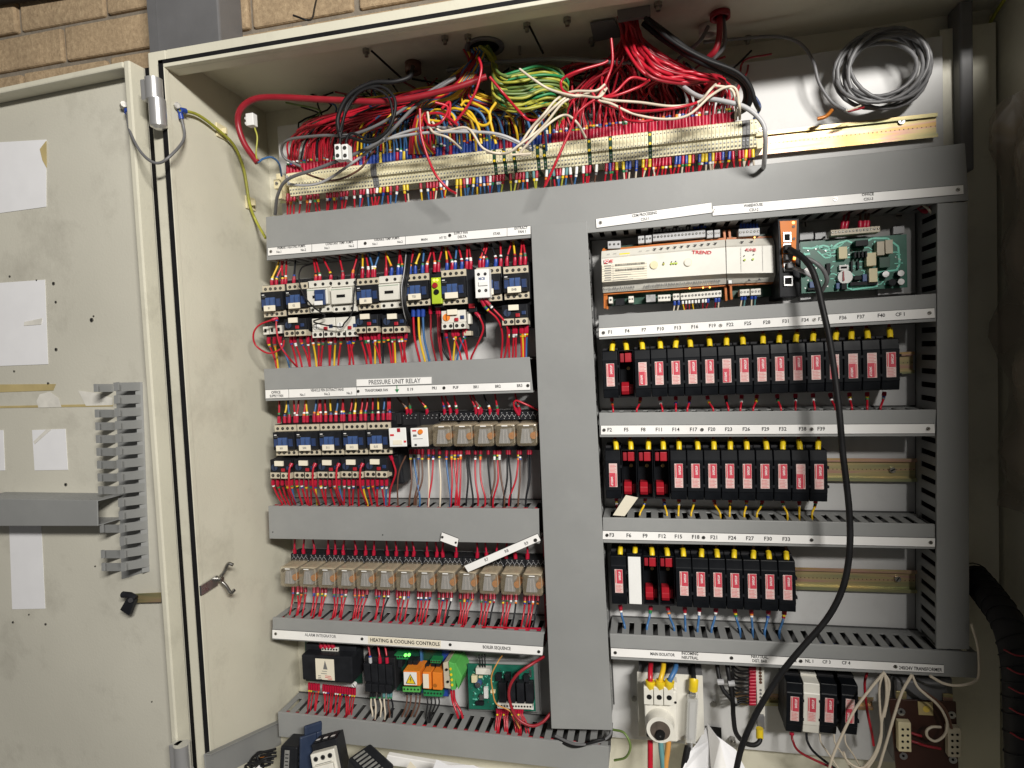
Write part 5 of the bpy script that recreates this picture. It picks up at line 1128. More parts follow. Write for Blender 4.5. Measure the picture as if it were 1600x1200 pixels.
# earth wires on the side walls
wire([PX(281,172,XL+.008), PX(310,180,XL+.008), PX(343,205,XL+.008), PX(366,228,XL+.008), PX(381,265,XL+.007), PX(390,318,XL+.008), PX(400,345,XL+.010), P(415,372,-.05)], .0026, 'gy', 'green-yellow earth wire clipped along the left cabinet wall', fer='blue_fer', fl=.012, n=8)
for x, y, lb in ((345,206,'upper'),(390,318,'lower')):
    a = PX(x, y, XL); t = thing('cable_clip', '%s cream adhesive clip holding the earth wire on the left wall' % lb, 'cable clip', a, 0, 'adhesive clips on the left wall'); mb = MB(); mb.box(XL+.0003, XL+.003, a.y-.014, a.y+.014, a.z-.012, a.z+.012, 'cream'); mb.build('clip_base', t, t, .001); mb = MB(); mb.box(XL+.0032, XL+.012, a.y-.003, a.y+.003, a.z-.005, a.z+.005, 'cream'); mb.build('clip_bridge', t, t, .001)
for (x, y), g in (((1545,40),0),((1520,160),1)):
    a = PX(x, y, XR); t = thing('cable_clip', '%s cream adhesive clip on the shaded right wall' % ('upper','lower')[g], 'cable clip', a); mb = MB(); mb.box(XR-.003, XR-.0003, a.y-.014, a.y+.014, a.z-.012, a.z+.012, 'cream'); mb.build('clip_base', t, t, .001)
wire([PX(1575,-10,XR-.008), PX(1545,40,XR-.008), PX(1528,90,XR-.008), PX(1515,160,XR-.008), PX(1505,200,XR-.02)], .0026, 'gy', 'green-yellow earth wire clipped down the shaded right wall', n=8)
# bond wire bridging the hinge gap
wire([PD(198,172,.008), PD(203,205,.03), PD(222,240,.05), P(246,255,YR-.03), P(270,240,YR-.02), PX(288,214,XL+.01), PX(282,178,XL+.006)], .0022, 'grey_cable', 'grey bonding wire sagging across the door hinge gap', fer='blue_fer', fer2='blue_fer', fl=.008, n=8)
for p, lb in ((PD(196,166,.004), 'on the left door'), (PX(279,168,XL+.003), 'on the left wall beside the gasket')):
    w = MB(); w.cyl(p-Vector((.005,0,0)), p+Vector((.005,-.008,0)), .005, 'screw', 8); tag(w.build('earth_stud'), 'small brown earth stud %s' % lb, 'stud')

# ------------------------------------------------------------------ controller
cz = thing('building_controller', 'long cream controller lettered TREND, with orange edge strips', 'controller', (P(941,457,-.03).x, 0, P(941,480,-.03).z))
def q4(pts, y): return [P(x, y_, y) for x, y_ in pts]
mb = MB(); mb.quadslab(q4([(944,386),(1212,364),(1213,462),(947,478)], -.030), .018, 'pcb_dk'); mb.build('circuit_board', cz, cz)
mb = MB()
A = P(939.7,392.8,-.058); B = P(1132.8,374.8,-.058)
def face(mb, tops, y0, y1, k, t=.004):
    # tops: list of ((xl,yl),(xr,yr),depth) from top to bottom, joined into a curved skin
    rows = [(P(*a, d), P(*b, d)) for a, b, d in tops]
    for (a, b), (c, d) in zip(rows[:-1], rows[1:]): mb.add([a, b, d, c], [(3,2,1,0)], k)
    bk_ = [(Vector((a.x, y1, a.z)), Vector((b.x, y1, b.z))) for a, b in (rows[0], rows[-1])]
    mb.add([rows[0][0], rows[0][1], bk_[0][1], bk_[0][0]], [(0,1,2,3)], k); mb.add([rows[-1][0], rows[-1][1], bk_[1][1], bk_[1][0]], [(3,2,1,0)], k)
    for s in (0, 1):
        pts = [r[s] for r in rows]+[bk_[1][s], bk_[0][s]]; mb.add(pts, [tuple(range(len(pts)))] if s else [tuple(range(len(pts)))[::-1]], k)
def two_faces(xl0, xr0):
    def l(x, top, bot): return None
sl = -.094
face(mb, [((940,392.5),(1133,374.3),-.052),((939.5,402.5),(1133.2,384.5),-.066),((939.5,404.5),(1133.4,386.5),-.072),((941,440),(1134.5,427.5),-.074),((942,443),(1134.8,431),-.066),((941.5,446),(1134.8,434),-.060),((942,457.5),(1135,443.5),-.052)], 0, -.034, 'white_pl')
mb.build('main_cover', cz, cz, .0008)
mb = MB(); face(mb, [((1134.5,374.2),(1208.5,372),-.052),((1134.6,384.3),(1209.5,381),-.066),((1134.8,386.3),(1210.5,383.5),-.072),((1135.5,427.4),(1211.5,426),-.074),((1136,431),(1211.3,430),-.066),((1136,434),(1211,433),-.060),((1137,443.5),(1210.5,440),-.052)], 0, -.034, 'white_pl'); mo = mb.build('extension_cover', cz, cz, .0008)
mb = MB()
for a, b in (((941,391),(1132,372.8)),((1136,372.6),(1208,370)),((943,459.5),(1134,445.5)),((1138,445),(1209,441.5))): p, q = P(*a, -.048), P(*b, -.048); mb.ob(p+Vector((0,0,-.0014)), q-p, (0,.016,0), (0,0,.0028), 'amber')
for x, y0, y1 in ((942,388,482),(946,461,483),(1130,360,378),(1138,359,376),(1132,445,470),(1140,444,468),(1208,352,372),(1209,441,466)):
    p = P(x, y0, -.046); q = P(x+1.5, y1, -.046); mb.ob(p, q-p, (.0032,0,0), (0,.020,0), 'amber')
mb.build('amber_frame', cz, cz)
def conn(x0, x1, y0, dy, n, k='grey_light', root=None, h=16, dep=-.056, name='terminal_plug', hole=True):
    mb = MB(); a = P(x0, y0, dep); b = P(x1, y0+dy, dep); c = P(x0+.3, y0+h, dep); dn_ = c-a
    mb.ob(a, b-a, dn_, (0,.022,0), k)
    for i in range(n):
        p = a.lerp(b, (i+.5)/n)+dn_*.45; mb.cyl(p+Vector((0,-.0001,0)), p+Vector((0,-.0005,0)), min(.0018, (b-a).length/n*.34), 'hole', 8); mb.cyl(p+Vector((0,-.0005,0)), p+Vector((0,-.0008,0)), .0008, 'screw', 6)
    return mb.build(name, root, root, .0004)
for x0, x1, y, dy, n in ((949.5,969.5,377,-1,3),(997,1006.5,369,-1,2),(1008.5,1018,368,-1,2),(1020,1102,365.5,-7,15),(1104.5,1114,360.5,-1,2),(1116,1125,359.5,-1,2),(1154,1187,358,-2,6)): conn(x0, x1, y, dy, n, root=cz, h=11.5)
for x0, x1, y, dy, n, k in ((951,957,464,0,1,'white_pl'),(982,990,463,-.5,2,'white_pl'),(1028,1047.5,461,-1,4,'white_pl'),(1051.5,1061.5,459,-.6,2,'white_pl'),(1063.5,1127,458.5,-5,12,'white_pl'),(1156,1171,452.5,-1,3,'white_pl'),(1173,1188.5,451.5,-1,3,'white_pl')): conn(x0, x1, y, dy, n, k, cz, h=10)
mb = MB(); mb.quadslab(q4([(962,467),(976,466),(976,476),(962,477)], -.040), .008, 'black'); mb.build('socket_block', cz, cz); mb = MB(); mb.quadslab(q4([(1009.5,461),(1024,460),(1024.5,471),(1010,472)], -.052), .02, 'steel'); mb.build('sockets', cz, cz)
# print on the covers
y_ = -.0745
def prt(s, x, y, h, k='ink_grey', sx=1, yy=-.0748, rz=0): p = P(x, y, yy); sc = (p-P(x, y+1, yy)).length; text(s, p, h*sc, k, cz, cz, .094, rz, sx)
prt('TREND', 1096.5, 394.5, 5.2, 'ink_red', 1.25, -.0735); prt('IQ', 947.5, 408.6, 4.6, 'label', yy=-.0752); prt('4E', 954.6, 408, 4.6, 'ink_red', yy=-.0752); prt('4UHB', 1173, 390.3, 4.6, 'ink_red')
mb = MB()
def flat(x0, y0, x1, y1, k, yy=-.0742, sl=-.094):
    a = P(x0, y0, yy); b = P(x1, y0+(x1-x0)*sl, yy); c = P(x1+.2, y1+(x1-x0)*sl, yy); d = P(x0+.2, y1, yy); mb.add([a, b, c, d], [(3,2,1,0)], k)
flat(943.6,406,951,412,'ink_red',-.0745); 
flat(940.5,413.5,1011,441,'label_cream',-.0744,-.075)
for r_ in range(7):
    yy = 417+r_*3.7; flat(941,yy,1011,yy+.4,'ink_grey',-.0747,-.075); flat(944+(r_%2),yy-2,955,yy-.8,'ink_grey',-.0748,-.075)
    if r_ > 3: flat(959,yy-2,980+rnd.uniform(0,18),yy-1,'ink_grey',-.0748,-.075)
flat(957.6,413,958,440,'ink_grey',-.0748,-.075)
for bx in (414.2, 422.4):
    x = 961
    while x < 1007: wv = rnd.choice((.5,.9,.7)); flat(x, bx-(x-961)*.0+(-.075*(x-941)), x+wv, bx+3.4-(.075*(x-941)), 'ink', -.0749, 0); x += wv+rnd.choice((.5,.8))
flat(1157.5,386.2,1157.9,425,'ink_grey'); flat(1191.5,384,1191.9,424,'ink_grey')
for i in range(10): x = 1023+i*10.5; p = P(x, 390.3-(x-1023)*.094, -.0603); mb.add([p+Vector((-.003,-.003,.002)), p+Vector((.003,-.003,.002)), p+Vector((0,-.004,-.002))], [(0,1,2)], 'ink')
for x, y in ((1159,379.3),(1174,378.6)): p = P(x, y, -.0603); mb.add([p+Vector((-.003,-.003,.002)), p+Vector((.003,-.003,.002)), p+Vector((0,-.004,-.002))], [(0,1,2)], 'ink')
for x, y in ((1170,437.5),(1186,436.5)): p = P(x, y, -.060); mb.add([p+Vector((-.0028,-.002,-.002)), p+Vector((.0028,-.002,-.002)), p+Vector((0,-.002,.002))], [(0,1,2)], 'ink')
p = P(968,396.5,-.0605); q = P(984,395,-.0605); mb.ob(p+Vector((0,-.003,0)), q-p, (0,0,-.006), (0,.0005,0), 'yellow_fer')
flat(1137.5,437,1144,443.5,'ink_grey',-.0585,0); flat(1138.2,437.8,1143.3,442.8,'white',-.0590,0)
i = 0; x = 943
while x < 1126:
    if not (992 < x < 1006): yb = 452.3-(x-943)*.0735; flat(x, yb-rnd.uniform(1.5,3), x+1.0, yb+1.6, 'ink_grey', -.0585, 0)
    x += rnd.choice((2.1, 2.6, 3.2))
x = 1012
for x in (948, 958, 998, 1010): flat(x, 397.5-(x-943)*.094, x+5, 398.1-(x-943)*.094, 'ink_grey', -.0645)
mb.build('printed_marks', cz, cz)
def disc(mb, x, y, r, k, yy=-.0745, t=.0008, n=16): p = P(x, y, yy); mb.cyl(p, p+Vector((0,-t,0)), r, k, n)
mb = MB(); disc(mb, 1022, 414, .0062, 'cream'); disc(mb, 1075, 410, .0060, 'cream', t=.0005); disc(mb, 1075, 410, .0054, 'white_pl', -.0751, .0003); mb.build('cover_buttons', cz, cz)
mb = MB()
for x, y, k in ((1037,412.5,'gy'),(1049,412,'led_green'),(1053,411.6,'led_green'),(1057,411.5,'led_green'),(1163.5,406,'led_green'),(1176.5,405,'led_green')): disc(mb, x, y, .0017, 'lime' if k == 'led_green' else k, n=8)
for x, y in ((1037,410),(1049.5,408.8),(1056,408.2),(1163,399.5),(1177.6,397.6)): disc(mb, x, y, .0009, 'ink', n=6)
for x, y in ((1077.5,450.5),(1098.5,449.5),(1109,449),(1179,371)): disc(mb, x, y, .0014, 'led_amber', -.056, n=8)
mb.build('indicator_lights', cz, cz)
for i, x in enumerate((1054,1060,1106,1118,1123,1159,1163.5,1175,1180)):
    wire([P(x,469-(x-1054)*.08,-.05), P(x+rnd.uniform(-1,1),476-(x-1054)*.08,-.05), P(x-rnd.uniform(0,5),494-(x-1054)*.08,-.045)], .0013, rnd.choice(['wire_white','red_dk','teal','wire_white']), 'thin signal wire with blue ferrule under the cream controller', 'signal wires under the controller', fer='blue_fer', fl=.008)
for i, x in enumerate((1067,1072,1077,1082,1087,1092,1098,1103)):
    wire([P(x,470-(x-1067)*.07,-.05), P(x,475-(x-1067)*.07,-.05), P(x+rnd.uniform(-4,6),493-(x-1067)*.07,-.045)], .0010, rnd.choice(['black','red_dk','yellow','black']), 'thin signal wire with white ferrule under the cream controller', 'signal wires under the controller', fer='white', fl=.005)
for i in range(16):
    x = 1022+i*5.3; w_ = P(x, 363-(x-1022)*.085, -.05)
    wire([w_, P(x, 356-(x-1022)*.085, -.05), P(x+rnd.uniform(-2,4), 343-(x-1022)*.085, -.045)], .0010, rnd.choice(['brown','black','red_dk','grey_light']), 'thin wire above the cream controller plugs', 'signal wires above the controller', fer='grey_light' if i < 12 else 'blue_fer', fl=.004)
for i in range(6):
    x = 1158+i*5; wire([P(x,356,-.05), P(x,349,-.05), P(x+2,334,-.045)], .0011, 'grey_cable', 'thin wire with blue ferrule above the controller extension', 'signal wires above the controller', fer='blue_fer', fl=.006)

# ------------------------------------------------------------------ network switch
ns = thing('network_switch', 'narrow black network switch with an orange face', 'network switch', (P(1218,464,-.09).x, 0, P(1218,464,-.09).z))
def qpart(name, root, pts, y, t, k, bv=0, parent=None):
    mb = MB(); mb.quadslab(q4(pts, y), t, k); return mb.build(name, parent or root, root, bv)
qpart('housing', ns, [(1215,342),(1249,341),(1250.4,463.7),(1218,464.8)], -.092, .08, 'black', .0012)
qpart('orange_face', ns, [(1218.5,346),(1245,344.5),(1243,417),(1226,417.5),(1224,400)], -.0935, .0012, 'orange') if False else qpart('orange_face', ns, [(1218.5,345.5),(1245,344.5),(1243,417),(1223.5,418)], -.0935, .0012, 'orange')
for i, (x0, y0, x1, y1) in enumerate(((1223.5,362.5,1236.5,378.5),(1223.5,380.5,1236.5,395.5),(1224,397,1237,408),(1224.5,409,1239,424),(1224.5,431,1239,447))):
    o = qpart('network_port', ns, [(x0,y0),(x1,y0-.3),(x1+.3,y1),(x0+.3,y1)], -.095, .0014, 'steel', .0004)
    qpart('port_opening', ns, [(x0+2,y0+3),(x1-2,y0+2.7),(x1-2,y1-3),(x0+2,y1-3)], -.0954, .0003, 'hole', parent=o)
for x, y, k in ((1239.5,348,'led_amber'),(1240,354,'brown'),(1240.5,373,'brown'),(1241,404,'led_amber')): mb = MB(); disc(mb, x, y, .0022, k, -.0936, .0008, 8); mb.build('indicator_light', ns, ns)
cable([P(1230,387,-.096), P(1240,393,-.115), P(1255,403,-.125), P(1268,420,-.135), P(1277,445,-.14), P(1285,480,-.145), P(1296,530,-.15), P(1305,590,-.155), P(1312,650,-.16), P(1316,700,-.16), P(1322,750,-.16), P(1327,800,-.16), P(1328,850,-.16), P(1322,900,-.16), P(1308,940,-.16), P(1286,975,-.16), P(1255,1010,-.16), P(1222,1050,-.16), P(1196,1090,-.16), P(1174,1130,-.16), P(1158,1170,-.16), P(1148,1215,-.16)], .0043, 'rubber', 'long black data cable hanging from the network switch across the fuse rows', n=14)
cable([P(1234,395,-.096), P(1250,400,-.11), P(1270,408,-.115), P(1285,420,-.115), P(1292,436,-.11), P(1288,448,-.10), P(1278,462,-.085), P(1268,472,-.07)], .0030, 'grey_cable', 'upper grey patch cable curving from the network switch over the green board', n=10)
cable([P(1236,416,-.096), P(1250,422,-.11), P(1262,428,-.11), P(1275,438,-.10), P(1280,450,-.09)], .0030, 'grey_light', 'lower grey patch cable from the network switch', n=10)
for x, y in ((1228,388),(1230,403),(1233,416)):
    a = P(x, y, -.096); w = MB(); w.box(a.x-.004, a.x+.006, -.106, -.0962, a.z-.004, a.z+.004, 'black' if y < 390 else 'grey_cable'); tag(w.build('network_plug', None, None, .001), {388: 'black network plug in the orange switch face', 403: 'grey network plug below the black one', 416: 'grey network plug in the lowest orange port'}[y], 'plug')

# ------------------------------------------------------------------ green control board
gb = thing('circuit_board', 'large green circuit board with pale traces on a metal carrier, upper right', 'circuit board', (P(1252,457,-.03).x, 0, P(1252,457,-.03).z))
qpart('carrier_plate', gb, [(1247,344),(1430,330),(1431,458),(1250,470)], -.010, .004, 'carrier', .0008)
BQ = [(1250.4,378),(1416.5,366),(1418,449),(1252.5,458.5)]
qpart('board', gb, BQ, -.036, .002, 'pcb')
mb = MB()
for x, y in ((1258,350.5),(1404,337.5)): screw(mb, P(x, y, -.0145), .005)
for pts in ([(1250,363),(1271,361.5),(1271,373),(1250,375)],[(1274,364),(1290,362.5),(1290,372),(1274,374)],[(1396,354),(1413,352.5),(1413,364),(1396,366)],[(1372,452),(1412,449),(1412,458),(1372,461)],[(1250,460),(1267,459),(1267,467),(1251,469)]):
    m2_ = MB(); m2_.quadslab(q4(pts, -.020), .006, 'grey_light'); m2_.build('carrier_bracket', gb, gb)
mb.build('carrier_screws', gb, gb)
def bp(u, v, y=-.0365): # board uv -> px
    a, b, c, d = [Vector((p[0], p[1], 0)) for p in BQ]; p = a.lerp(b, u).lerp(d.lerp(c, u), v); return P(p.x, p.y, y)
def comp(name, u0, v0, u1, v1, h, k, bv=.0004, root=gb, f=None, par=None, y0=-.0362):
    f = f or bp; mb = MB(); q = [f(u0, v0, y0-h), f(u1, v0, y0-h), f(u1, v1, y0-h), f(u0, v1, y0-h)]; mb.quadslab(q, h-.0002, k); return mb.build(name, par or root, root, bv)
mb = MB()
def seg(mb, pts, w_, k='trace', f=None, y=-.0364):
    f = f or bp; P_ = [f(u, v, y) for u, v in pts]
    for a, b in zip(P_[:-1], P_[1:]):
        d = (b-a); w2 = Vector((-d.z, 0, d.x)).normalized()*w_*.85; mb.add([a-w2, a+w2, b+w2, b-w2], [(3,2,1,0)], k)
rr_ = random.Random(3)
seg(mb, [(.02,.12),(.10,.14),(.22,.10),(.30,.16),(.36,.08),(.44,.04),(.50,.10),(.62,.08),(.68,.03),(.82,.05),(.92,.22),(.93,.55),(.90,.66),(.60,.70)], .0016)
seg(mb, [(.02,.25),(.09,.24)], .002); seg(mb, [(.15,.10),(.26,.20),(.30,.10)], .0015); seg(mb, [(.16,.20),(.23,.34),(.28,.34),(.28,.25),(.34,.24)], .0012)
seg(mb, [(.30,.24),(.36,.24),(.40,.36),(.48,.36)], .0012); seg(mb, [(.70,.08),(.70,.30),(.73,.34),(.73,.62)], .0014); seg(mb, [(.42,.82),(.46,.92),(.62,.90),(.70,.86),(.72,.78)], .003); seg(mb, [(.30,.90),(.42,.92),(.48,1-.02),(.62,.96),(.72,.94)], .0016)
for i in range(46):
    u, v = rr_.uniform(.04,.9), rr_.uniform(.12,.92); du = rr_.uniform(.03,.12); dv_ = rr_.choice((0,0,.06,-.06)); seg(mb, [(u,v),(min(.97,u+du*.5),v),(min(.97,u+du),min(.97,max(.03,v+dv_)))], .0008)
for i in range(60): 
    p = bp(rr_.uniform(.03,.95), rr_.uniform(.1,.95), -.0364); mb.cyl(p, p+Vector((0,-.0006,0)), .0009, rr_.choice(['steel','trace','steel']), 6)
mb.build('traces', gb, gb)
conn(1298,1375,359.5,-6.5,14,'beige',gb,h=9,dep=-.052,name='terminal_strip')
for nm, u0, v0, u1, v1, h, k in (('crystal_label',.36,.15,.44,.38,.010,'cream'),('relay_block',.52,.05,.64,.16,.016,'black'),('capacitor_block',.72,.10,.79,.36,.014,'beige'),('capacitor_block',.80,.08,.87,.34,.014,'beige'),('film_capacitor',.62,.30,.71,.55,.012,'cream'),('film_capacitor',.64,.60,.72,.86,.012,'cream'),
  ('chip',.24,.45,.28,.66,.005,'black'),('chip',.08,.78,.13,.90,.008,'blue_pl'),('chip',.58,.70,.62,.84,.008,'blue_pl'),('chip',.50,.72,.57,.80,.008,'black'),('chip',.33,.84,.36,.95,.008,'blue_pl'),('chip',.38,.85,.43,.97,.008,'black'),('heat_sink',.74,.40,.84,.60,.010,'pcb_dk'),('dual_socket',.36,.50,.45,.60,.006,'white'),('connector_row',.46,.84,.72,.91,.007,'black'),('pin_row',.06,.90,.22,.95,.006,'black'),('chip',.47,.44,.49,.64,.005,'black'),('chip',.53,.44,.55,.60,.005,'black')):
    comp(nm, u0, v0, u1, v1, h, k)
comp('socket_window', .375, .53, .435, .57, .0064, 'hole')
for u in (.505,.54,.575,.61): comp('transistor', u, .26, u+.02, .38, .012, 'black')
mb = MB(); p = bp(.40,.74,-.036); mb.cyl(p, p+Vector((0,-.008,0)), .0105, 'white', 20); mb.build('round_buzzer', gb, gb, .0008)
mb = MB(); p = bp(.40,.72,-.046); mb.add([p+Vector((-.0012,0,-.007)), p+Vector((.0012,0,-.007)), p+Vector((.0008,0,.008)), p+Vector((-.0008,0,.008))], [(3,2,1,0)], 'red_dk'); mb.build('buzzer_pointer', gb, gb)
for u, v, k in ((.77,.74,'steel'),(.91,.74,'steel'),(.83,.90,'black'),(.91,.90,'steel'),(.04,.58,'label')):
    mb = MB(); p = bp(u, v, -.036); mb.cyl(p, p+Vector((0,-.012,0)), .0052, 'black', 16); mb.cyl(p+Vector((0,-.012,0)), p+Vector((0,-.0124,0)), .0046, k, 16); mb.build('round_capacitor', gb, gb)
for x, dx in ((1316,3),(1321,5),(1344,0),(1350,2),(1355,2)): wire([P(x,358,-.045), P(x+dx*.3,350,-.045), P(x+dx,338,-.042), P(x+dx+1,328,-.038)], .0018, 'red_dk' if x < 1340 else 'brown', 'wire with red ferrule above the large green board', 'wires above the green board', fer='red_fer', fl=.012)
wire([P(1435,322,-.03), P(1445,330,-.04), P(1455,326,-.05), P(1448,318,-.05)], .004, 'red_fer', 'pink-red cable bend entering the top of the narrow right duct')
wire([P(1440,318,-.055), P(1450,326,-.06), P(1456,334,-.055)], .002, 'wire_white', 'white wire beside the pink-red bend at the narrow right duct')

# ------------------------------------------------------------------ bottom left devices
ai = thing('alarm_unit', 'black boxed alarm unit with a cream sticker, bottom left', 'control unit', (P(473,1066,-.05).x, 0, P(473,1066,-.05).z))
qpart('circuit_board', ai, [(476,1000),(562,1006),(566,1068),(478,1064)], -.020, .003, 'pcb_dk')
mb = MB(); r_ = [P(470.5,1023,-.072), P(549.5,1026.7,-.072), P(551.5,1068,-.072), P(472.7,1062.5,-.072)]; mb.quadslab(r_, .050, 'black'); mb.build('housing', ai, ai, .0025)
mb = MB(); a = q4([(477,1006),(556,1011),(556,1030),(477,1026)], -.050); mb.quadslab(a, .030, 'black'); mb.build('housing_step', ai, ai, .002)
o = qpart('sticker', ai, [(492.5,1028.8),(521.5,1030.5),(523,1063.5),(494,1061)], -.0726, .0004, 'label_cream')
mb = MB(); a = P(507.5,1032,-.0729); mb.add([a, a+Vector((-.0045,0,-.017)), a+Vector((.0045,0,-.017))], [(0,1,2)], 'ink_grey'); 
for i, (x, y, wd_) in enumerate(((503,1048,.010),(501.5,1051.5,.012),(497,1055,.006),(497,1057.5,.006),(497,1060,.008),(508,1055.5,.012),(508,1058,.014),(512,1060.5,.009))): p = P(x, y, -.0729); mb.add([p, p+Vector((wd_,0,-.0005)), p+Vector((wd_,0,-.0016)), p+Vector((0,0,-.0011))], [(3,2,1,0)], 'ink_grey' if i < 5 else 'ink_red')
mb.build('printed_marks', o, ai)
conn(502,528,1011.5,1.2,6,'white_pl',ai,h=5.5,dep=-.054)
mb = MB(); screw(mb, P(555,1068,-.07), .004, 'white', .006); mb.build('fixing_screw', ai, ai)
for i in range(20):
    if i == 5: continue
    x = 483+i*3.75; y0 = 1067+i*.42
    dx = rnd.uniform(-5, 3); wire([P(x, y0, -.055), P(x, y0+10, -.055), P(x+dx*.6, y0+22, -.055), P(x+dx-1, y0+38+i*.1, -.060), P(x+dx-2, y0+48, -.055)], .0013, 'red', 'red wire of the comb beneath the black alarm unit', 'red wires under the alarm unit', fer='red_fer', fl=.013, marks=mk(1), n=6)
for i in range(4): x = 503+i*6; wire([P(x,1012,-.052), P(x-2,1007,-.052), P(x-3,998,-.05)], .0022, 'red_dk', 'red wire plugged into the top of the alarm unit', 'red wires over the alarm unit', fer='red_fer', fl=.006)
r, w, h = simple('fuse_terminal', 'group of black fuse terminals beside the alarm unit', 'fuse holder', [(566,1030),(614,1033),(568,1078)], -.066, [('body',0,1,.0,1.0,-.055,-.012,'black_soft',.001)]+[('fuse_lever', .04+i*.24, .25+i*.24, .28-.02*i, .86, -.066, -.0552, 'black', .0012) for i in range(4)]+[('lower_step', .1+i*.22, .3+i*.22, .0, .26, -.072, -.0552, 'black', .0012) for i in range(4)])
for x, k, f in ((579,'red_dk','grey_light'),(594,'red','red_fer'),(605,'red','red_fer')): wire([P(x,1036,-.06), P(x-1,1024,-.058), P(x-4,1006,-.05)], .0018, k, 'wire entering the top of the black fuse terminals', 'wires over the fuse terminals', fer=f, fl=.010, marks=mk(1))
for i, (x, k) in enumerate(((580,'wire_white'),(585,'wire_white'),(593,'wire_white'),(600,'wire_white'),(607,'brown'),(611,'black'))): wire([P(x,1080,-.055), P(x,1090,-.055), P(x+rnd.uniform(-2,3),1102,-.056), P(x+2,1114,-.058), P(x+1,1124,-.055)], .0016, k, '%s wire below the black fuse terminals' % {'wire_white': 'white'}.get(k, k), 'wires under the fuse terminals', fer='black' if i < 3 else 'teal', fl=.010, marks=['green'])
# relay modules on blue holders
rm = thing('relay_module', 'relay module with an orange block and yellow warning triangle', 'relay module', (P(622,1080,-.05).x, 0, P(622,1080,-.05).z))
qpart('circuit_board', rm, [(617,1014),(657,1016),(659,1082),(620,1079)], -.028, .002, 'pcb_dk'); qpart('holder', rm, [(656,1014),(659,1014),(662,1083),(659,1083)], -.034, .022, 'blue')
o = qpart('orange_relay', rm, [(630,1048),(655.5,1049),(656.7,1072),(631,1071)], -.070, .040, 'orange', .001)
s_ = qpart('warning_label', rm, [(630.6,1050),(650.8,1050.6),(651.5,1070.5),(631.4,1070)], -.0706, .0004, 'white', parent=o)
mb = MB(); a = P(641,1053,-.0712); mb.add([a, a+Vector((-.0098,0,-.0185)), a+Vector((.0098,0,-.0185))], [(0,1,2)], 'ink'); b = a+Vector((0,-.0003,-.002)); mb.add([b, b+Vector((-.0078,0,-.0153)), b+Vector((.0078,0,-.0153))], [(0,1,2)], 'yellow_fer')
c = a+Vector((0,-.0006,-.0055)); mb.add([c+Vector((.0008,0,0)), c+Vector((-.0020,0,-.0052)), c+Vector((.0002,0,-.0047)), c+Vector((-.0006,0,-.0100)), c+Vector((.0022,0,-.0040)), c+Vector((.0003,0,-.0044)), c+Vector((.0020,0,0))], [(0,1,2,3,4,5,6)], 'ink'); mb.build('warning_symbol', s_, rm)
conn(629,656,1073,1,5,'green_lt',rm,h=8,dep=-.050); conn(616,637,1023,.5,5,'green',rm,h=7,dep=-.046)
for nm, u in (('black_component',621),('black_component',637),('black_component',645)): qpart(nm, rm, [(u,1032),(u+7,1032.5),(u+7,1044),(u,1043.5)], -.048, .018, 'black', .001)
mb = MB(); disc(mb, 634, 1023, .0026, 'led_green', -.052, .003, 10); disc(mb, 639.5, 1022.5, .0026, 'led_green', -.052, .003, 10); mb.build('indicator_light', rm, rm)
rm2 = thing('relay_module', 'relay module with two orange relays, the left one with a white face', 'relay module', (P(660,1086,-.05).x, 0, P(660,1086,-.05).z))
qpart('circuit_board', rm2, [(661,1015),(690,1017),(693,1088),(663,1086)], -.028, .002, 'pcb_dk'); qpart('holder', rm2, [(658,1013),(702,1015),(703,1034),(660,1030)], -.026, .012, 'blue_fer')
qpart('holder_foot', rm2, [(690,1073),(700,1074),(701,1089),(692,1088)], -.036, .02, 'blue_fer', .001)
o = qpart('orange_relay', rm2, [(660,1050),(673,1050.5),(674,1077),(661,1076)], -.066, .036, 'orange', .001); qpart('relay_face', rm2, [(660.6,1053),(669.5,1053.3),(670.3,1075.5),(661.4,1075)], -.0666, .0004, 'label_cream', parent=o)
qpart('orange_relay', rm2, [(675.3,1050.5),(690,1051.5),(691,1078.5),(676,1077.5)], -.066, .036, 'orange', .001)
mb = MB(); disc(mb, 680, 1071, .0035, 'copper', -.0662, .0005); mb.build('relay_mark', rm2, rm2)
conn(661.5,691,1078.5,1.5,6,'green',rm2,h=9,dep=-.048); conn(672,688,1031,.8,4,'green',rm2,h=5,dep=-.044)
for u in (664, 673, 681): qpart('black_component', rm2, [(u,1038),(u+6,1038.5),(u+6,1048),(u,1047.5)], -.046, .016, 'black', .001)
mb = MB(); disc(mb, 690.5, 1053, .0022, 'led_green', -.048, .003, 10); mb.build('indicator_light', rm2, rm2)
for i, x in enumerate((667,673,679,685)): wire([P(x,1088,-.045), P(x+1,1100,-.05), P(x-1-i*2,1116,-.055), P(668+i,1130,-.060)], .0015, 'rubber', 'black wire converging below the module with two orange relays', 'black wires under the relay modules')
for i, x in enumerate((636,642,650,656)): wire([P(x,1081,-.045), P(x,1092,-.048), P(x-2,1104,-.052), P(x-8,1120,-.056)], .0015, 'brown', 'dark wire below the module with the warning triangle', 'dark wires under the warning module', fer='black', fl=.005)
gt = thing('terminal_stack', 'beige and green angular terminal stack with yellow screws', 'terminal stack', (P(693,1078,-.05).x, 0, P(693,1078,-.05).z))
qpart('beige_terminals', gt, [(692,1036),(701,1033),(707,1077),(694,1075)], -.064, .05, 'beige', .001)
mb = MB(); mb.quadslab(q4([(702,1035),(712,1037),(722,1058),(716,1078),(707,1078)][:4], -.066), .052, 'green_lt'); mb.quadslab(q4([(700.5,1034),(709,1037),(712,1078),(705,1078)], -.0675), .05, 'green_lt'); mb.build('green_terminals', gt, gt, .001)
mb = MB()
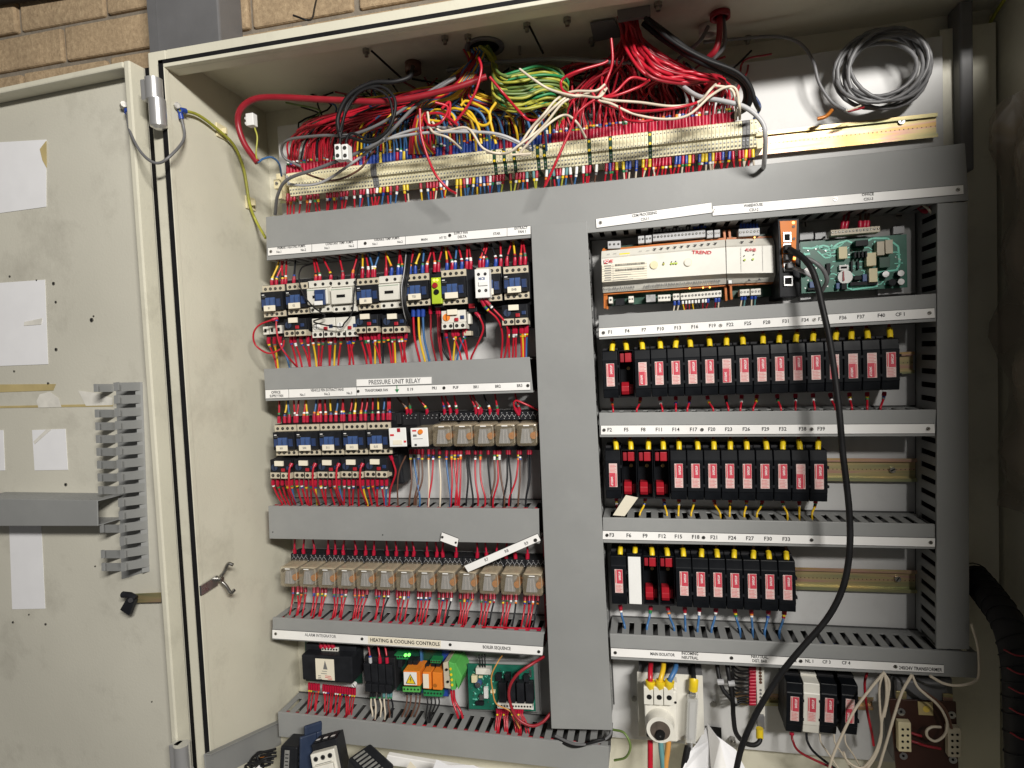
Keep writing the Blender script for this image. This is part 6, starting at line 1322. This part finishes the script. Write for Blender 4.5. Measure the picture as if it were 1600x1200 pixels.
for x, y in ((704,1045),(705,1054),(706,1062),(706.5,1070),(698,1046),(700,1065)): disc(mb, x, y, .0024, 'yellow_fer' if x > 702 else 'hole', -.068, .001, 10)
mb.build('terminal_screws', gt, gt)
for x, dx in ((705,8),(709,11)): wire([P(x,1079,-.05), P(x+2,1095,-.05), P(x+dx,1112,-.056), P(x+dx+3,1122,-.055)], .0022, 'red', 'red wire below the green terminal stack', 'red wires under the terminal stack')
b2 = thing('circuit_board', 'green board with four black relays under the BOILER SEQUENCE label', 'circuit board', (P(730,1110,-.03).x, 0, P(730,1110,-.03).z))
B2 = [(730.5,1037),(833.5,1040.5),(837,1111.5),(733,1107.5)]
qpart('carrier', b2, [(728,1034),(840,1036),(843.5,1114),(731,1111)], -.018, .01, 'duct', .002); qpart('board', b2, B2, -.038, .002, 'pcb')
def b2f(u, v, y=-.0385):
    a, b, c, d = [Vector((p[0], p[1], 0)) for p in B2]; p = a.lerp(b, u).lerp(d.lerp(c, u), v); return P(p.x, p.y, y)
for i in range(4): u = .455+i*.135; comp('black_relay', u, .40, u+.11, .84, .016, 'black', .001, b2, b2f, y0=-.0382)
mb = MB()
for i in range(60): p = b2f(rr_.uniform(.03,.42) if i % 3 else rr_.uniform(.4,.98), rr_.uniform(.12,.95) if i % 3 else rr_.uniform(.1,.38), -.0384); mb.cyl(p, p+Vector((0,-.001,0)), .0010, rr_.choice(['steel','trace','screw']), 6)
for i in range(26): u, v = rr_.uniform(.03,.38), rr_.uniform(.15,.9); seg(mb, [(u,v),(u+rr_.uniform(.0,.05),v+rr_.uniform(.0,.08))], .0007, 'trace', b2f, -.0386)
mb.build('traces', b2, b2)
for nm, a in (('terminal_plug',(.12,.10,.34,.23,.012,'white_pl')),('capacitor',(.05,.27,.13,.42,.008,'cream')),('chip_label',(.23,.52,.29,.76,.006,'white')),('small_box',(.33,.58,.40,.64,.006,'cream')),('resistor',(.16,.27,.22,.31,.004,'cream')),('component',(.16,.68,.22,.80,.008,'steel')),('chip',(.10,.84,.22,.92,.006,'black')),('component',(.42,.22,.50,.36,.010,'black')),('component',(.56,.20,.64,.36,.010,'black')),('component',(.70,.20,.76,.34,.010,'black')),('component',(.84,.22,.92,.36,.010,'black')),('barcode',(.93,.08,.965,.26,.001,'steel')),('barcode',(.93,.80,.97,.97,.001,'white'))): comp(nm, *a, .0004, b2, b2f, y0=-.0382)
mb = MB(); p = b2f(.17,.40,-.038); mb.cyl(p, p+Vector((0,-.010,0)), .0055, 'blue_pl', 16); mb.cyl(p+Vector((0,-.010,0)), p+Vector((0,-.0104,0)), .005, 'steel', 16); mb.build('round_capacitor', b2, b2)
conn(777,831,1099,1.6,12,'white_pl',b2,h=8,dep=-.054,name='terminal_strip')
for i, x in enumerate((750,754,758)): wire([P(x,1044,-.045), P(x,1036,-.045), P(x-1,1022,-.04)], .0013, 'rubber', 'thin black wire above the board with four relays', 'black wires over the relay board')
for i, (x, dx) in enumerate(((777,-3),(780,-3),(783,-4),(787,2),(790,2),(793,0),(800,6),(803,6),(806,6),(810,4),(813,9),(816,10))): wire([P(x,1108,-.050), P(x,1116,-.05), P(x+dx*.6,1128,-.056), P(x+dx,1142,-.062), P(x+dx,1152,-.055)], .0014, 'red', 'red wire below the board with four relays', 'red wires under the relay board', fer='red_fer', fl=.008, marks=['yellow_fer'] if i % 3 == 0 else None)
wire([P(850,1026,-.06), P(830,1038,-.08), P(808,1054,-.09), P(796,1075,-.09), P(797,1098,-.085), P(808,1122,-.085), P(830,1134,-.085), P(848,1128,-.08), P(862,1112,-.07)], .0026, 'red_dk', 'thick crimson wire looping in front of the four black relays', n=8)
wire([P(785,1024,-.05), P(778,1034,-.075), P(768,1056,-.08), P(770,1080,-.08), P(776,1100,-.08), P(798,1112,-.08), P(812,1138,-.07)], .0012, 'orange_wire', 'thin salmon wire crossing the board with four relays')
wire([P(640,1190,-.10), P(700,1170,-.1)], .0001, 'rubber', 'x') if False else None

# ------------------------------------------------------------------ main isolator and neighbours
ib = thing('isolator_bracket', 'white bracket plate carrying the main isolator', 'bracket', (P(998,1150,-.03).x, 0, P(998,1150,-.03).z))
qpart('bracket_face', ib, [(995,1050),(1098,1056),(1101,1160.5),(998,1150.5)], -.042, .0025, 'white_pl', .0008)
mb = MB(); a, b = P(998,1050.5,-.042), P(1098,1056.5,-.042); mb.add([a, b, Vector((b.x,.002,b.z+.004)), Vector((a.x,.002,a.z+.004))], [(3,2,1,0)], 'steel_paint'); mb.build('bracket_top', ib, ib)
iso = thing('main_isolator', 'white rotary main isolator with three phase terminals', 'isolator', (P(1006,1160,-.08).x, 0, P(1006,1160,-.08).z))
qpart('body', iso, [(1005.5,1078),(1057,1080),(1059,1160),(1009,1157)], -.075, .031, 'white_pl', .0025)
for i in range(3):
    x = 1005.5+i*15.6; o = qpart('phase_terminal', iso, [(x,1073+i*.6),(x+15,1073.8+i*.6),(x+15.2,1102+i*.6),(x+.6,1101+i*.6)], -.086, .0105, 'white_pl', .0012)
    mb = MB(); disc(mb, x+9, 1089+i*.6, .0042, 'hole', -.0863, .0004, 12); mb.build('screw_recess', o, iso)
    mb = MB(); disc(mb, x+11-(3 if i == 0 else 0), 1148, .0036, 'hole', -.0753, .0008, 12); mb.build('lower_recess', iso, iso)
qpart('side_latch', iso, [(1052,1066),(1058,1067),(1060,1158),(1054,1157)], -.068, .02, 'white_pl', .001)
mb = MB(); p = P(1031,1128,-.075); mb.cyl(p, p+Vector((0,-.022,0)), .0235, 'white_pl', 32, .0215); mb.build('dial_housing', iso, iso, .001)
mb = MB(); mb.cyl(p+Vector((0,-.0221,-.001)), p+Vector((0,-.0225,-.001)), .0158, 'dial_brown', 24); mb.box(p.x-.005, p.x+.005, p.y-.0232, p.y-.0226, p.z-.016, p.z+.013, 'dial_brown'); mb.build('dial_socket', iso, iso)
mb = MB(); mb.cyl(p+Vector((0,-.0233,-.006)), p+Vector((0,-.029,-.006)), .0078, 'hole', 16, .0070); mb.cyl(p+Vector((0,-.0291,-.006)), p+Vector((0,-.0295,-.006)), .0015, 'steel', 8); mb.build('shaft', iso, iso)
mb = MB(); disc(mb, 1055.5, 1097.5, .0020, 'hole', -.0755, .001, 10); mb.build('fixing_screw', iso, iso)
for x, k, bx, by in ((1016,'red',1016,1040),(1031,'yellow',1036,1036),(1045,'blue',1055,1040)):
    wire([P(x,1074,-.078), P(x+(bx-x)*.2,1062,-.082), P(bx,1046,-.07), P(bx+1,by-4,-.045), P(bx+2,by-12,-.02)], .0042, k, 'thick %s phase conductor entering the isolator from above' % k, 'phase conductors over the isolator', fer='yellow_fer', fl=.014, n=10)
for x, k, dx, lb in ((1016,'red',0,'red'),(1032,'teal',4,'blue-green'),(1045,'orange_wire',-5,'ochre')):
    wire([P(x,1154,-.066), P(x+dx*.4,1175,-.07), P(x+dx,1198,-.075), P(x+dx,1240,-.08)], .0045, k, 'thick %s conductor leaving the bottom of the isolator' % lb, 'phase conductors under the isolator', n=10)
nl = thing('neutral_link', 'clear covered neutral link on the bracket beside the isolator', 'neutral link', (P(1074,1165,-.05).x, 0, P(1074,1165,-.05).z))
qpart('link_base', nl, [(1076,1094),(1090,1094.5),(1086,1162),(1073,1160)], -.050, .008, 'ink_grey', .001); qpart('link_bar', nl, [(1078,1098),(1087,1098.5),(1084,1158),(1076,1157)], -.056, .004, 'grey_light', .0008)
qpart('clear_cover', nl, [(1074.5,1093),(1091.5,1093.5),(1087.5,1163),(1071.5,1161)], -.068, .017, 'clear_link', .001)
mb = MB(); disc(mb, 1081.5, 1083.5, .0056, 'black', -.046, .006, 16); disc(mb, 1081.5, 1083.5, .0042, 'steel', -.052, .001, 14); mb.build('link_bolt', nl, nl)
mb = MB(); p = P(1076,1163,-.055); mb.cyl(p+Vector((0,0,.012)), p+Vector((0,0,-.006)), .0065, 'steel', 12); mb.build('link_lug', nl, nl)
wire([P(1083,1078,-.055), P(1084,1062,-.055), P(1083,1048,-.04), P(1082,1036,-.02)], .0040, 'rubber', 'black neutral conductor with yellow sleeve above the neutral link', fer='yellow_fer', fl=.018, n=10)
wire([P(1075,1166,-.058), P(1072,1180,-.062), P(1069,1200,-.065), P(1067,1240,-.065)], .0056, 'rubber', 'thick black conductor leaving the bottom of the neutral link', n=10)
nb = thing('neutral_bar', 'upright white neutral bar with red ferrules on its left', 'busbar', (P(1187,1120,-.03).x, 0, P(1187,1120,-.03).z))
qpart('bar_body', nb, [(1180,1035),(1194,1036),(1195.5,1120),(1184,1120)], -.030, .02, 'white_pl', .0008)
mb = MB()
for i in range(6): disc(mb, 1187.5+i*.2, 1041+i*5, .0024, 'brown', -.0302, .001, 10)
for i in range(6): disc(mb, 1188.5, 1078+i*5.6, .0018, 'ink_grey', -.0302, .001, 10)
mb.build('bar_screws', nb, nb)
qpart('bar_foot', nb, [(1183,1118),(1194,1118),(1195,1140),(1184,1139)], -.034, .018, 'grey_cable', .001)
for i in range(12):
    y = 1043+i*5.1; wire([P(1180.5,y,-.032), P(1170,y,-.034), P(1158,y+rnd.uniform(-2,2),-.038), P(1148,y-6+i*.8,-.042), P(1143,y-14,-.042)], .0017, 'rubber', 'thin black wire with red ferrule on the neutral bar', 'black wires of the neutral bar', fer='red_fer', fl=.011, n=6)
cable([P(1187,1148,-.04), P(1187,1158,-.045), P(1178,1164,-.05), P(1163,1160,-.055), P(1150,1145,-.06), P(1146,1120,-.06), P(1145,1098,-.06), P(1142,1075,-.055), P(1138,1050,-.05), P(1135,1030,-.04)], .0038, 'rubber', 'black cable looping under the neutral bar to its yellow sleeve', n=10)
cable([P(1120,1036,-.04), P(1124,1060,-.05), P(1130,1078,-.055), P(1142,1092,-.058), P(1146,1100,-.058)], .0036, 'rubber', 'second black cable joining the bundle left of the neutral bar', n=10)
w = MB(); a, b = P(1187,1138,-.04), P(1187,1153,-.04); w.cyl(a, b, .0058, 'yellow_fer', 12); tag(w.build('cable_sleeve'), 'yellow crimp sleeve under the neutral bar', 'sleeve')
w = MB()
for x, y in ((1126,1066),(1143,1068),(1146,1095)): p = P(x, y, -.055); w.tube([p+Vector((-.005,0,0)), p+Vector((.005,0,.001))], .0048, 'grey_light', 10)
tag(w.build('tie_band'), 'pale tie bands around the black cables by the neutral bar', 'cable tie')
mb = MB()
for x, y, r_ in ((991,1091,.005),(1115.5,1099.5,.005),(1144,1155,.0062)):
    q = P(x, y, -.001); mb.cyl(q, q+Vector((0,-.010 if x > 1140 else -.003,0)), r_, 'screw', 6, smooth=False); mb.cyl(q+Vector((0,-.010 if x > 1140 else -.003,0)), q+Vector((0,-.013 if x > 1140 else -.0035,0)), r_*.55, 'screw', 10)
mb.build('plate_bolts', cab, cab)
mb = MB(); mb.quadslab(q4([(1102,1134),(1127,1137),(1128,1160),(1103,1156)], -.0006), .0004, 'hole'); mb.build('plate_cutout', cab, cab)

# ------------------------------------------------------------------ transformer
tf = thing('transformer', 'dark transformer behind a brown terminal board, bottom right', 'transformer', (P(1400,1200,-.05).x, 0, P(1400,1200,-.05).z))
qpart('core', tf, [(1392,1056),(1488,1060),(1496,1190),(1396,1190)], -.035, .033, 'steel_paint', .002); qpart('winding', tf, [(1400,1062),(1480,1066),(1484,1100),(1402,1098)], -.050, .014, 'grey_cable', .004)
qpart('mounting_lug', tf, [(1400,1080),(1417,1081),(1417,1094),(1400,1093)], -.054, .003, 'zinc', .0008); qpart('mounting_lug', tf, [(1474,1084),(1489,1085),(1489,1096),(1474,1095)], -.054, .003, 'zinc', .0008)
qpart('terminal_board', tf, [(1389,1092),(1494,1097),(1499,1225),(1402,1225)], -.060, .003, 'brown_board', .0008)
o = qpart('yellow_label', tf, [(1434,1096),(1457,1097.5),(1458.5,1118),(1435.5,1117)], -.0608, .0004, 'tape'); mb = MB(); disc(mb, 1447.5, 1108, .0050, 'gold_pl', -.0610, .0003, 12); mb.build('label_mark', o, tf)
for x, y in ((1408,1112),(1487,1117),(1411.5,1181),(1489,1187)): mb = MB(); disc(mb, x, y, .0056, 'steel', -.0602, .001, 16); disc(mb, x, y, .002, 'hole', -.0613, .0005, 8); mb.build('washer', tf, tf)
for (x0, y0), k in (((1403.5,1128.5),'cream'),((1481,1137),'beige')):
    o = qpart('terminal_strip', tf, [(x0,y0),(x0+20,y0+1),(x0+21,y0+47),(x0+1,y0+46)], -.072, .011, k, .001); mb = MB()
    for i in range(4):
        for j in range(2): disc(mb, x0+7+j*8, y0+11+i*9.6, .0019, 'hole', -.0722, .0005, 8)
    mb.build('screw_recesses', o, tf)
wire([P(1424,1145,-.068), P(1432,1148,-.07), P(1440,1150,-.07)], .002, 'red_dk', 'upper dark red wire on the left terminals of the transformer', 'transformer wires'); wire([P(1424,1158,-.068), P(1434,1161,-.07), P(1445,1165,-.07), P(1470,1170,-.07)], .002, 'red_dk', 'lower dark red wire on the left terminals of the transformer', 'transformer wires')
wire([P(1425,1054,-.08), P(1433,1072,-.085), P(1445,1084,-.088), P(1462,1098,-.088), P(1473,1112,-.085), P(1480,1130,-.082), P(1476,1148,-.08), P(1462,1158,-.08), P(1450,1152,-.08), P(1448,1142,-.08), P(1456,1136,-.078), P(1470,1136,-.076)], .0019, 'wire_white', 'cream wire curling over the brown transformer board', n=8)
wire([P(1435,1075,-.08), P(1450,1085,-.085), P(1468,1098,-.082), P(1480,1115,-.08), P(1487,1138,-.074)], .0019, 'brown', 'brown wire slanting over the transformer board', n=8)
for i, c in enumerate([[(1382,1050),(1360,1076),(1335,1110),(1315,1150),(1300,1185),(1293,1215)],[(1380,1052),(1374,1075),(1375,1110),(1377,1140),(1370,1170),(1358,1190),(1345,1200),(1325,1190),(1318,1175)],[(1382,1052),(1385,1072),(1384,1100),(1378,1125),(1376,1155),(1368,1180),(1352,1205)],[(1425,1054),(1410,1080),(1398,1115),(1385,1160),(1373,1200),(1368,1220)],[(1381,1052),(1389,1066),(1387,1090),(1381,1120)],[(1453,1056),(1475,1068),(1500,1071),(1524,1064),(1530,1050),(1528,1010),(1518,975)]]):
    wire([P(x, y, -.098 if i != 5 else -.09) for x, y in c], .0021 if i != 1 else .0017, 'wire_white', ['cream wire slanting down left of the transformer','cream wire hanging straight and turning back at the bottom','second straight cream wire beside the transformer','cream wire falling across the left edge of the transformer','short cream wire hooked with the straight ones','cream wire looping right around the end of the lowest duct'][i], 'cream wires by the transformer', n=8)
wire([P(1355,1050,-.04), P(1351,1070,-.05), P(1355,1110,-.05), P(1362,1145,-.05), P(1365,1165,-.05)], .0020, 'red', 'single dark red wire hanging beside the right fuse carrier', n=8)
for i, (x, k, e) in enumerate(((1237,'red_dk',(1300,1200)),(1260,'black',(1310,1205)),(1281,'wire_white',(1320,1215)),(1303,'wire_white',(1335,1210)),(1320,'wire_white',(1345,1200)))):
    y0 = 1144+(x-1237)*.05; wire([P(x,y0,-.05), P(x+2,y0+14,-.055), P(x+14,y0+32,-.07), P(*e,-.09)], .0019 if i < 2 else .0013, k, '%s wire leaving the bottom of the lowest fuse group' % {'red_dk': 'dark red', 'wire_white': 'white'}.get(k, k), 'wires under the lowest fuse group', fer='red_fer' if i == 0 else None, fl=.004)
wire([P(957,1140,-.05), P(975,1145,-.06), P(985,1165,-.065), P(978,1183,-.06), P(960,1188,-.05)], .0020, 'gy_dk', 'olive wire loop left of the main isolator', n=8)
for i in range(3): cable([P(868,1150+i*3,-.07), P(900,1163+i*2,-.085), P(935,1160-i*2,-.085), P(953,1148+i*3,-.07), P(956,1130,-.05)], .0022, 'rubber' if i else 'grey_cable', 'dark flex looping out beneath the broad upright duct', group='dark flexes under the broad duct')

# ------------------------------------------------------------------ right wall: plastic, corrugated sleeve
mb = MB(); nx, nz = 10, 28; vs = []; f0 = []
for i in range(nx+1):
    for j in range(nz+1):
        y_ = 0.0-.18*i/nx; z_ = .34-.60*j/nz; d = .010+.010*math.sin(i*1.3+j*.5)+.008*math.sin(j*.9-i*.7)+rnd.uniform(-.003,.003); vs.append((XR-.006-abs(d)-.010*i/nx, y_-.02, z_))
for i in range(nx):
    for j in range(nz): a = i*(nz+1)+j; f0.append((a, a+1, a+nz+2, a+nz+1))
mb.add(vs, f0, 'plastic_bag', True); tag(mb.build('plastic_sheet'), 'crumpled clear plastic document pocket on the shaded right wall', 'plastic sheet')
cs = thing('corrugated_sleeve', 'thick black braided cable sleeve with red stripes at the lower right edge', 'cable sleeve', P(1580,1100,-.12))
q = smooth([P(1520,900,-.03), P(1545,930,-.07), P(1575,975,-.12), P(1592,1040,-.15), P(1596,1120,-.16), P(1600,1230,-.17)], 10); mb = MB(); mb.tube(q, .020, 'black_soft', 16); mb.build('sleeve', cs, cs)
mb = MB()
for i in range(0, len(q)-1, 3): 
    d = (q[i+1]-q[i]).normalized(); n_ = 16; a = d.orthogonal().normalized(); b = d.cross(a); vs = []
    mb.tube([q[i]+(a*math.cos(t)+b*math.sin(t))*.0206+d*.006*math.sin(t) for t in [k*math.pi/8 for k in range(17)]], .0010, 'black', 5)
mb.build('ribs', cs, cs)
for i in range(26, 46, 4):
    if i < len(q)-1: mb = MB(); c = q[i]; mb.tube(smooth([c+Vector((-.020,-.012,.002)), c+Vector((-.010,-.021,-.001)), c+Vector((.006,-.022,0))]), .0011, 'red_dk', 6); mb.build('red_stripe', cs, cs)
# ------------------------------------------------------------------ loose parts at the bottom left
mb = MB(); a, b = PX(318,1178,XL+.004), PX(436,1124,XL+.004); 
mb.ob(a, b-a, (0,0,-.05), (.002,0,0), 'duct'); mb.ob(a+Vector((.002,0,0)), b-a, (.010,0,0), (0,0,-.002), 'duct'); tag(mb.build('duct_offcut', None, None, .001), 'loose grey duct lid leaning along the left wall at the bottom', 'duct lid')
def tilted(name, label, cat, px, py, Y, rz, rx, ry=0, group=None):
    r = thing(name, label, cat, P(px, py, Y), 0, group); r.rotation_euler = (math.radians(rx), math.radians(ry), math.radians(rz)); return r
def lpart(r, nm, x0, x1, y0, y1, z0, z1, k, bv=.001, par=None): mb = MB(); mb.box(x0, x1, y0, y1, z0, z1, k); return mb.build(nm, par or r, None, bv)
YJ = -.15
c = tilted('spare_contactor', 'loose white and black contactor standing among the spare parts', 'contactor', 500, 1236, YJ, 14, -12, -12)
lpart(c, 'body', 0, .045, 0, .042, 0, .076, 'black', .0012); lpart(c, 'front_housing', .001, .044, -.016, -.0004, .0, .066, 'white_pl', .002); lpart(c, 'front_step', .005, .040, -.024, -.0163, .0, .047, 'white_pl', .0015)
for x in (.010, .0225, .035): mb = MB(); mb.cyl((x, -.016, .057), (x, -.0168, .057), .0042, 'steel', 14); mb.cyl((x, -.0168, .057), (x, -.0171, .057), .0026, 'hole', 10); mb.build('terminal_screw', c)
for x in (.004, .0175, .031): lpart(c, 'top_block', x, x+.011, .004, .034, .0762, .0785, 'black_soft', .0008); lpart(c, 'print_mark', x+.002, x+.009, .008, .014, .0786, .0789, 'label', 0)
lpart(c, 'window', .010, .030, -.0246, -.0241, .026, .032, 'hole', 0); lpart(c, 'print_line', .007, .036, -.0166, -.0162, .0475, .0482, 'ink', 0); lpart(c, 'print_line', .012, .032, -.0246, -.0242, .040, .0408, 'ink_grey', 0)
c = tilted('spare_contactor', 'loose black contactor with beige terminals lying on its side', 'contactor', 536, 1234, YJ+.01, -24, 0, 16)
lpart(c, 'body', 0, .064, 0, .05, 0, .066, 'black', .004); lpart(c, 'side_block', .018, .060, -.008, -.0003, .004, .060, 'black_soft', .0015)
for i in range(7): lpart(c, 'top_rib', .006+i*.008, .010+i*.008, .006, .030, .0662, .0676, 'relay_in', .0004)
for x in (.022, .044):
    for z in (.016, .040): lpart(c, 'beige_terminal', x, x+.014, -.016, -.0083, z, z+.020, 'beige', .0008); mb = MB(); mb.cyl((x+.007, -.016, z+.010), (x+.007, -.0166, z+.010), .0035, 'hole', 12); mb.cyl((x+.007, -.0166, z+.010), (x+.007, -.0169, z+.010), .002, 'steel', 10); mb.build('terminal_screw', c)
c = tilted('spare_relay', 'loose black relay block with a grey label standing left of the dark blue plate', 'relay', 434, 1238, YJ, 6, -8, 3)
lpart(c, 'body', 0, .032, 0, .05, 0, .078, 'black', .003); lpart(c, 'label', .009, .018, -.0006, -.0001, .030, .072, 'relay_in', 0); lpart(c, 'lower_step', .003, .030, -.012, -.0003, 0, .030, 'black_soft', .002)
for i in range(6): lpart(c, 'rib', .0322, .037, .004, .03, .012+i*.011, .018+i*.011, 'black_soft', .001); lpart(c, 'label_print', .0105, .0165, -.0009, -.0007, .034+i*.006, .036+i*.006, 'ink', 0)
c = tilted('blue_plate', 'dark blue curved plastic plate standing upright between the spare parts', 'plastic plate', 468, 1236, YJ+.004, 52, -4, 6)
mb = MB(); mb.prof([(0,0),(.006,0),(.006,.090),(0,.090)], 0, .030, 'navy'); mb.prof([(0,.0902),(.006,.0902),(.008,.104),(.004,.107),(0,.103)], .008, .040, 'navy'); mb.box(.0302, .040, 0, .006, 0, .0900, 'navy'); mb.build('plate', c, None, .002)
c = tilted('glass_fuse_bundle', 'jumble of small black leads with copper tips at the bottom left', 'leads', 400, 1190, YJ, 0, 0)
mb = MB()
for i in range(9):
    J = lambda a: rnd.uniform(-a, a); mb.tube(smooth([Vector((J(.02), J(.01), -.03)), Vector((J(.02), J(.01), -.01+J(.008))), Vector((.012+J(.015), J(.01), .006+J(.01))), Vector((.035, J(.01), .010+J(.012)))]), .0022, 'rubber', 7)
mb.build('black_leads', c); mb = MB()
for i in range(4): mb.tube([Vector((.012, -.004, .012-i*.008)), Vector((.026, -.004, .014-i*.008))], .0011, 'copper', 6)
mb.build('copper_tips', c); mb = MB(); mb.cyl((.002,-.008,-.010), (.014,-.010,-.004), .005, 'label', 14); mb.build('white_cap', c)
def sheet(name, label, pts, ys, k='paper'):
    mb = MB(); q = [P(x, y, yy) for (x, y), yy in zip(pts, ys)]; n = len(q); mb.add(q+[v+Vector((0,.0006,0)) for v in q], [tuple(range(n))[::-1], tuple(range(n, 2*n))], k); return tag(mb.build(name), label, 'paper')
sheet('paper_sheet', 'folded white paper standing between the isolator and the lower fuses', [(1106,1131),(1120,1150),(1150,1172),(1170,1212),(1062,1212),(1078,1175),(1090,1160)], [-.03,-.05,-.06,-.08,-.08,-.06,-.05])
sheet('paper_sheet', 'grey shaded fold of the white paper below the neutral link', [(1105,1130),(1125,1158),(1138,1212),(1112,1212)], [-.035,-.065,-.09,-.09], 'label')
sheet('paper_sheet', 'white paper corner poking up at the bottom edge under the lowest left duct', [(672,1212),(682,1187),(700,1196),(740,1196),(770,1212)], [-.20]*5)
sheet('paper_sheet', 'cream paper corner left of the white one at the bottom edge', [(628,1212),(641,1190),(662,1212)], [-.20]*3, 'label_cream')
c = thing('white_strip', 'pale plastic strip lying low behind the paper corners', 'plastic strip', P(640,1190,-.12)); mb = MB(); mb.quadslab([P(605,1180,-.12), P(760,1206,-.12), P(760,1216,-.12), P(600,1195,-.12)], .01, 'label'); mb.build('strip_body', c, c, .001)
flush_wires()
for o in bpy.data.objects:
    if o.get('label') and len(str(o['label']).split()) > 16: print('LONG', o.name, o['label'])
print('objects', len(bpy.data.objects), 'top', sum(1 for o in bpy.data.objects if o.parent is None))
